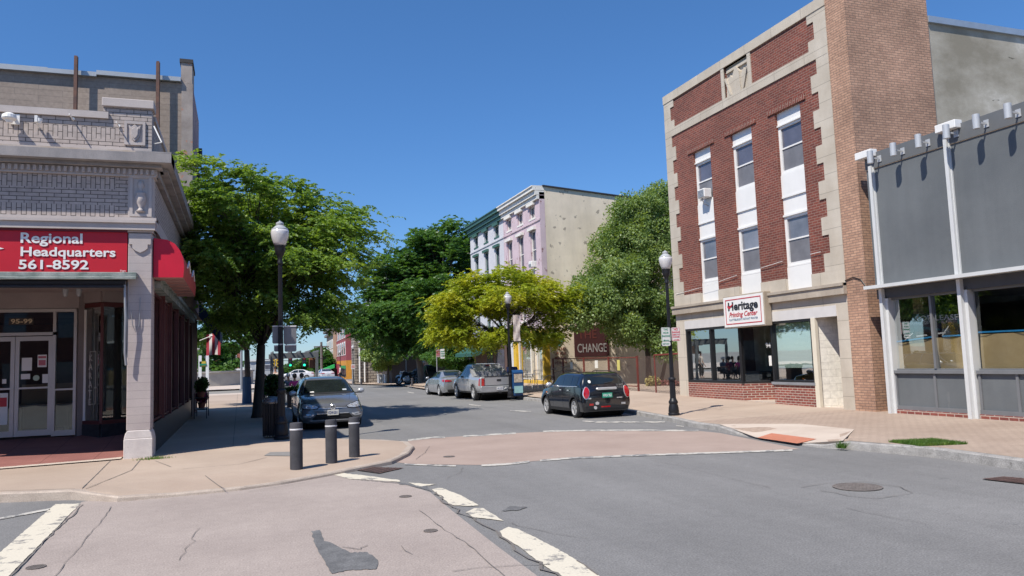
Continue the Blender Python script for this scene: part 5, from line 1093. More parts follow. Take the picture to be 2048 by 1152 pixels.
newsbox(1026, 787, .42, 1.12, plain('box_navy', (.015, .03, .11), .4), 'navy newspaper box half hidden behind the lamp by the pickup')
# cafe table and chair by the yellow shop
def cafe(px, py, label, kind, z=.36):
    p = G(px, py, z); t = thing('cafe_'+kind, label, kind, p); wire = plain('wire_white', (.5, .5, .5), .4, .3)
    m = MB()
    if kind == 'table':
        m.lathe([(.0, .70), (.36, .70), (.36, .72), (0, .72)], p, 20); m.build('tabletop', wire, t); m = MB()
        for k in range(3): a = k*2.1; m.tube([(p.x, p.y, p.z+.7), (p.x+.3*math.cos(a), p.y+.3*math.sin(a), p.z)], .012, 5)
        m.build('pedestal', wire, t)
    else:
        m.box(p.x-.2, p.x+.2, p.y-.2, p.y+.2, p.z+.43, p.z+.455); m.build('seat', wire, t); m = MB()
        for sx in (-1, 1): m.tube([(p.x+sx*.19, p.y+.19, p.z+.45), (p.x+sx*.19, p.y+.24, p.z+.88)], .012, 5)
        m.tube([(p.x-.19, p.y+.24, p.z+.88), (p.x+.19, p.y+.24, p.z+.88)], .012, 5)
        for k in range(5): m.tube([(p.x-.15+k*.075, p.y+.2, p.z+.46), (p.x-.15+k*.075, p.y+.24, p.z+.88)], .006, 4)
        m.build('backrest', wire, t)
        for sx in (-1, 1):
            for sy in (-1, 1): m = MB(); m.tube([(p.x+sx*.18, p.y+sy*.18, p.z+.44), (p.x+sx*.2, p.y+sy*.2, p.z)], .011, 5); m.build('leg', wire, t)
cafe(1066, 779, 'white wire cafe table before the yellow shopfront', 'table'); cafe(1080, 778, 'wire cafe chair nearest the bicycle', 'chair'); cafe(1052, 777, 'wire cafe chair nearest the newspaper boxes', 'chair')
# ------------------------------------------------------------------ bicycle
def bicycle(px, py, z, heading, label, scale=1.0):
    p = G(px, py, z); t = thing('bicycle', label, 'bicycle', (0, 0, 0)); fm = plain('bike_black', (.02, .02, .022), .35)
    R_ = .33
    for name, x in (('wheel', -.52), ('wheel', .52)):
        m = MB(); n = 26; V = []
        for k in range(n):
            a = 2*math.pi*k/n
            for q in range(6): b_ = 2*math.pi*q/6; r = R_+.018*math.cos(b_); V.append((x+r*math.cos(a), .018*math.sin(b_), R_+.018+r*math.sin(a)))
        m.add(V, [(k*6+q, k*6+(q+1) % 6, ((k+1) % n)*6+(q+1) % 6, ((k+1) % n)*6+q) for k in range(n) for q in range(6)]); wh = m.build(name, rubber, t, smooth=True)
        m = MB()
        for k in range(14): a = 2*math.pi*k/14; m.tube([(x, 0, R_+.018), (x+R_*math.cos(a), 0, R_+.018+R_*math.sin(a))], .003, 3)
        m.build('spokes', grey, wh)
    m = MB(); C = Vector((-.52, 0, .35)); BB = Vector((-.08, 0, .28)); ST = Vector((-.22, 0, .80)); HT = Vector((.38, 0, .88)); HB = Vector((.42, 0, .72)); FA = Vector((.52, 0, .35))
    for a, c in ((C, BB), (BB, ST), (ST, HT), (BB, HB), (HT, HB), (HB, FA), (C, ST+Vector((.01, 0, -.06)))): m.tube([a, c], .017, 6)
    m.build('frame', fm, t)
    m = MB(); m.tube([ST, ST+Vector((-.03, 0, .14))], .013, 6); m.prism([(-.40, .93), (-.12, .95), (-.12, .98), (-.40, .98)], 1, -.05, .05); m.build('saddle', rubber, t)
    m = MB(); m.tube([HT, HT+Vector((.0, 0, .12)), HT+Vector((.06, -.25, .16))], .013, 6); m.tube([HT+Vector((0, 0, .12)), HT+Vector((.06, .25, .16))], .013, 6); m.build('handlebar', fm, t)
    m = MB(); m.lathe([(.09, -.01), (.09, .01)], BB, 14, 'y'); m.tube([BB+Vector((0, -.06, 0)), BB+Vector((.1, -.07, -.14)), BB+Vector((.14, -.12, -.14))], .01, 5); m.tube([BB+Vector((0, .06, 0)), BB+Vector((-.1, .07, .14)), BB+Vector((-.14, .12, .14))], .01, 5); m.build('crank', grey, t)
    t.location = p; t.rotation_euler = (math.radians(6), 0, heading); t.scale = (scale,)*3
bicycle(1114, 780, .34, math.radians(20), 'black bicycle leaning by the cream side wall behind the black hatchback')
# ------------------------------------------------------------------ post signs far up the street
def post_sign(px, py, ptop, plates, label, z=.1):
    p = G(px, py, z); t = thing('sign_post', label, 'sign', p); m = MB(); tz = WY(px, ptop, p.y).z; m.tube([(p.x, p.y, 0), (p.x, p.y, tz)], .035, 6); m.build('pole', grey, t)
    for x0, x1, y0, y1, mt, ink in plates:
        a, c = WY(x0, y0, p.y-.06), WY(x1, y1, p.y-.06); pl_ = plate(t, a.x, c.x, c.z, a.z, p.y-.06, mt)
        m = MB(); h = a.z-c.z
        for k in range(3): m.box(a.x+.1*(c.x-a.x), c.x-.1*(c.x-a.x), p.y-.075, p.y-.066, c.z+h*(.25+.22*k), c.z+h*(.33+.22*k))
        m.build('print', ink, pl_)
post_sign(875, 776, 696, [(872, 880, 699, 714, plain('faded_pink', (.42, .27, .28), .6), sred), (880.5, 889.5, 698, 717, signw, sgreen)], 'pair of parking signs, faded pink and white, on a post behind the silver sedan')
post_sign(755, 766, 706, [(748, 756, 707, 718, plain('sign_pale_blue', (.55, .62, .72), .5), signw), (752, 757, 719, 727, signw, sgreen)], 'pale blue and white plates on a post in front of the stone house')
post_sign(813, 768, 709, [(806, 812, 710, 720, signw, sred)], 'small white sign plate beside the lamp under the dark trees')
post_sign(706, 768, 729, [(702, 710, 729, 738, signw, sred)], 'white plate low on the lamp before the stone house')
def cabinet(px0, px1, py0, py1, mat, label, name='utility_cabinet', z=.1):
    p = G((px0+px1)/2, py1, z); a, c = WY(px0, py0, p.y), WY(px1, py1, p.y); t = thing(name, label, 'cabinet', (p.x, p.y, z)); m = MB(); m.box(a.x, c.x, p.y, p.y+.5, z, a.z); m.build('housing', mat, t, bevel=.02)
    m = MB(); m.box(a.x-.03, c.x+.03, p.y-.03, p.y+.53, a.z, a.z+.05); m.build('lid', mat, t); m = MB(); m.box((a.x+c.x)/2-.01, (a.x+c.x)/2+.01, p.y-.01, p.y, z+.05, a.z-.05); m.build('door_seam', dark, t)
cabinet(737, 753, 748, 765, plain('cab_dark', (.07, .06, .06), .7), 'dark utility cabinet against the stone house'); cabinet(757, 768, 750, 766, signw, 'white utility cabinet beside the dark one'); cabinet(770, 780, 750, 766, signw, 'second white utility cabinet, nearer the trees')
# ------------------------------------------------------------------ patio: pergola, rail, planters
Yp = 41.0
woodg = plain('pergola_grey', (.13, .14, .15), .6)
pg = thing('pergola', 'grey timber pergola over the outdoor dining area at the kerb', 'pergola', (2.5, Yp, .1))
a, c = WY(541, 707, Yp), WY(637, 716, Yp)
m = MB(); m.box(a.x, c.x, Yp-.05, Yp+.05, c.z+.05, a.z); m.build('beam', woodg, pg); m = MB(); m.box(a.x, c.x, Yp+2.6, Yp+2.7, c.z+.05, a.z)
m.build('beam', woodg, pg)
m = MB(); x = a.x+.1
while x < c.x: m.box(x, x+.05, Yp-.2, Yp+2.9, a.z+.002, a.z+.10); x += .45
m.build('rafters', woodg, pg)
for q in (543.5, 634): x = WY(q, 760, Yp).x; m = MB(); m.box(x-.07, x+.07, Yp-.07, Yp+.07, .1, c.z+.05); m.build('post', woodg, pg)
x = WY(628, 760, Yp).x; m = MB(); m.box(x-.2, x+.1, Yp+.2, Yp+.5, c.z-.5, c.z+.02); m.build('wooden_box', plain('reddish_wood', (.22, .09, .05), .7), pg)
Yr = 36.5; a, c = WY(556, 773, Yr), WY(612, 775, Yr)
rl_ = thing('patio_rail', 'grey picket rail round the outdoor dining tables', 'fence', (a.x, Yr, .1)); m = MB(); m.box(a.x, c.x, Yr-.03, Yr+.03, a.z-.07, a.z); m.box(a.x, c.x, Yr-.02, Yr+.02, .2, .26); m.build('rail', woodg, rl_)
m = MB(); x = a.x
while x < c.x: m.box(x, x+.04, Yr-.015, Yr+.015, .26, a.z-.07); x += .15
m.build('pickets', woodg, rl_)
leafd = leafmat('shrub_leaf', (.02, .06, .015), (.04, .10, .02), (.08, .16, .04), 2)
def leaf_cloud(name, c, r, n, size, mat, parent, seed=1, elong=1.6):
    g = np.random.default_rng(seed); d = g.normal(size=(n, 3)); d /= np.linalg.norm(d, axis=1)[:, None]; P = np.array(c)+d*np.array(r)*g.uniform(.45, 1.05, (n, 1))
    return leaf_mesh(name, P, size, mat, parent, g, elong)
def leaf_mesh(name, P, size, mat, parent, g, elong=1.8, droop=0.0, dirs=None):
    n = len(P); a = g.normal(size=(n, 3)) if dirs is None else dirs+g.normal(size=(n, 3))*.35
    a[:, 2] -= droop; a /= np.linalg.norm(a, axis=1)[:, None]; b_ = np.cross(a, g.normal(size=(n, 3))+np.array([0, 0, .6])); b_ /= np.linalg.norm(b_, axis=1)[:, None]
    s = size*g.uniform(.6, 1.25, (n, 1)); A = a*s*elong/2; B = b_*s/2
    org = np.array(ORG.get(parent.name, Vector((0, 0, 0)))) if parent is not None else 0
    V = np.empty((n, 4, 3)); V[:, 0] = P-A; V[:, 1] = P-A*.1+B; V[:, 2] = P+A; V[:, 3] = P-A*.1-B; V = V.reshape(-1, 3)-org
    me = bpy.data.meshes.new(name); me.vertices.add(4*n); me.vertices.foreach_set('co', V.ravel()); me.loops.add(4*n); me.loops.foreach_set('vertex_index', np.arange(4*n, dtype=np.int32)); me.polygons.add(n)
    me.polygons.foreach_set('loop_start', np.arange(0, 4*n, 4, dtype=np.int32)); me.polygons.foreach_set('loop_total', np.full(n, 4, dtype=np.int32)); me.update(calc_edges=True)
    return link(name, me, mat, parent)
p = G(590, 800, .1); t = thing('planter', 'planter box with a low shrub at the front of the dining rail', 'planter', p); Yq = 34; a, c = WY(574, 778, Yq), WY(610, 793, Yq)
m = MB(); m.box(a.x, c.x, Yq-.2, Yq+.2, .1, c.z+.25); m.build('trough', plain('brown_trough', (.12, .07, .05), .7), t); leaf_cloud('shrub', ((a.x+c.x)/2, Yq, c.z+.33), (.5, .3, .13), 900, .08, leafd, t, 4)
Yq = 33; p = WY(553, 790, Yq); t = thing('potted_shrub', 'tall leafy potted shrub between the tree trunk and the dining rail', 'potted plant', (p.x, Yq, .1)); m = MB(); m.lathe([(.2, .1), (.27, .6), (.29, .6), (.29, .65), (0, .65)], (p.x, Yq, 0), 14); m.build('pot', plain('pot_dark', (.06, .04, .035), .7), t)
leaf_cloud('foliage', (p.x-.12, Yq, 1.05), (.42, .4, .45), 2000, .09, leafd, t, 5)
# bench, blue box and planters along the shaded wall
p = WY(404, 780, 31); t = thing('plant_stand', 'dark wire plant stand with red flowering pots against the shaded shop wall', 'plant stand', (-1.35, 31, .12))
for k, (y, z) in enumerate(((29.3, .85), (29.9, .45), (30.4, .9))):
    m = MB(); m.lathe([(.10, z), (.14, z+.2), (.15, z+.2), (0, z+.2)], (-1.3, y, 0), 12); m.build('pot', plain('terracotta', (.32, .10, .06), .7), t); leaf_cloud('foliage', (-1.3, y, z+.4), (.22, .22, .26), 500, .07, [leafd, plain('magenta_flower', (.25, .02, .10), .6), leafd][k], t, 10+k)
m = MB()
for y in (29.0, 30.7):
    for x in (-1.5, -1.1): m.tube([(x, y, .12), (x, y, 1.0)], .015, 5)
for z in (.44, .84): m.box(-1.5, -1.1, 29.0, 30.7, z-.02, z)
m.build('stand_frame', black, t)
# ------------------------------------------------------------------ far buildings
stone = brick('rubble_stone', (.42, .37, .31), (.24, .21, .18), (.12, .10, .09), bw=.55, rh=.24, ms=.035, stain=.3, bmp=.8)
def far_frame(p, q): u = (Vector(q)-Vector(p)).normalized(); return ((p[0], p[1]), (u.x, u.y), (-u.y, u.x)), (Vector(q)-Vector(p)).length
# stone house: gable towards the street
S0 = G(838, 768, .1); S1 = G(712, 767, .1)
sh_ = thing('stone_house', 'rough grey stone house with white gable trim behind the dark trees', 'building', S1)
Ys = 71.0; a = WY(718, 766, Ys); Lx = a.x; Rx = WY(835, 766, Ys).x
def zz(px, py, Y=Ys): return WY(px, py, Y).z
m = MB(); m.box(Lx, Rx, Ys, Ys+4, 0, 5.0); m.prism([(Lx, 5.0), (Rx, 5.0), ((Lx+Rx)/2, 9.3)], 1, Ys, Ys+4); m.build('stone_wall', stone, sh_)
m = MB(); A_, B_, C_ = (Lx-.5, 4.75), ((Lx+Rx)/2, 9.55), (Rx+.5, 4.75)
m.prism([A_, (A_[0], A_[1]+.35), (B_[0], B_[1]+.35), (C_[0], C_[1]+.35), C_, B_], 1, Ys-.35, Ys-.15); m.build('barge_board', whiteframe, sh_)
m = MB(); m.prism([(A_[0], A_[1]+.1), (A_[0], A_[1]+.34), (B_[0], B_[1]+.34), (C_[0], C_[1]+.34), (C_[0], C_[1]+.1), (B_[0], B_[1]+.1)], 1, Ys-.149, Ys+4.2); m.build('roof', plain('slate', (.12, .12, .13), .7), sh_)
m = MB(); x = WY(735, 700, Ys-.05).x; m.box(x-.55, x+.55, Ys-.05, Ys, zz(735, 700), zz(735, 678)); m.build('attic_window', plain('grey_board', (.25, .25, .27), .6), sh_)
for q in (769, 810):
    x = WY(q, 733, Ys).x; m = MB(); m.box(x-.75, x+.75, Ys-.12, Ys-.02, zz(q, 738), zz(q, 719)); f = m.build('window', whiteframe, sh_); m = MB(); m.box(x-.6, x+.6, Ys-.135, Ys-.121, zz(q, 737), zz(q, 720)); m.build('pane', wglass2, f)
for q in (719.5, 729.5): x = WY(q, 733, Ys-.15).x; m = MB(); m.tube([(x, Ys-.15, .2), (x, Ys-.15, 5.2), (x-.4, Ys-.3, 5.5)], .07, 6); m.build('downpipe', whiteframe, sh_)
m = MB(); m.box(Lx-.3, Lx-.02, Ys+.5, Ys+2.5, 0, 4.6); m.build('side_bay', stone, sh_)
# dark shop building with white siding behind the trees (between stone house and lilac building)
wh_ = thing('white_sided_house', 'white clapboard building glimpsed behind the dark trees', 'building', (18, 62, .1)); m = MB(); a, c = WY(830, 762, 66), WY(948, 762, 66)
m.box(a.x-2, c.x+3, 66, 74, 0, 2.3); m.build('dark_ground_floor', plain('dark_ground', (.05, .045, .05), .7), wh_); m = MB(); m.box(a.x-2, c.x+3, 66, 74, 2.3, 6.5); m.build('clapboard', patchy('clapboard', (.55, .53, .50), (.62, .6, .57), scale=1, joints=(9, .15, .02)), wh_)
m = MB()
for q in (842, 862, 905, 925): x = WY(q, 740, 65.9).x; m.box(x-.5, x+.5, 65.9, 65.99, 3.0, 4.6)
m.build('window', wglass2, wh_)
# red, tan and low buildings along the far right side
def far_row(px_near, px_far, top_near, basey, mat, trim, name, label, rows, ncol, sidepx=None, shopmat=None, awn=None):
    Pn = G(px_near, basey, .1); Pf_x = None
    # far end on the same street line (slightly bent street)
    u = Vector((math.sin(math.radians(2.7)), math.cos(math.radians(2.7))))
    lo, hi = 0.5, 120
    for _ in range(40):
        mid = (lo+hi)/2; q = Vector((Pn.x+u.x*mid, Pn.y+u.y*mid, 1.8)); v = q-Vector((0, 0, CAM_H)); X_ = 1024+F_PX*v.dot(CR)/v.dot(CF)
        if X_ > px_far: lo = mid
        else: hi = mid
    L = lo; fr = ((Pn.x, Pn.y), (u.x, u.y), (-u.y, u.x)); zt = WY(px_near, top_near, Pn.y).z
    t = thing(name, label, 'building', Pn); cw = L/ncol; W = []
    for (f0, f1) in rows:
        for k in range(ncol): W.append((k*cw+cw*.3, k*cw+cw*.72, zt*f0, zt*f1))
    m = MB(fr); m.box(0, L, -14, 0, zt*.30, zt); m.build('wall', mat, t)
    m = MB(fr); m.box(0, L, -14, .02, 0, zt*.30); m.build('shop_front', shopmat or mat, t)
    m = MB(fr); m.box(-.1, L, -.3, .6, zt-.15, zt+.25); m.box(0, L, -.3, .4, zt-.8, zt-.45); m.build('cornice', trim, t)
    for k, q in enumerate(W):
        m = MB(fr); m.box(q[0]-.15, q[1]+.15, -.02, .07, q[2]-.12, q[3]+.2); f = m.build('window', signw, t); m = MB(fr); m.box(q[0], q[1], .071, .09, q[2], q[3]); m.build('pane', wglass2, f)
    if awn: m = MB(fr); m.prism([(.02, zt*.27), (2.0, zt*.17), (2.0, zt*.12), (.02, zt*.2)], 0, L*awn[0], L*awn[1]); m.build('awning', awn[2], t)
    return t, fr, L, zt
redp_ = patchy('red_painted_wall', (.25, .055, .065), (.30, .07, .08), scale=.5); tanp = patchy('tan_wall', (.42, .30, .22), (.52, .38, .29), scale=.5)
t, fr, L, zt = far_row(693, 668, 633, 757, redp_, plain('dark_cornice', (.06, .04, .04), .6), 'red_building', 'deep red painted three storey row building with white windows and orange shopfront', ((.40, .58), (.68, .86)), 7, shopmat=plain('orange_front', (.60, .26, .03), .6))
m = MB(fr); m.box(L*.5, L*.9, .021, .06, .3, zt*.25); m.build('shop_panel', plain('crimson_panel', (.30, .03, .06), .6), t); m = MB(fr); m.box(.3, L*.4, .021, .06, .3, zt*.22); m.build('shop_window', wglass2, t)
far_row(667.5, 654, 657, 754, tanp, plain('grey_cornice', (.2, .18, .17), .6), 'tan_building', 'tan brick row building with mansard roof next to the red one', ((.38, .55), (.62, .76)), 5, shopmat=plain('dark_front', (.08, .06, .06), .6), awn=(-.15, .5, plain('bright_green_awning', (.03, .48, .12), .5)))
far_row(653, 643, 715, 752, plain('brownish', (.14, .09, .08), .7), plain('dark_cornice', (.06, .04, .04), .6), 'low_building', 'low brown shop building farthest along the right side', ((.45, .7),), 3)
# left background across the square
def block(px0, px1, ytop, ybase, Y, mat, name, label, depth=10, wins=(), roof=None, extra=None):
    a, c = WY(px0, ytop, Y), WY(px1, ytop, Y); t = thing(name, label, 'building', ((a.x+c.x)/2, Y, .1)); zt = (a.z+c.z)/2
    m = MB(); m.box(a.x, c.x, Y, Y+depth, 0, zt); m.build('wall', mat, t)
    m = MB(); m.box(a.x-.2, c.x+.2, Y-.25, Y+depth, zt, zt+.35); m.build('cornice', roof or whitetrim, t)
    for x0, x1, y0, y1 in wins:
        p, q = WY(x0, y0, Y-.06), WY(x1, y1, Y-.06); m = MB(); m.box(p.x-.1, q.x+.1, Y-.06, Y, q.z-.1, p.z+.1); f = m.build('window', whiteframe, t); m = MB(); m.box(p.x, q.x, Y-.08, Y-.061, q.z, p.z); m.build('pane', wglass2, f)
    return t
block(430, 482, 699, 756, 118, brick('far_red_brick', (.36, .10, .06), (.28, .08, .05), (.3, .2, .16), bw=.4, rh=.15, stain=.1), 'brick_house', 'orange red brick building across the square behind the stone fountain wall', wins=((464, 472, 708, 722), (445, 453, 708, 722)))
block(404, 500, 743, 757, 108, plain('grey_shopfront', (.26, .27, .30), .6), 'low_shop', 'low grey shopfront with pale canopy across the square', 6, wins=((452, 458, 747, 755), (470, 486, 746, 755)), roof=whiteframe)
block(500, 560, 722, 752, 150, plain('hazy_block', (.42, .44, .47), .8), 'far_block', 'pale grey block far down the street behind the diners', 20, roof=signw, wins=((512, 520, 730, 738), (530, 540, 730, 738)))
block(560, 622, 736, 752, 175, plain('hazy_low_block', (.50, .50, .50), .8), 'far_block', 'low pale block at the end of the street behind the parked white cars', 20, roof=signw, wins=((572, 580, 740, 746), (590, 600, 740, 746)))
block(300, 404, 700, 757, 122, plain('far_tan_block', (.34, .30, .26), .8), 'far_block', 'tan block beyond the shaded sidewalk left of the brick house', 20)
p = G(430, 773, .1); t = thing('stone_fountain_wall', 'low curved stone wall in the square at the end of the shaded sidewalk', 'wall', p)
m = MB(); m.lathe([(6.2, .0), (6.2, 1.35), (6.35, 1.38), (6.35, 1.55), (5.9, 1.55), (5.9, .8), (0, .8)], (p.x-2.4, p.y+7, .1), 40); m.build('curved_wall', patchy('monument_stone', (.34, .32, .29), (.42, .40, .36), scale=1), t)
t = thing('yellow_sign_frame', 'yellow and green sign frame on white posts at the square', 'sign', WY(405, 745, 70))
a, c = WY(399, 723, 70), WY(413, 733, 70); m = MB(); m.box(a.x, c.x, 70, 70.1, c.z, a.z); m.build('sign_panel', plain('sign_yellow', (.6, .42, .05), .6), t); m = MB(); m.box(a.x, c.x, 69.95, 69.99, c.z+.1, c.z+.25); m.build('green_stripe', sgreen, t)
for q in (400, 414.5): x = WY(q, 745, 70).x; m = MB(); m.box(x-.12, x+.12, 70, 70.2, .1, a.z+.5); m.build('post', whiteframe, t)
# utility pole, wires and traffic lights
p = G(643.5, 757, .1); t = thing('utility_pole', 'tall wooden utility pole at the end of the street beside the tan building', 'utility pole', p); ztop = WY(643.5, 684, p.y).z
m = MB(); m.tube([p, (p.x, p.y, ztop)], [.2, .15], 8); m.build('pole', plain('weathered_wood', (.16, .14, .13), .9), t); m = MB(); m.box(p.x-1, p.x+1, p.y-.06, p.y+.06, ztop-.7, ztop-.55); m.build('crossarm', plain('weathered_wood', (.16, .14, .13), .9), t)
q0 = Vector((p.x, p.y, ztop-.4)); q1 = WY(540, 742, 75)
m = MB(); m.tube([q0.lerp(q1, i/8)+Vector((0, 0, -.5*math.sin(math.pi*i/8))) for i in range(9)], .03, 4); tag(m.build('power_line', black), 'dark power line sagging from the utility pole', 'cable')
Yt = 88.0; yl = plain('signal_yellow', (.50, .33, .03), .5); sp = WY(520, 718, Yt)
t = thing('span_wire', 'thin span wire carrying the traffic lights over the far junction', 'cable', sp); e = WY(652, 716, Yt); m = MB(); m.tube([sp.lerp(e, i/8)+Vector((0, 0, -.25*math.sin(math.pi*i/8))) for i in range(9)], .03, 4); m.build('wire', black, t)
gon = plain('signal_green', (.02, .6, .3), .3); m_ = gon.node_tree.nodes['Principled BSDF']; m_.inputs['Emission Color'].default_value = (.02, .9, .45, 1); m_.inputs['Emission Strength'].default_value = 1.2
roff = plain('signal_red_off', (.20, .015, .01), .3)
for px, lab in ((556, 'yellow cased traffic light nearest the patio lamp pole'), (580.5, 'traffic light showing green left of the middle of the span wire'), (608.5, 'traffic light showing green at the road side end of the span wire'), (546, 'yellow cased traffic light at the far left of the span wire')):
    a = WY(px, 721, Yt); t = thing('traffic_light', lab, 'traffic light', a, 'traffic lights over the far junction')
    m = MB(); m.box(a.x-.22, a.x+.22, Yt-.15, Yt+.15, a.z-.72, a.z+.45); m.build('housing', yl if px < 570 else black, t, bevel=.03)
    for k, mt in enumerate((roff, dark, gon if px > 570 else dark)):
        m = MB(); m.lathe([(0, -.18), (.13, -.17), (.13, -.15)], (a.x, Yt, a.z+.22-.36*k), 12, 'y'); m.build('lens', mt, t)
    m = MB(); m.tube([(a.x, Yt, a.z+.45), (a.x, Yt, a.z+.75)], .03, 5); m.build('hanger', black, t)
# street trees' pale pole and others in the left distance
p = G(483, 781, .1); t = thing('metal_pole', 'bare grey pole on the far sidewalk left of the tree trunks', 'post', p); m = MB(); m.tube([p, (p.x, p.y, WY(483, 700, p.y).z)], .09, 8); m.build('pole', grey, t); m = MB(); m.box(p.x-.15, p.x+.15, p.y-.15, p.y+.15, p.z-.05, p.z+.12); m.build('pole_base', grey, t)
# unseen brick block added behind the viewer so shop glass mirrors it, not sky
m = MB(); rb_ = thing('added_brick_row', 'dark brick row across the cross street, seen only reflected in shop glass', 'building', (-8, -16, 0))
m.box(-40, 6, -26, -16, 0, 9); m.build('wall', redbrick, rb_)
m = MB()
for x in range(-38, 5, 3):
    for z in (1, 4.2, 6.8): m.box(x, x+1.3, -15.99, -15.93, z, z+1.6)
m.build('window', wglass2, rb_)
# ------------------------------------------------------------------ trees
barkm = patchy('bark', (.045, .035, .03), (.10, .08, .065), scale=3, fine=.3, coord='Object', stretch=(3, 3, .5), bmp=.9)
barkl = patchy('bark_pale', (.13, .10, .08), (.22, .18, .145), scale=3, fine=.3, coord='Object', stretch=(3, 3, .5), bmp=.9)
def tree(name, label, base_, blobs, nclump, clump_r, nleaf, leaf, mat, trunk_r, fork, seed, bark=None, flat=.45, droop=.5, elong=2.2, limbs=7, trunks=None, lean=(0, 0), surf=.72, group='street trees', spray=False):
    """blobs: ellipsoids (cx, cy, cz, rx, ry, rz) in world metres that make up the crown"""
    g = np.random.default_rng(seed); t = thing(name, label, 'tree', base_, group); bx, by, bz = base_
    vol = np.array([b_[3]*b_[4]*b_[5] for b_ in blobs])**.75; vol = vol/vol.sum(); C, Rr = [], []
    for i in range(nclump):
        k = g.choice(len(blobs), p=vol); b_ = blobs[k]; d = g.normal(size=3); d /= np.linalg.norm(d); r = (g.uniform(surf**3, 1))**(1/3) if g.random() < .72 else g.uniform(.3, surf)
        C.append((b_[0]+d[0]*b_[3]*r, b_[1]+d[1]*b_[4]*r, b_[2]+d[2]*b_[5]*r)); Rr.append(clump_r*g.uniform(.55, 1.35))
    C = np.array(C); Rr = np.array(Rr)
    fk = np.array([bx+lean[0], by+lean[1], bz+fork]); cen = C.mean(0)
    # limbs: k-means on clump centres
    K = C[g.choice(len(C), limbs, replace=False)]
    for _ in range(6):
        lab = np.argmin(((C[:, None]-K[None])**2).sum(2), 1); K = np.array([C[lab == j].mean(0) if (lab == j).any() else K[j] for j in range(limbs)])
    m = MB(); tr = trunks or [(0, 0, 0, 0, 1.0)]
    m.tube([(bx, by, bz-.1), (bx+lean[0]*.1, by+lean[1]*.1, bz+.15), (bx+lean[0]*.5+.03, by+lean[1]*.5, bz+fork*.55), tuple(fk)], [trunk_r*1.45, trunk_r*1.1, trunk_r*.95, trunk_r*.85], 10)
    m2 = m
    for j in range(limbs):
        e = K[j]; mid = fk*.55+e*.45+np.array([0, 0, .12*np.linalg.norm(e-fk)])+g.normal(size=3)*.12
        r0 = trunk_r*.52
        m2.tube([tuple(fk), tuple(fk*.75+mid*.25+g.normal(size=3)*.06), tuple(mid), tuple(e)], [r0, r0*.8, r0*.55, r0*.3], 6)
        for i in np.nonzero(lab == j)[0]:
            s_ = mid if g.random() < .5 else fk*.3+mid*.7
            q = s_*.5+C[i]*.5+g.normal(size=3)*.15+np.array([0, 0, .15]); m2.tube([tuple(s_), tuple(q), tuple(C[i])], [r0*.28, r0*.17, .008], 4, cap=False)
    trk = m.build('trunk', bark or barkm, t, smooth=True, recalc=False)
    per = max(8, int(nleaf/nclump)); P, D = [], []
    for c, r in zip(C, Rr):
        n = int(per*(r/clump_r)**2); out = (c-cen); out /= np.linalg.norm(out)+1e-6
        if spray:                                      # feathery compound leaves: leaflets strung along arching rachises
            ns = max(3, n//14)
            for _ in range(ns):
                a = g.uniform(0, 2*np.pi); dd = np.array([np.cos(a), np.sin(a), g.uniform(-.25, .45)])+out*.6; dd /= np.linalg.norm(dd)
                st_ = c+g.normal(size=3)*np.array([.42, .42, .2])*r; L_ = r*g.uniform(.45, .95); tt = np.linspace(.1, 1, 14)[:, None]
                line = st_+dd*L_*tt+np.array([0, 0, -1])*(droop*L_*tt**2*.55); side = np.cross(dd, [0, 0, 1.]); side /= np.linalg.norm(side)+1e-6
                sg = np.where(np.arange(14) % 2 == 0, 1, -1)[:, None]; P.append(line+side*sg*leaf*.55+g.normal(size=(14, 3))*.012); D.append(side*sg+dd*.7)
        else:
            d = g.normal(size=(n, 3)); d /= np.linalg.norm(d, axis=1)[:, None]; rr = g.uniform(.35, 1, (n, 1))**.6
            P.append(c+d*rr*r*np.array([1, 1, flat])+g.normal(size=(n, 3))*.03); D.append(d*.8+np.array([0, 0, -.2]))
    P = np.concatenate(P); D = np.concatenate(D); leaf_mesh('crown', P, leaf, mat, t, g, elong, droop*.5, D)
    return t
locust = leafmat('locust_leaf', (.115, .215, .04), (.18, .295, .055), (.28, .39, .085), .5)
darkleaf = leafmat('dark_leaf', (.05, .125, .035), (.08, .18, .04), (.13, .24, .055), .4)
yellowleaf = leafmat('yellow_leaf', (.20, .29, .03), (.35, .41, .035), (.50, .49, .04), .5)
mapleleaf = leafmat('maple_leaf', (.14, .225, .075), (.22, .315, .115), (.34, .43, .19), .5)
def blob(px, py, Y, rx, ry, rz):           # centre seen at (px, py) on the plane y = Y
    p = WY(px, py, Y); return (p.x, p.y, p.z, rx, ry, rz)
bT = G(514, 836, .1)
tree('honey_locust_tree', 'large honey locust with feathery light green crown behind the street lamp by the bollards', tuple(bT), [blob(470, 430, 26, 1.8, 2.2, 1.15), blob(420, 348, 24, .75, .9, .5), blob(415, 405, 24, .75, 1.3, .85), blob(475, 375, 25, 1.0, 1.2, .5), blob(560, 430, 27.5, 2.1, 2.4, 1.1), blob(640, 480, 26.5, 1.8, 2.2, .9), blob(695, 455, 26, .85, 1.2, .45), blob(690, 540, 25, .85, 1.3, .75), blob(600, 560, 25.5, 1.8, 2.4, 1.15), blob(480, 560, 28, 1.7, 2.2, 1.3), blob(430, 550, 26, .8, 1.4, .9), blob(440, 480, 25, 1.0, 1.4, .9), blob(635, 615, 25, 1.1, 1.5, .55), blob(510, 640, 28.0, 1.4, 2.0, .5), blob(560, 500, 26, 2.0, 2.2, 1.0)],
     300, .55, 135000, .060, locust, .17, 2.5, 21, limbs=9, lean=(.15, .1), spray=True, droop=.75, surf=.6)
bU = G(494, 808, .1)
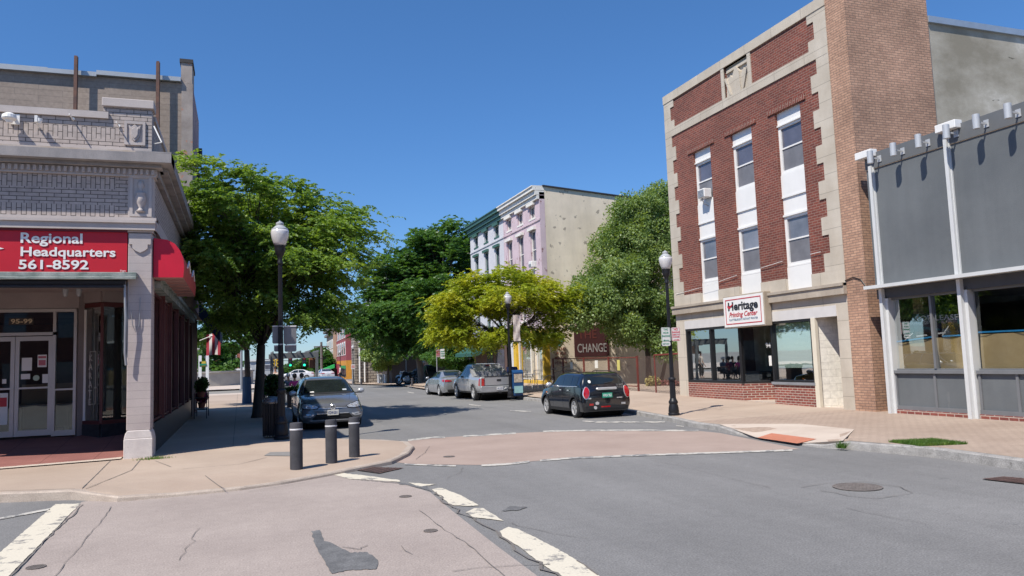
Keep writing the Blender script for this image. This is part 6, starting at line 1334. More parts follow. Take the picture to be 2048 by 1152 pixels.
tree('street_tree', 'second dark trunked tree with blue wrapped base behind the honey locust', tuple(bU), [blob(450, 600, 38, 1.8, 1.6, 1.4), blob(430, 660, 38, 1.4, 1.6, .8), blob(500, 640, 38, 1.4, 1.4, .9)], 60, .65, 22000, .075, darkleaf, .15, 2.6, 22, limbs=5, spray=True)
m = MB(); m.lathe([(.23, .0), (.2, .9), (.19, 1.3)], bU, 12); tag(m.build('tree_guard', plain('blue_wrap', (.02, .07, .16), .7)), 'blue wrap round the base of the second trunk', 'tree guard')
# centre: dark green group
c1 = G(884, 776, .1); c1 = WY(884, 745, 56)
tree('shade_tree', 'tallest dark green tree in the middle, left of the lilac building', (c1.x, 56, .1), [blob(885, 530, 56, 3.0, 3.2, 3.0), blob(925, 485, 56, 2.3, 2.5, 1.6), blob(880, 620, 55, 3.2, 3, 2.4), blob(960, 570, 55.5, 1.6, 2.2, 1.6), blob(900, 680, 55, 2.6, 2.4, 1.0), blob(850, 480, 56, 1.0, 1.4, .8)], 230, .95, 95000, .115, darkleaf, .32, 4.0, 31, limbs=9, spray=True, surf=.65)
c2 = WY(845, 745, 58)
tree('shade_tree', 'broad dark green tree leaning over the corner beside the stone house', (c2.x, 58, .1), [blob(800, 560, 58, 2.8, 3, 2.2), blob(765, 620, 58, 2.4, 2.6, 2.0), blob(830, 530, 58, 2.0, 2.4, 1.6), blob(735, 650, 58, 1.0, 1.6, 1.0), blob(820, 640, 57.5, 2.6, 2.4, 1.8), blob(790, 690, 58, 1.4, 1.6, .8)], 200, .95, 85000, .115, darkleaf, .26, 3.2, 32, limbs=8, lean=(-.5, 0), spray=True, bark=barkl, surf=.65)
c3 = WY(776, 762, 66)
tree('small_tree', 'small round dark tree in front of the stone house', (c3.x, 66, .1), [blob(760, 690, 66, 1.6, 1.5, 1.7), blob(778, 720, 66, 1.1, 1.2, .9)], 50, .7, 16000, .12, mapleleaf, .10, 2.0, 33, limbs=4)
c4 = WY(940, 770, 50)
tree('small_tree', 'small dark leaved tree beside the green awning of the lilac building', (c4.x, 53, .1), [blob(925, 715, 52, 1.6, 1.5, 1.2), blob(890, 705, 52, 1.5, 1.5, .9)], 50, .6, 16000, .10, darkleaf, .09, 1.8, 34, limbs=4)
# yellow green tree behind the pickup
c5 = WY(1014, 780, 34.5)
tree('honey_locust_tree', 'yellow green honey locust behind the silver pickup and lamp', (c5.x+.15, 34.5, .2), [blob(960, 600, 34.5, 2.0, 2.2, 1.1), blob(1030, 580, 34.5, 2.0, 2.2, .95), blob(1095, 600, 34.5, 1.3, 1.8, .9), blob(895, 620, 34.5, .9, 1.4, .75), blob(905, 660, 34.5, .9, 1.3, .6), blob(985, 665, 34, 1.5, 1.8, .55), blob(1085, 665, 34.5, 1.2, 1.6, .45), blob(1120, 640, 34.5, .6, 1.2, .7)],
     190, .6, 95000, .062, yellowleaf, .11, 2.6, 41, limbs=8, spray=True, droop=.75, surf=.55)
# maples in the lot
c6 = WY(1298, 770, 33.6)
tree('maple_tree', 'tall bushy maple in the fenced lot beside the printing shop', (c6.x, 33.6, .3), [blob(1300, 440, 34.5, 1.45, 1.5, 1.5), blob(1265, 420, 34.5, .9, 1.1, .85), blob(1285, 520, 34.5, 2.1, 1.9, 1.9), blob(1262, 470, 34.5, 1.2, 1.4, 1.1), blob(1245, 545, 34.3, 1.7, 1.8, 1.3), blob(1230, 500, 34.5, 1.2, 1.5, 1.0), blob(1225, 570, 34.3, 1.65, 1.9, 1.35), blob(1290, 610, 34, 1.9, 1.9, 1.45), blob(1195, 625, 34, 1.35, 1.6, .8), blob(1165, 600, 34, .65, 1.0, .55), blob(1255, 660, 33.5, 1.3, 1.3, .5), blob(1160, 632, 34, .7, 1.0, .45), blob(1325, 700, 33, .6, .9, .5), blob(1320, 660, 34, .9, 1.2, 1.0), blob(1325, 400, 35, .8, 1.0, .7)],
     330, .60, 125000, .088, mapleleaf, .14, 2.4, 51, limbs=10, flat=1.0, droop=.3, elong=1.5, surf=.5)
c7 = WY(1322, 780, 33.5)
m = MB(); m.tube([(c7.x, 33.5, .3), (c7.x+.25, 33.4, 1.3), (c7.x+.55, 33.3, 2.5), (c7.x+.7, 33.2, 3.5)], [.10, .09, .07, .03], 8); tt = thing('leaning_sapling', 'thin leaning trunk beside the maple in the fenced lot', 'tree', (c7.x, 33.5, .2)); m.build('trunk', barkm, tt, smooth=True); leaf_cloud('crown', (c7.x+.7, 33.2, 3.6), (.9, .7, .8), 2500, .1, mapleleaf, tt, 8)
c8 = WY(1310, 779, 31.0)
t = thing('flower_bed_shrub', 'low yellow and red leaved shrub at the foot of the maple', 'shrub', (c8.x, 31.0, .3)); leaf_cloud('yellow_foliage', (c8.x-.1, 31, .52), (.35, .3, .28), 700, .08, plain('leaf_yellowish', (.35, .30, .10), .6), t, 61); leaf_cloud('red_foliage', (c8.x+.6, 31, .42), (.8, .3, .16), 900, .07, plain('leaf_red', (.20, .06, .05), .6), t, 62)
# distant greenery
for i, (px, py, Y, rx, rz, lab) in enumerate(((425, 722, 95, 3.2, 2.6, 'dark spreading tree beyond the stone fountain wall'), (618, 738, 130, 3.5, 1.8, 'olive green tree at the end of the street behind the traffic lights'), (600, 742, 150, 4, 1.6, 'low tree mass far beyond the traffic lights'), (647, 722, 118, 1.6, 2.2, 'green tree beside the utility pole'))):
    p = WY(px, py, Y); tree('distant_tree', lab, (p.x, Y, .1), [(p.x, Y, p.z, rx, rx, rz)], 40, 1.1, 7000, .28, darkleaf, .22, 2.0, 70+i, limbs=4, elong=1.5)
# ------------------------------------------------------------------ vehicles
def pchip(xs, ys, xq):
    xs, ys = np.array(xs, float), np.array(ys, float); h = np.diff(xs); d = np.diff(ys)/h; n = len(xs); m = np.zeros(n)
    for i in range(1, n-1):
        if d[i-1]*d[i] > 0: w1, w2 = 2*h[i]+h[i-1], h[i]+2*h[i-1]; m[i] = (w1+w2)/(w1/d[i-1]+w2/d[i])
    m[0], m[-1] = d[0], d[-1]; k = np.clip(np.searchsorted(xs, xq)-1, 0, n-2); t = (xq-xs[k])/h[k]
    return (2*t**3-3*t**2+1)*ys[k]+(t**3-2*t**2+t)*h[k]*m[k]+(-2*t**3+3*t**2)*ys[k+1]+(t**3-t**2)*h[k]*m[k+1]
def catmull(P, sub=5):
    out = []; n = len(P)
    for i in range(n-1):
        p0, p1, p2, p3 = P[max(i-1, 0)], P[i], P[i+1], P[min(i+2, n-1)]
        for s in range(sub):
            t = s/sub; out.append(tuple(.5*((2*p1[k])+(-p0[k]+p2[k])*t+(2*p0[k]-5*p1[k]+4*p2[k]-p3[k])*t*t+(-p0[k]+3*p1[k]-3*p2[k]+p3[k])*t**3) for k in (0, 1)))
    out.append(P[-1]); return out
def car_body(st, axles, ra, half, name, mat, parent, cuts=(), inner=.62, crown=.035, nst=76):
    """st rows, rear to front: y, zbot, wlow, wmid, zbelt, wbelt, wroof, zroof"""
    st = sorted(st); ys = [s[0] for s in st]; yq = np.linspace(ys[0], ys[-1], nst); yq = np.unique(np.concatenate([yq, np.array(ys)])); A = [pchip(ys, [s[k] for s in st], yq) for k in range(1, 8)]
    V, rings = [], []
    for i, y in enumerate(yq):
        zb, wl, wm, zt, wb, wr, zr = [a[i] for a in A]; zm = zb+.55*(zt-zb)
        P = [(0, zb), (wl*.86, zb), (wl*.985, zb+.05), (wm*.995, zb+.30*(zt-zb)), (wm, zm), (wb+.3*(wm-wb), zt-.06), (wb, zt), (wb-.25*(wb-wr), zt+.3*(zr-zt)), (wr+.02, zr-.16*(zr-zt)-crown*.6), (wr*.86, zr-crown*.55), (wr*.5, zr-crown*.15), (0, zr)]
        c = catmull(P, 4); ring = [(x, z) for x, z in c]+[(-x, z) for x, z in reversed(c[1:-1])]; rings.append(len(V)); V += [(max(-9, x), y, z) for x, z in ring]; n = len(ring)
    Fs = [(r*n+k, r*n+(k+1) % n, (r+1)*n+(k+1) % n, (r+1)*n+k) for r in range(len(yq)-1) for k in range(n)]+[tuple(range(n-1, -1, -1)), tuple((len(yq)-1)*n+k for k in range(n))]
    m = MB(); m.add(V, Fs); body = m.build(name, mat, parent, merge=True)
    cut = MB()
    for (ay, az) in axles:
        for s in (-1, 1): cut.lathe([(ra, s*inner), (ra, s*(half+.3))], (0, ay, az), 36, 'x')
    for c in cuts: cut.box(*c)
    co = cut.build('cutter', mat); md = body.modifiers.new('b', 'BOOLEAN'); md.operation = 'DIFFERENCE'; md.object = co; md.solver = 'EXACT'; md.use_self = True
    dg = bpy.context.evaluated_depsgraph_get(); me = bpy.data.meshes.new_from_object(body.evaluated_get(dg)); body.modifiers.clear(); old = body.data; body.data = me; bpy.data.meshes.remove(old); bpy.data.objects.remove(co)
    bm = bmesh.new(); bm.from_mesh(me)
    for e in bm.edges: e.smooth = (not e.is_manifold) or e.calc_face_angle(0) < .62
    for f in bm.faces: f.smooth = True
    bm.to_mesh(me); bvh = BVHTree.FromBMesh(bm); bm.free(); me.materials.clear(); me.materials.append(mat); return body, bvh
VIEW = {'L': (Vector((1, 0, 0)), lambda a, b: Vector((-3, a, b))), 'R': (Vector((-1, 0, 0)), lambda a, b: Vector((3, a, b))), 'F': (Vector((0, -1, 0)), lambda a, b: Vector((a, 6, b))), 'B': (Vector((0, 1, 0)), lambda a, b: Vector((a, -6, b))), 'T': (Vector((0, 0, -1)), lambda a, b: Vector((a, b, 4)))}
def patch(name, bvh, view, poly, off, mat, parent, res=.05, rnd=0):
    d, org = VIEW[view]; P = [Vector(q) for q in poly]
    if rnd:                                              # round the outline
        Q = []
        for i, p in enumerate(P):
            a, c = P[i-1], P[(i+1) % len(P)]; ra, rc = min(rnd, (a-p).length*.45), min(rnd, (c-p).length*.45); s, e = p+(a-p).normalized()*ra, p+(c-p).normalized()*rc
            for t in (0, .33, .67, 1): Q.append(s*(1-t)**2+p*2*t*(1-t)+e*t*t)
        P = Q
    B = []
    for i, p in enumerate(P):
        q = P[(i+1) % len(P)]; k = max(1, int((q-p).length/res)); B += [p.lerp(q, j/k) for j in range(k)]
    x0, x1 = min(p.x for p in B), max(p.x for p in B); y0, y1 = min(p.y for p in B), max(p.y for p in B); inn = []
    def inside(q):
        c = False; j = len(B)-1
        for i in range(len(B)):
            a, b_ = B[i], B[j]
            if (a.y > q.y) != (b_.y > q.y) and q.x < (b_.x-a.x)*(q.y-a.y)/(b_.y-a.y)+a.x: c = not c
            j = i
        return c
    for i in range(int((x1-x0)/res)+1):
        for j in range(int((y1-y0)/res)+1):
            q = Vector((x0+(i+.5)*res, y0+(j+.5)*res))
            if inside(q) and min((q-e).length for e in B) > res*.35: inn.append(q)
    n = len(B); vs, _, fs, *_r = delaunay_2d_cdt(B+inn, [(i, (i+1) % n) for i in range(n)], [list(range(n))], 1, 1e-6); V = []
    for q in vs:
        o = org(q.x, q.y); h = bvh.ray_cast(o, d)
        if h[0] is None: h = bvh.find_nearest(o+d*(2.0 if view in 'LR' else 3.6))
        nn = h[1]; nn = -nn if nn.dot(d) > 0 else nn; V.append(h[0]+nn*off-d*off*.3)
    m = MB(); m.add(V, [tuple(f) for f in fs]); o = m.build(name, mat, parent, recalc=False, smooth=True)
    s = sum(p.normal.dot(d)*p.area for p in o.data.polygons)
    if s > 0: o.data.flip_normals()
    return o
def mir(poly): return [(-x, z) for x, z in poly]
def make_wheel(parent, x, y, r, w, side, spokes=5, rimm=None, rr=.66, double=False, rimdepth=.02):
    rimm = rimm or alloy; m = MB(); m.lathe([(r*rr, -w/2), (r*.90, -w/2), (r*.97, -w/2+.02), (r, -w/2+.05), (r, w/2-.05), (r*.97, w/2-.02), (r*.90, w/2), (r*rr, w/2)], (x, y, r), 36, 'x', cap=False); wh = m.build('wheel', rubber, parent, auto=.6)
    m = MB(); s = side; xo = x+s*w/2
    m.lathe([(r*rr, s*(w/2)), (r*(rr+.015), s*(w/2+.004)), (r*(rr-.03), s*(w/2+.006)), (r*(rr-.06), s*(w/2-.03)), (r*(rr-.07), s*(w/2-.10))], (x, y, r), 36, 'x', cap=False)
    m.lathe([(.0, s*(w/2-.005)), (.05, s*(w/2-.005)), (.06, s*(w/2-.03)), (.06, s*(w/2-.08))], (x, y, r), 16, 'x', cap=False)
    for k in range(spokes):
        a0 = 2*math.pi*k/spokes+.3
        for da in ((-.14, .14) if double else (0,)):
            a = a0+da; c, sn = math.cos(a), math.sin(a); tw = .018 if double else .032; px_, pz = -sn*tw, c*tw; R1 = r*(rr-.05)
            V = []
            for q, ww in ((.05, 1.25), (R1, 1.0)):
                for dx in (0, -.035):
                    for sg in (-1, 1): V.append((xo-s*.012+s*dx, y+c*q+sg*px_*ww, r+sn*q+sg*pz*ww))
            m.add(V, [(0, 1, 5, 4), (2, 3, 7, 6), (0, 2, 6, 4), (1, 3, 7, 5), (0, 1, 3, 2), (4, 5, 7, 6)])
    rim = m.build('rim', rimm, wh, auto=.5)
    m = MB(); m.lathe([(0, s*(w/2-.11)), (r*(rr-.06), s*(w/2-.11))], (x, y, r), 24, 'x'); m.lathe([(0, s*(w/2-.07)), (r*.45, s*(w/2-.07)), (r*.45, s*(w/2-.09))], (x, y, r), 20, 'x'); m.build('brake', plain('brake_dark', (.03, .03, .032), .5, .3), wh)
    return wh
alloy = plain('alloy', (.50, .50, .51), .35, .3, .05)
carglass = plain('car_glass', (.014, .019, .020), .03, 0, .3, 2, spec=.9)
chrome = plain('chrome', (.75, .75, .76), .22, .55, .02)
blackplastic = plain('black_plastic', (.02, .02, .022), .6)
lampclear = plain('headlamp_clear', (.42, .43, .45), .08, .2, .35, 14, coat=1)
taillight = plain('tail_red', (.42, .008, .012), .12, 0, .25, 12, coat=1)
well = plain('wheel_well', (.01, .01, .01), .9)
def wells(parent, axles, r, w):
    for ay, az in axles:
        m = MB(); m.lathe([(r*.93, -w), (r*.93, w)], (0, ay, az), 20, 'x'); m.build('wheel_well', well, parent)
def ring_poly(c, ro, ri, a0, a1, n=14): return [(c[0]+ro*math.cos(math.radians(a0+(a1-a0)*i/n)), c[1]+ro*math.sin(math.radians(a0+(a1-a0)*i/n))) for i in range(n+1)]+[(c[0]+ri*math.cos(math.radians(a1-(a1-a0)*i/n)), c[1]+ri*math.sin(math.radians(a1-(a1-a0)*i/n))) for i in range(n+1)]
def thin(p, q, w):
    p, q = Vector(p), Vector(q); t = (q-p).normalized(); n = Vector((-t.y, t.x))*w/2; return [p-n, q-n, q+n, p+n]
def mirror_part(parent, bx, by, bz, sx, mat, col=None):
    m = MB(); m.lathe([(0, -.11), (.05, -.10), (.085, -.05), (.095, 0), (.085, .06), (.04, .10), (0, .105)], (0, 0, 0), 14, 'x')
    for v in m.v: v.x = bx+v.x*1.0+sx*.11; v.y = by+v.y*.8; v.z = bz+v.z*.85
    o = m.build('side_mirror', mat, parent, smooth=True); return o
def plate_part(parent, name, x, y, z, w, h, facing, mat, txt, ink, s=1):
    m = MB(); m.box(x-w/2, x+w/2, y-.006, y+.006, z-h/2, z+h/2); o = m.build(name, mat, parent); yy = y-.008 if facing < 0 else y+.008
    text('plate_lettering', txt, ink, o, (x-facing*-1*w*.42 if facing < 0 else x+w*.42, yy, z-h*.28), (1, 0, 0) if facing < 0 else (-1, 0, 0), (0, 0, 1), h*.55, w*.84, bold=.01); return o
# ---- black hatchback (rear three-quarter)
def hatchback():
    t = thing('hatchback_car', 'black five door hatchback with green number plate parked at the right kerb', 'car', (0, 0, 0))
    paint_ = plain('black_paint', (.008, .009, .013), .16, .0, .3, 2, coat=1.0, spec=.6); ax = [(-1.26, .31), (1.25, .31)]
    st = [(-1.985, .30, .60, .70, .66, .62, .52, .74), (-1.95, .22, .72, .795, .80, .745, .60, .90), (-1.88, .19, .78, .835, .92, .79, .66, .985), (-1.83, .19, .79, .84, .96, .80, .67, 1.05), (-1.64, .19, .80, .845, .985, .81, .645, 1.34), (-1.2, .19, .81, .85, .985, .82, .65, 1.405), (-.3, .18, .82, .85, .975, .825, .655, 1.42), (.35, .18, .82, .85, .965, .82, .65, 1.385), (.62, .18, .82, .85, .955, .82, .67, 1.21), (.92, .18, .82, .85, .93, .815, .64, 1.0), (1.15, .18, .82, .855, .90, .80, .62, .965), (1.6, .19, .79, .85, .84, .77, .58, .91), (1.85, .22, .70, .79, .74, .69, .5, .83), (1.97, .30, .55, .66, .62, .52, .4, .70)]
    body, bv = car_body(st, ax, .345, .86, 'body', paint_, t)
    for y, z in ax:
        for s in (-1, 1): make_wheel(t, s*.735, y, .305, .19, s, 5, rr=.70, double=True)
    wells(t, ax, .34, .60)
    for v in 'LR':
        patch('side_window', bv, v, [(.55, 1.0), (.50, 1.04), (.18, 1.31), (-.30, 1.345), (-.34, 1.0)], .004, carglass, t, rnd=.03)
        patch('side_window', bv, v, [(-.40, 1.0), (-.37, 1.345), (-.98, 1.325), (-1.03, 1.01)], .004, carglass, t, rnd=.03)
        patch('side_window', bv, v, [(-1.09, 1.02), (-1.05, 1.32), (-1.42, 1.29), (-1.50, 1.05)], .004, carglass, t, rnd=.03)
        for yy, zz_ in ax: patch('wheel_arch_trim', bv, v, ring_poly((yy, zz_), .405, .345, -8, 188), .007, blackplastic, t)
        patch('sill_trim', bv, v, [(-.86, .20), (-.86, .29), (.86, .29), (.86, .20)], .006, blackplastic, t)
        patch('beltline_trim', bv, v, thin((-1.55, .985), (.58, .972), .014), .009, chrome, t)
        for yy in (-.36, .52): patch('door_seam', bv, v, thin((yy, .96), (yy+.02, .30), .008), .003, well, t)
        patch('door_seam', bv, v, [(-1.02, .96), (-1.012, .96), (-.90, .55), (-.92, .30), (-.93, .30), (-.912, .55)], .003, well, t)
        for yy in (-.20, -.86): patch('door_handle', bv, v, thin((yy-.08, .86), (yy+.08, .86), .028), .022, chrome, t)
        s = -1 if v == 'L' else 1
        m = MB(); m.prism([(.93, .70), (1.05, .70), (1.05, .73), (.93, .73)], 0, s*.855, s*.862); m.build('side_badge', chrome, t)
        patch('side_indicator', bv, v, [(1.08, .74), (1.2, .73), (1.2, .77), (1.08, .78)], .008, plain('amber', (.7, .2, .02), .3), t)
    patch('rear_window', bv, 'B', [(-.68, 1.045), (-.61, 1.30), (.61, 1.30), (.68, 1.045)], .006, carglass, t, rnd=.06)
    patch('rear_wiper', bv, 'B', thin((-.02, 1.06), (.30, 1.10), .016), .02, blackplastic, t)
    patch('windscreen', bv, 'T', [(-.62, .86), (-.55, .42), (.55, .42), (.62, .86)], .005, carglass, t, rnd=.04)
    patch('window_sticker', bv, 'B', [(-.50+.05*math.cos(i*.63), 1.13+.05*math.sin(i*.63)) for i in range(10)], .009, whiteframe, t, res=.03)
    m = MB(); m.prism([(-1.60, 1.365), (-1.30, 1.408), (-1.30, 1.385), (-1.62, 1.33)], 0, -.57, .57); m.build('roof_spoiler', paint_, t, bevel=.008)
    m = MB()
    for s in (-1, 1): m.tube([(s*.53, -1.25, 1.40), (s*.53, -1.1, 1.435), (s*.53, .1, 1.445), (s*.53, .25, 1.41)], .012, 6)
    m.build('roof_rails', blackplastic, t); m = MB(); m.tube([(0, -1.25, 1.40), (0, -1.33, 1.50)], .008, 5); m.build('antenna', blackplastic, t)
    for s in (-1, 1):
        ell = [(s*(.69+.085*math.cos(a)-.02*math.sin(a)), .785+.17*math.sin(a)) for a in np.linspace(0, 2*math.pi, 21)[:-1]]; el2 = [(s*(.69+.105*math.cos(a)-.02*math.sin(a)), .785+.19*math.sin(a)) for a in np.linspace(0, 2*math.pi, 21)[:-1]]
        patch('tail_light_ring', bv, 'B', el2, .012, chrome, t, res=.04); tl = patch('tail_light', bv, 'B', ell, .030, taillight, t, res=.03)
        patch('reflector', bv, 'B', [(s*.48, .40), (s*.62, .40), (s*.62, .46), (s*.48, .46)], .012, taillight if s < 0 else lampclear, t)
    m = MB(); m.prism([(-.33, .865), (.33, .865), (.36, .905), (.33, .945), (-.33, .945), (-.36, .905)], 1, -2.005, -1.93); m.build('boot_handle', chrome, t, bevel=.012)
    plate_part(t, 'number_plate', 0, -2.012, .70, .34, .15, -1, plain('plate_green', (.02, .30, .19), .5), 'HXA 963', white)
    patch('bumper_line', bv, 'B', thin((-.74, .575), (.74, .575), .012), .004, well, t); patch('lower_bumper', bv, 'B', [(-.70, .24), (.70, .24), (.72, .36), (-.72, .36)], .010, blackplastic, t)
    m = MB(); m.box(-.22, .10, -2.0, -1.96, .33, .37); m.build('fog_reflector', taillight, t)
    m = MB(); m.lathe([(.045, -2.02), (.05, -2.02), (.05, -1.9)], (-.42, 0, .33), 16, 'y'); m.build('exhaust', chrome, t)
    for x in (-.60,): patch('badge', bv, 'B', [(x-.05, .60), (x+.05, .60), (x+.05, .64), (x-.05, .64)], .01, chrome, t)
    patch('badge', bv, 'B', [(.33, .60), (.52, .60), (.52, .625), (.33, .625)], .01, chrome, t)
    patch('boot_emblem', bv, 'B', [(-.40, .42), (-.30, .42), (-.28, .48), (-.35, .52), (-.42, .48)], .012, chrome, t)
    for s in (-1, 1): mirror_part(t, s*.83, .62, 1.02, s, chrome if s < 0 else paint_)
    return t
# ---- grey estate car (front view)
def estate():
    t = thing('estate_car', 'dark grey estate car facing the bollards, parked at the left kerb in tree shade', 'car', (0, 0, 0))
    paint_ = plain('grey_metallic', (.135, .137, .145), .28, .25, .06, 3, coat=1.0); ax = [(-1.25, .34), (1.38, .34)]
    st = [(-2.28, .30, .6, .7, .75, .66, .5, .90), (-2.2, .22, .78, .84, .92, .80, .6, 1.05), (-1.95, .2, .85, .89, .98, .85, .62, 1.36), (-1.6, .2, .86, .9, .98, .86, .62, 1.45), (-.6, .19, .87, .9, .965, .86, .62, 1.475), (.1, .19, .87, .9, .96, .86, .62, 1.455), (.40, .19, .87, .9, .95, .86, .63, 1.38), (.75, .19, .87, .9, .94, .85, .66, 1.20), (1.12, .19, .87, .9, .915, .84, .68, 1.0), (1.5, .2, .86, .9, .86, .82, .66, .945), (1.9, .2, .83, .885, .78, .78, .62, .865), (2.12, .21, .78, .85, .71, .72, .56, .79), (2.24, .24, .68, .76, .62, .60, .46, .70), (2.29, .34, .52, .60, .54, .45, .34, .61)]
    body, bv = car_body(st, ax, .375, .9, 'body', paint_, t)
    for y, z in ax:
        for s in (-1, 1): make_wheel(t, s*.79, y, .335, .21, s, 5, double=True)
    wells(t, ax, .37, .66)
    patch('windscreen', bv, 'F', [(-.72, 1.01), (-.57, 1.385), (.57, 1.385), (.72, 1.01)], .005, carglass, t, rnd=.05)
    patch('windscreen_cowl', bv, 'F', [(-.76, .985), (.76, .985), (.73, 1.02), (-.73, 1.02)], .008, blackplastic, t)
    patch('sunroof', bv, 'T', [(-.45, -.9), (.45, -.9), (.47, .12), (-.47, .12)], .004, carglass, t, rnd=.05)
    for v in 'LR':
        patch('side_window', bv, v, [(.98, .985), (.28, 1.36), (-.30, 1.40), (-.32, .99)], .004, carglass, t, rnd=.03); patch('side_window', bv, v, [(-.38, .99), (-.36, 1.40), (-1.1, 1.39), (-1.25, 1.0)], .004, carglass, t, rnd=.03); patch('side_window', bv, v, [(-1.32, 1.0), (-1.17, 1.385), (-1.7, 1.34), (-1.95, 1.05)], .004, carglass, t, rnd=.03)
        for yy, zz_ in ax: patch('wheel_arch_trim', bv, v, ring_poly((yy, zz_), .43, .375, -8, 188), .007, blackplastic, t)
        patch('sill_trim', bv, v, [(-.86, .21), (-.86, .32), (.98, .32), (.98, .21)], .006, blackplastic, t)
    for s in (-1, 1):
        hl = [(s*.40, .665), (s*.44, .615), (s*.62, .60), (s*.80, .615), (s*.83, .66), (s*.80, .74), (s*.70, .755), (s*.56, .715)]
        patch('headlight_surround', bv, 'F', [(s*.37, .67), (s*.42, .595), (s*.62, .58), (s*.83, .60), (s*.85, .66), (s*.82, .76), (s*.70, .775), (s*.55, .73)], .004, well, t, res=.03)
        h = patch('headlight', bv, 'F', hl, .010, lampclear, t, res=.03)
        for cx in (.53, .70):
            h0 = bv.ray_cast(Vector((s*cx, 6, .665)), Vector((0, -1, 0)))[0]
            if h0: m = MB(); m.lathe([(0, .012), (.035, .014), (.048, .02), (.048, .0)], (h0.x, h0.y, h0.z), 14, 'y'); m.build('projector', chrome, h, smooth=True)
        patch('fog_light', bv, 'F', [(s*.60, .42), (s*.74, .43), (s*.74, .47), (s*.60, .46)], .012, lampclear, t)
        patch('bumper_wing', bv, 'F', [(s*.80, .395), (s*.62, .375), (s*.54, .42), (s*.52, .455), (s*.575, .455), (s*.63, .41), (s*.80, .43)], .016, chrome, t, res=.03)
        mirror_part(t, s*.90, .82, 1.03, s, plain('silver_mirror', (.52, .53, .55), .2, .3, coat=1)); m = MB(); m.box(min(s*.82, s*.94), max(s*.82, s*.94), .78, .84, .96, .99); m.build('mirror_stalk', blackplastic, t)
    patch('grille', bv, 'F', [(-.40, .605), (-.42, .66), (.42, .66), (.40, .605)], .006, well, t, res=.03)
    patch('grille_bar', bv, 'F', thin((-.40, .612), (.40, .612), .012), .014, chrome, t, res=.03); patch('grille_bar', bv, 'F', thin((-.40, .645), (.40, .645), .008), .012, grey, t, res=.03)
    patch('lower_intake', bv, 'F', [(-.58, .31), (-.46, .45), (.46, .45), (.58, .31)], .006, well, t, res=.04)
    for z in (.345, .385, .425): patch('intake_bar', bv, 'F', thin((-.44, z), (.44, z), .008), .012, blackplastic, t, res=.05)
    patch('chrome_strip', bv, 'F', thin((-.44, .462), (.44, .462), .014), .016, chrome, t, res=.04)
    patch('skid_strip', bv, 'F', thin((-.62, .285), (.62, .285), .022), .02, chrome, t, res=.04); patch('lower_bumper', bv, 'F', [(-.72, .20), (.72, .20), (.76, .26), (-.76, .26)], .01, plain('silver_lower', (.28, .28, .29), .4, .3), t)
    h0 = bv.ray_cast(Vector((0, 6, .635)), Vector((0, -1, 0)))[0]; ey = h0.y+.03
    m = MB(); m.lathe([(0, -.02), (.066, -.02), (.07, .0), (.0, .002)], (0, ey, .64), 24, 'y'); em = m.build('emblem', blackplastic, t)
    m = MB(); n = 28; V = []
    for k in range(n):
        a = 2*math.pi*k/n
        for rr, dy in ((.068, 0), (.078, .004), (.068, .012), (.060, .004)): V.append((rr*math.cos(a), ey+dy, .64+rr*math.sin(a)))
    m.add(V, [(k*4+q, k*4+(q+1) % 4, ((k+1) % n)*4+(q+1) % 4, ((k+1) % n)*4+q) for k in range(n) for q in range(4)])
    for a, c in (((-.025, .695), (0, .655)), ((.025, .695), (0, .655)), ((-.052, .665), (-.022, .588)), ((.052, .665), (.022, .588)), ((-.022, .588), (0, .645)), ((.022, .588), (0, .645))): m.tube([(a[0], ey+.008, a[1]), (c[0], ey+.008, c[1])], .006, 5)
    m.build('emblem_ring', chrome, em)
    text('grille_badge', '4MOTION', chrome, t, (.36, ey-.015, .622), (-1, 0, 0), (0, 0, 1), .02, .13)
    plate_part(t, 'number_plate', 0, 2.325, .49, .31, .15, 1, plain('plate_cream', (.68, .66, .60), .5), 'KDW-5011', plain('plate_blue', (.05, .07, .18), .5))
    m = MB()
    for s in (-1, 1): m.tube([(s*.60, .25, 1.43), (s*.60, .1, 1.50), (s*.60, -1.5, 1.51), (s*.60, -1.75, 1.45)], .014, 6)
    m.build('roof_rails', blackplastic, t)
    patch('hood_crease', bv, 'T', thin((-.50, 2.0), (-.62, 1.2), .006), .002, well, t); patch('hood_crease', bv, 'T', thin((.50, 2.0), (.62, 1.2), .006), .002, well, t)
    patch('hood_seam', bv, 'F', thin((-.60, .80), (.60, .80), .001), .002, well, t) if False else None
    patch('windscreen_sticker', bv, 'F', [(-.56, 1.06), (-.44, 1.06), (-.44, 1.10), (-.56, 1.10)], .009, plain('sticker_pale', (.45, .5, .55), .5), t); patch('dashboard_paper', bv, 'F', [(.40, 1.03), (.52, 1.03), (.52, 1.05), (.42, 1.06)], .009, white, t)
    m = MB(); m.tube([(.62, 1.02, 1.01), (.05, .96, 1.04)], .008, 4); m.tube([(-.02, 1.02, 1.01), (-.55, .96, 1.04)], .008, 4); m.build('wipers', blackplastic, t)
    m = MB(); m.box(-.55, -.10, .1, .25, .9, 1.2); m.box(.10, .55, .1, .25, .9, 1.2); m.build('front_seats', blackplastic, t)
    m = MB(); m.box(-.10, .10, .45, .48, 1.27, 1.32); m.build('inner_mirror', blackplastic, t)
    return t
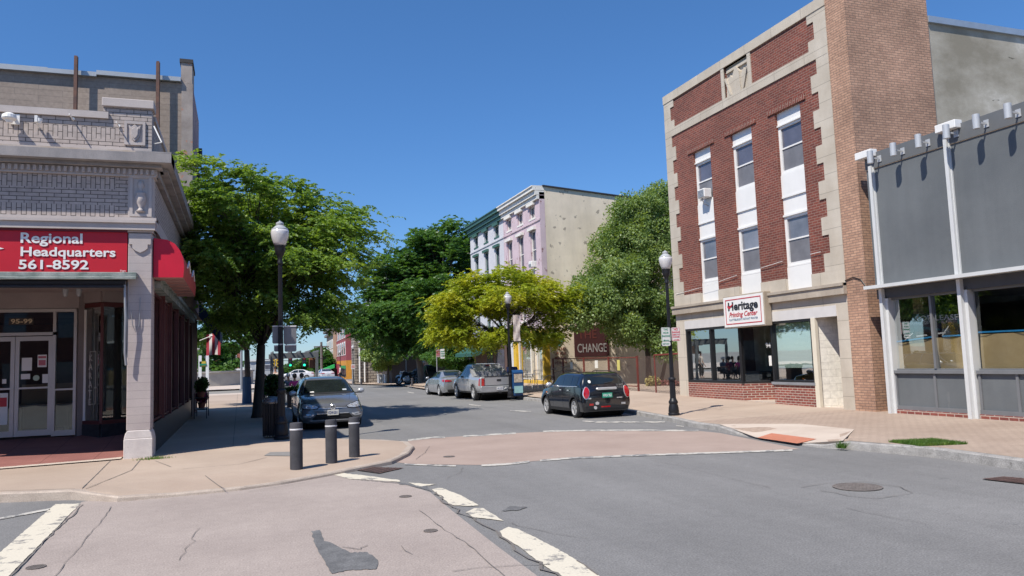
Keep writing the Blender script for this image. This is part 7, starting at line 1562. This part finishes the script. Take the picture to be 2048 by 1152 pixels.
# ---- silver pickup (rear three-quarter)
def pickup():
    t = thing('pickup_truck', 'silver crew cab pickup truck with closed tailgate, parked between lamp and sedan', 'pickup truck', (0, 0, 0))
    paint_ = plain('silver_paint', (.40, .405, .42), .28, .3, .03, 2, coat=.9); ax = [(-1.52, .38), (1.58, .38)]
    st = [(-2.62, .42, .82, .90, .95, .90, .86, 1.135), (-2.60, .40, .86, .935, .98, .925, .87, 1.15), (-2.2, .38, .9, .96, 1.0, .945, .87, 1.155), (-1.25, .36, .92, .97, 1.02, .95, .87, 1.17), (-1.0, .35, .92, .97, 1.04, .95, .80, 1.40), (-.80, .35, .92, .97, 1.05, .95, .70, 1.70), (-.6, .34, .92, .97, 1.06, .95, .68, 1.75), (.2, .34, .92, .97, 1.06, .95, .68, 1.78), (.75, .34, .92, .97, 1.06, .95, .69, 1.70), (1.1, .34, .92, .97, 1.06, .94, .72, 1.42), (1.4, .34, .92, .97, 1.05, .93, .76, 1.18), (1.8, .34, .9, .96, 1.0, .9, .74, 1.10), (2.35, .36, .86, .93, .92, .84, .68, 1.02), (2.58, .4, .74, .82, .82, .7, .55, .92), (2.63, .5, .6, .7, .72, .58, .45, .8)]
    body, bv = car_body(st, ax, .43, .97, 'body', paint_, t, cuts=[(-.70, .70, -2.52, -1.02, .68, 1.5)], crown=.02, inner=.66)
    for y, z in ax:
        for s in (-1, 1): make_wheel(t, s*.84, y, .385, .25, s, 5, rr=.62)
    wells(t, ax, .42, .68)
    for v in 'LR':
        patch('side_window', bv, v, [(1.05, 1.12), (.60, 1.60), (.12, 1.66), (.08, 1.10)], .004, carglass, t, rnd=.03); patch('side_window', bv, v, [(.0, 1.10), (.04, 1.665), (-.55, 1.64), (-.70, 1.12)], .004, carglass, t, rnd=.03)
        for yy, zz_ in ax: patch('wheel_arch_trim', bv, v, ring_poly((yy, zz_), .50, .43, -4, 184), .010, plain('silver_flare', (.34, .35, .37), .35, .4, coat=.5), t)
        for yy in (.98, .04, -.78): patch('door_seam', bv, v, thin((yy, 1.05), (yy-.02, .42), .01), .003, well, t)
        for yy in (.18, -.60): patch('door_handle', bv, v, thin((yy-.09, .98), (yy+.09, .98), .04), .02, blackplastic, t)
        patch('sill_trim', bv, v, [(-1.0, .35), (-1.0, .42), (1.0, .42), (1.0, .35)], .006, blackplastic, t)
        s = -1 if v == 'L' else 1; patch('tail_light', bv, v, [(-2.60, .72), (-2.60, 1.06), (-2.46, 1.06), (-2.42, .74)], .012, taillight, t, res=.04)
        # sloping buttress from the cab down to the bed side
        m = MB(); m.prism([(-.70, 1.60), (-.95, 1.52), (-1.65, 1.17), (-1.0, 1.12), (-.72, 1.12)], 0, min(s*.74, s*.86), max(s*.74, s*.86)); m.build('cab_buttress', paint_, t, bevel=.02)
    m = MB(); m.box(-.63, .63, -1.008, -1.0, 1.20, 1.62)
    for v in m.v: v.y += (v.z-1.2)*.38
    m.build('rear_window', carglass, t)
    m = MB(); m.prism([(-1.0, 1.16), (-.84, 1.68), (-.6, 1.74), (-.6, 1.1), (-1.0, 1.1)], 0, -.72, .72); m.build('cab_back', paint_, t, bevel=.01)
    m = MB(); m.box(-.10, .10, -.93, -.80, 1.66, 1.70); m.build('high_brake_light', taillight, t)
    m = MB(); m.box(-.70, .70, -2.52, -1.02, .70, .72); m.build('bed_floor', blackplastic, t); m = MB(); m.box(-.71, .71, -2.64, -2.52, 1.135, 1.165); m.build('tailgate_cap', blackplastic, t)
    patch('tailgate_panel', bv, 'B', [(-.69, .74), (.69, .74), (.69, 1.10), (-.69, 1.10)], .012, paint_, t, rnd=.03)
    patch('tailgate_seam', bv, 'B', thin((-.72, .73), (.72, .73), .015), .004, well, t)
    for s in (-1, 1): patch('tailgate_seam', bv, 'B', thin((s*.705, .74), (s*.705, 1.12), .012), .004, well, t); patch('tail_light', bv, 'B', [(s*.73, .72), (s*.88, .72), (s*.86, 1.07), (s*.73, 1.07)], .016, taillight, t, res=.04)
    m = MB(); m.box(-.11, .11, -2.65, -2.62, .92, 1.01); m.build('tailgate_handle', blackplastic, t, bevel=.008)
    m = MB(); m.prism([(-.90, .42), (.90, .42), (.93, .50), (.93, .68), (.90, .70), (-.90, .70), (-.93, .68), (-.93, .50)], 1, -2.74, -2.55); m.build('rear_bumper', plain('bumper_silver', (.36, .37, .39), .3, .4, coat=.5), t, bevel=.02)
    plate_part(t, 'number_plate', .0, -2.75, .58, .32, .15, -1, whiteframe, 'AKL 2271', plain('plate_blue', (.05, .07, .18), .5))
    m = MB(); m.tube([(.22, -2.75, .53), (.30, -2.76, .63), (.36, -2.75, .60), (.27, -2.75, .54)], .012, 6); m.build('bumper_decal', white, t)
    m = MB(); m.box(-.07, .07, -2.80, -2.6, .36, .43); m.build('tow_hitch', blackplastic, t)
    m = MB(); m.box(-.72, .72, -2.5, -2.2, .30, .42); m.build('underbody', well, t)
    m = MB(); m.box(-.52, -.28, -1.0, -.995, 1.30, 1.40)
    for v in m.v: v.y += (v.z-1.2)*.38-.01
    m.build('window_sticker', white, t); m = MB(); m.lathe([(0, 0), (.06, 0), (.06, -.004)], (.42, -.965, 1.40), 14, 'y'); m.build('window_sticker', white, t)
    for s in (-1, 1): mirror_part(t, s*.96, .86, 1.16, s, paint_)
    return t
# ---- silver sedan
def sedan(name='sedan_car', label='silver saloon car parked in front of the pickup', paint_=None):
    t = thing(name, label, 'car', (0, 0, 0))
    paint_ = paint_ or plain('silver_sedan_paint', (.37, .38, .40), .25, .5, .03, 2, coat=.9); ax = [(-1.33, .325), (1.37, .325)]
    st = [(-2.30, .32, .6, .7, .78, .62, .5, .92), (-2.26, .24, .76, .84, .90, .76, .62, 1.0), (-2.05, .2, .82, .87, .96, .82, .66, 1.07), (-1.75, .19, .83, .885, .97, .83, .64, 1.11), (-1.35, .18, .84, .89, .965, .84, .60, 1.25), (-.8, .18, .85, .89, .955, .84, .57, 1.40), (-.1, .18, .85, .89, .95, .84, .56, 1.435), (.4, .18, .85, .89, .94, .84, .57, 1.37), (.85, .18, .85, .89, .92, .84, .62, 1.14), (1.15, .18, .85, .89, .90, .83, .64, .99), (1.6, .18, .83, .885, .83, .8, .6, .91), (2.1, .2, .76, .84, .7, .68, .5, .78), (2.3, .3, .6, .7, .55, .5, .4, .64)]
    body, bv = car_body(st, ax, .36, .89, 'body', paint_, t)
    for y, z in ax:
        for s in (-1, 1): make_wheel(t, s*.78, y, .322, .2, s, 5, double=True)
    wells(t, ax, .355, .64)
    for v in 'LR':
        patch('side_window', bv, v, [(.95, .975), (.30, 1.32), (-.15, 1.365), (-.17, .985)], .004, carglass, t, rnd=.03); patch('side_window', bv, v, [(-.23, .985), (-.21, 1.365), (-.85, 1.32), (-1.2, 1.06), (-1.15, 1.0)], .004, carglass, t, rnd=.03)
        for yy in (.9, -.2, -1.12): patch('door_seam', bv, v, thin((yy, .95), (yy, .32), .008), .003, well, t)
        for yy in (-.06, -.98): patch('door_handle', bv, v, thin((yy-.08, .85), (yy+.08, .85), .03), .018, paint_, t)
        patch('tail_light', bv, v, [(-2.22, .80), (-2.22, .93), (-1.85, .93), (-1.95, .84)], .012, taillight, t, res=.04); patch('headlight', bv, v, [(2.15, .62), (1.8, .70), (1.8, .78), (2.1, .70)], .01, lampclear, t, res=.04)
    patch('rear_window', bv, 'B', [(-.60, 1.13), (-.50, 1.36), (.50, 1.36), (.60, 1.13)], .006, carglass, t, rnd=.04)
    patch('windscreen', bv, 'F', [(-.66, .99), (-.52, 1.34), (.52, 1.34), (.66, .99)], .005, carglass, t, rnd=.04)
    for s in (-1, 1): patch('tail_light', bv, 'B', [(s*.40, .82), (s*.40, .88), (s*.76, .92), (s*.78, .80)], .014, taillight, t, res=.04); mirror_part(t, s*.88, .75, 1.0, s, paint_); patch('headlight', bv, 'F', [(s*.42, .60), (s*.72, .62), (s*.72, .70), (s*.45, .66)], .012, lampclear, t, res=.04)
    patch('lower_bumper', bv, 'B', [(-.6, .24), (.6, .24), (.66, .38), (-.66, .38)], .012, blackplastic, t); patch('grille', bv, 'F', [(-.5, .30), (.5, .30), (.4, .5), (-.4, .5)], .01, well, t)
    plate_part(t, 'number_plate', 0, -2.325, .72, .31, .15, -1, whiteframe, 'JNC 4180', plain('plate_blue', (.05, .07, .18), .5))
    return t
def place(t, x, y, deg, s=1.0, z=0.0): t.location = (x, y, z); t.rotation_euler = (0, 0, math.radians(deg)); t.scale = (s, s, s); return t
hc_ = place(hatchback(), 10.10, 22.08, 0, .93); hc_.scale = (.94, .875, .935)
place(estate(), WY(664, 800, 22.3).x+.02, 24.55, 180, .99)
place(pickup(), 10.78, 34.75, 0, .93)
sd = place(sedan(), 10.62, 40.7, 1.0, .93)
def recolour(t, mat):
    for c in t.children_recursive:
        if c.name.split('.')[0] in ('body', 'side_mirror', 'door_handle') and c.material_slots: c.material_slots[0].link = 'OBJECT'; c.material_slots[0].material = mat
for px, py, z, deg, s, col_, lab in ((652, 760, .0, 3, 1.0, plain('white_car', (.6, .6, .62), .3, coat=1), 'white car parked far up the street before the red building'), (646, 756, 0, 3, 1.1, plain('white_car2', (.66, .66, .66), .3, coat=1), 'farther white car parked up the street behind the other white car'), (596, 760, 0, 80, 1.0, plain('white_car', (.6, .6, .62), .3, coat=1), 'white car crossing the far junction behind the diners'), (858, 767, .1, 78, 1.05, plain('dark_car', (.02, .022, .026), .3, coat=1), 'dark car parked on the side street under the dark green trees')):
    p = G(px, py, z); c = copy_tree(sd); c['label'] = lab; place(c, p.x, p.y+1, deg, s, z); recolour(c, col_)
# motorcycle by the trees
p = G(815, 769, .1); t = thing('motorcycle', 'black motorcycle with chrome engine standing on the far corner under the trees', 'motorcycle', (0, 0, 0))
for x in (-.72, .75): m = MB(); m.lathe([(.22, -.06), (.30, -.06), (.33, 0), (.30, .06), (.22, .06)], (x, 0, .33), 24, 'y', cap=False); wh = m.build('wheel', rubber, t, auto=.6); m = MB(); m.lathe([(.22, -.03), (.19, -.03), (.19, .03), (.22, .03)], (x, 0, .33), 24, 'y', cap=False); [m.tube([(x, 0, .33), (x+.2*math.cos(a), 0, .33+.2*math.sin(a))], .006, 4) for a in np.linspace(0, 6.28, 11)[:-1]]; m.build('rim', chrome, wh)
m = MB(); m.lathe([(0, -.30), (.10, -.26), (.16, -.05), (.15, .15), (.07, .30), (0, .32)], (.12, 0, .86), 14, 'x'); m.build('fuel_tank', black, t, smooth=True)
m = MB(); m.prism([(-.75, .74), (-.2, .70), (-.12, .80), (-.4, .78), (-.7, .88)], 1, -.14, .14); m.build('saddle', rubber, t, bevel=.03)
m = MB(); m.prism([(-.2, .3), (.3, .28), (.34, .5), (.1, .68), (-.1, .68)], 1, -.13, .13); m.build('engine', chrome, t, bevel=.03)
m = MB(); m.tube([(.75, .08, .33), (.46, .08, .98)], .03, 6); m.tube([(.75, -.08, .33), (.46, -.08, .98)], .03, 6); m.build('front_fork', chrome, t)
m = MB(); m.tube([(.44, -.38, 1.08), (.48, -.15, 1.02), (.48, .15, 1.02), (.44, .38, 1.08)], .016, 6); m.build('handlebar', chrome, t); m = MB(); m.lathe([(0, -.08), (.08, -.04), (.095, .04), (0, .05)], (.58, 0, .92), 14, 'x'); m.build('headlight', lampclear, t, smooth=True)
m = MB(); m.tube([(.1, -.16, .3), (-.3, -.17, .25), (-1.0, -.18, .30)], .045, 8); m.build('exhaust', chrome, t); m = MB(); m.tube([(-.72, 0, .33), (-.2, 0, .40), (.2, 0, .78), (.46, 0, .95)], .03, 6); m.build('frame', black, t)
t.location = p; t.rotation_euler = (0, 0, math.radians(195))
# ------------------------------------------------------------------ people
skin = plain('skin', (.42, .24, .17), .55, var=.08)
def skinned(name, joints, edges, mat, parent, root=0):
    """joints: list of (point, radius[, radius2]); grown with a Skin modifier"""
    me = bpy.data.meshes.new(name); me.from_pydata([j[0] for j in joints], edges, []); o = bpy.data.objects.new(name, me); COL.objects.link(o)
    sk = o.modifiers.new('s', 'SKIN'); sk.use_smooth_shade = True; sb_ = o.modifiers.new('u', 'SUBSURF'); sb_.levels = 1; sb_.render_levels = 1
    for i, j in enumerate(joints): v = me.skin_vertices[0].data[i]; v.radius = (j[1], j[2] if len(j) > 2 else j[1]); v.use_root = (i == root)
    dg = bpy.context.evaluated_depsgraph_get(); m2 = bpy.data.meshes.new_from_object(o.evaluated_get(dg)); bpy.data.objects.remove(o); bpy.data.meshes.remove(me)
    for p_ in m2.polygons: p_.use_smooth = True
    m2.materials.clear(); return link(name, m2, mat, parent)
def person(label, loc, deg, pose, shirt, trousers, hair, hat=None, lean=.0, z=.1, hairlen=.0):
    """local axes: faces +y; pose 'stand' or 'sit'"""
    t = thing('person', label, 'person', (0, 0, 0)); hip = .92 if pose == 'stand' else .50
    def S(x, y, zz): return (x, y+lean*(zz-hip), zz)
    sh = hip+.50; J, E_ = [], []
    def add(p_, r, r2=None, frm=None):
        J.append((p_, r, r2 or r)); 
        if frm is not None: E_.append((frm, len(J)-1))
        return len(J)-1
    pel = add(S(0, 0, hip), .125, .10); w_ = add(S(0, 0, hip+.18), .11, .085, pel); ch = add(S(0, 0, hip+.38), .135, .10, w_); nb = add(S(0, .0, sh+.03), .06, .06, ch); nk = add(S(0, .015, sh+.10), .05, .052, nb)
    h1 = add(S(0, .03, sh+.17), .068, .078, nk); h2 = add(S(0, .025, sh+.25), .078, .092, h1); add(S(0, .02, sh+.32), .05, .06, h2); add(S(0, .125, sh+.215), .014, .012, h1)
    legs, arms = [], []
    for s in (-1, 1):
        hj = add(S(s*.09, 0, hip-.04), .085, .085, pel)
        if pose == 'stand': kn = add((s*.10, .03, .49), .058, .06, hj); an = add((s*.11, -.02, .09), .038, .04, kn); add((s*.12, .13, .04), .04, .03, an)
        else: kn = add((s*.13, .42, hip+.0), .062, .062, hj); an = add((s*.14, .40, .10), .04, .042, kn); add((s*.14, .54, .045), .04, .03, an)
        sj = add(S(s*.185, 0, sh-.03), .052, .055, ch)
        if pose == 'stand': el = add(S(s*.235, -.02, sh-.31), .042, .042, sj); wr = add(S(s*.22, .13, sh-.53), .027, .024, el); pm = add(S(s*.215, .19, sh-.60), .035, .018, wr); fd = (0, .035, -.045)
        else: el = add(S(s*.24, .06, sh-.28), .042, .042, sj); wr = add((s*.16, .32, hip+.27), .027, .024, el); pm = add((s*.12, .39, hip+.28), .035, .018, wr); fd = (0, .06, -.01)
        P = Vector(J[pm][0])
        for k, (dx, l_) in enumerate(((-.03, .85), (-.01, 1.0), (.01, .95), (.03, .75))):
            a = add(tuple(P+Vector((dx, fd[1]*l_, fd[2]*l_))), .009, .009, pm); add(tuple(P+Vector((dx, fd[1]*1.5*l_, fd[2]*1.9*l_-.01))), .008, .008, a)
        add(tuple(P+Vector((-s*.045, fd[1]*.4, fd[2]*.3+.01))), .010, .010, pm); legs.append((hj, kn, an)); arms.append((sj, el, wr))
    skinned('body', J, E_, skin, t)
    # clothing grown on the same skeleton, a little larger
    K = [(J[w_][0], .135, .11), (J[ch][0], .155, .12), (J[nb][0], .075, .07), (J[pel][0], .14, .115)]; EE = [(0, 1), (1, 2), (0, 3)]
    for sj, el, wr in arms:
        a = len(K); K.append((J[sj][0], .068, .068)); EE.append((1, a)); K.append((tuple(Vector(J[sj][0]).lerp(Vector(J[el][0]), .85)), .055, .055)); EE.append((a, a+1))
    skinned('shirt', K, EE, shirt, t)
    K = [(J[pel][0], .142, .12)]; EE = []
    for hj, kn, an in legs:
        a = len(K); K += [(J[hj][0], .10, .10), (J[kn][0], .075, .075), (tuple(Vector(J[kn][0]).lerp(Vector(J[an][0]), .9)), .055, .055)]; EE += [(0, a), (a, a+1), (a+1, a+2)]
    skinned('trousers', K, EE, trousers, t)
    hc = Vector(J[h2][0]); m = MB(); m.lathe([(.098, -.06), (.108, .0), (.10, .06), (.07, .105), (.03, .125), (0, .128)], (0, 0, 0), 16)
    if hairlen: m.lathe([(.07, -.06-hairlen), (.10, -.04-hairlen*.4), (.104, -.02)], (0, -.02, 0), 14)
    for v in m.v: v.y = v.y*1.05-.022+hc.y; v.x += hc.x; v.z = v.z*(1 if v.y < hc.y+.02 else 1)+hc.z+.0
    m.build('hair', hat or hair, t, smooth=True)
    if hat: m = MB(); m.prism([(-.07, hc.y+.06), (.07, hc.y+.06), (.05, hc.y+.18), (-.05, hc.y+.18)], 2, hc.z+.02, hc.z+.035); m.build('cap_peak', hat, t)
    m = MB()
    for s in (-1, 1): m.lathe([(0, -.006), (.010, -.004), (.012, .002), (0, .008)], (s*.03, hc.y+.088, hc.z-.015), 8, 'y')
    m.build('eyes', dark, t); t.location = (loc[0], loc[1], z); t.rotation_euler = (0, 0, math.radians(deg)); return t
mag = plain('magenta_shirt', (.50, .04, .22), .8); mar = plain('maroon_shirt', (.16, .02, .05), .8); cream = plain('cream_top', (.60, .52, .46), .8); darkc = plain('dark_clothes', (.03, .03, .04), .8); greens = plain('green_shirt', (.16, .26, .14), .8); khaki = plain('khaki', (.10, .09, .06), .8); blueish = plain('grey_blue_top', (.16, .19, .24), .8)
hd, hb_, hw = plain('hair_dark', (.02, .015, .012), .6), plain('hair_brown', (.07, .04, .025), .6), plain('hair_white', (.5, .48, .46), .6)
Ys_ = 38.6
def seat_at(px, Y): return (WY(px, 770, Y).x, Y)
chairm = plain('patio_chair', (.05, .05, .055), .5)
for px, Y, deg, sh_, hr, lab, hl in ((590, 38.4, 10, mag, hd, 'seated diner in a bright magenta shirt, back turned, at the patio rail', .05), (603, 38.9, -15, mar, hd, 'seated diner in a maroon shirt beside the magenta one', .03), (577, 40.4, 170, blueish, hw, 'white haired seated diner facing the magenta shirt', 0), (541, 40.0, 150, darkc, hd, 'seated diner in dark clothes behind the lamp post', .1), (528, 41.0, 200, darkc, hb_, 'brown haired diner in dark clothes beside the tree trunk', .05)):
    x, y = seat_at(px, Y); person(lab, (x, y), deg, 'sit', sh_, darkc, hr, lean=.08, z=.12, hairlen=hl)
    ct = thing('patio_chair', 'dark patio chair under the '+lab.split(',')[0].replace('seated ', ''), 'chair', (0, 0, 0), 'patio chairs'); m = MB(); m.box(-.21, .21, -.2, .24, .42, .45); m.build('seat', chairm, ct); m = MB(); m.box(-.21, .21, -.24, -.20, .55, .86); m.build('backrest', chairm, ct)
    for sx in (-1, 1):
        for sy in (-1, 1): m = MB(); m.tube([(sx*.19, sy*.2, .42), (sx*.2, sy*.22, 0)], .013, 5); m.build('leg', chairm, ct)
    ct.location = (x, y, .01); ct.rotation_euler = (0, 0, math.radians(deg))
x, y = seat_at(585, 39.7); tt = thing('patio_table', 'round patio table between the diners', 'table', (x, y, 0)); m = MB(); m.lathe([(0, .71), (.5, .71), (.5, .74), (0, .74)], (x, y, 0), 24); m.build('tabletop', chairm, tt); m = MB(); m.lathe([(.3, 0), (.3, .02), (.03, .04), (.03, .71)], (x, y, 0), 14); m.build('pedestal', chairm, tt)
p = WY(551, 755, 43.5); person('standing woman in a cream top behind the seated diners', (p.x, 43.5), 160, 'stand', cream, darkc, hd, z=.1)
p = G(848, 768, .1); person('standing man in a green shirt and white cap beside the motorcycle', (p.x, p.y), 200, 'stand', greens, khaki, hd, hat=white, z=.1)
p = G(697, 767, .1); person('small distant walker in a pale top before the orange shopfront', (p.x, 78), 90, 'stand', cream, darkc, hb_, z=.1)
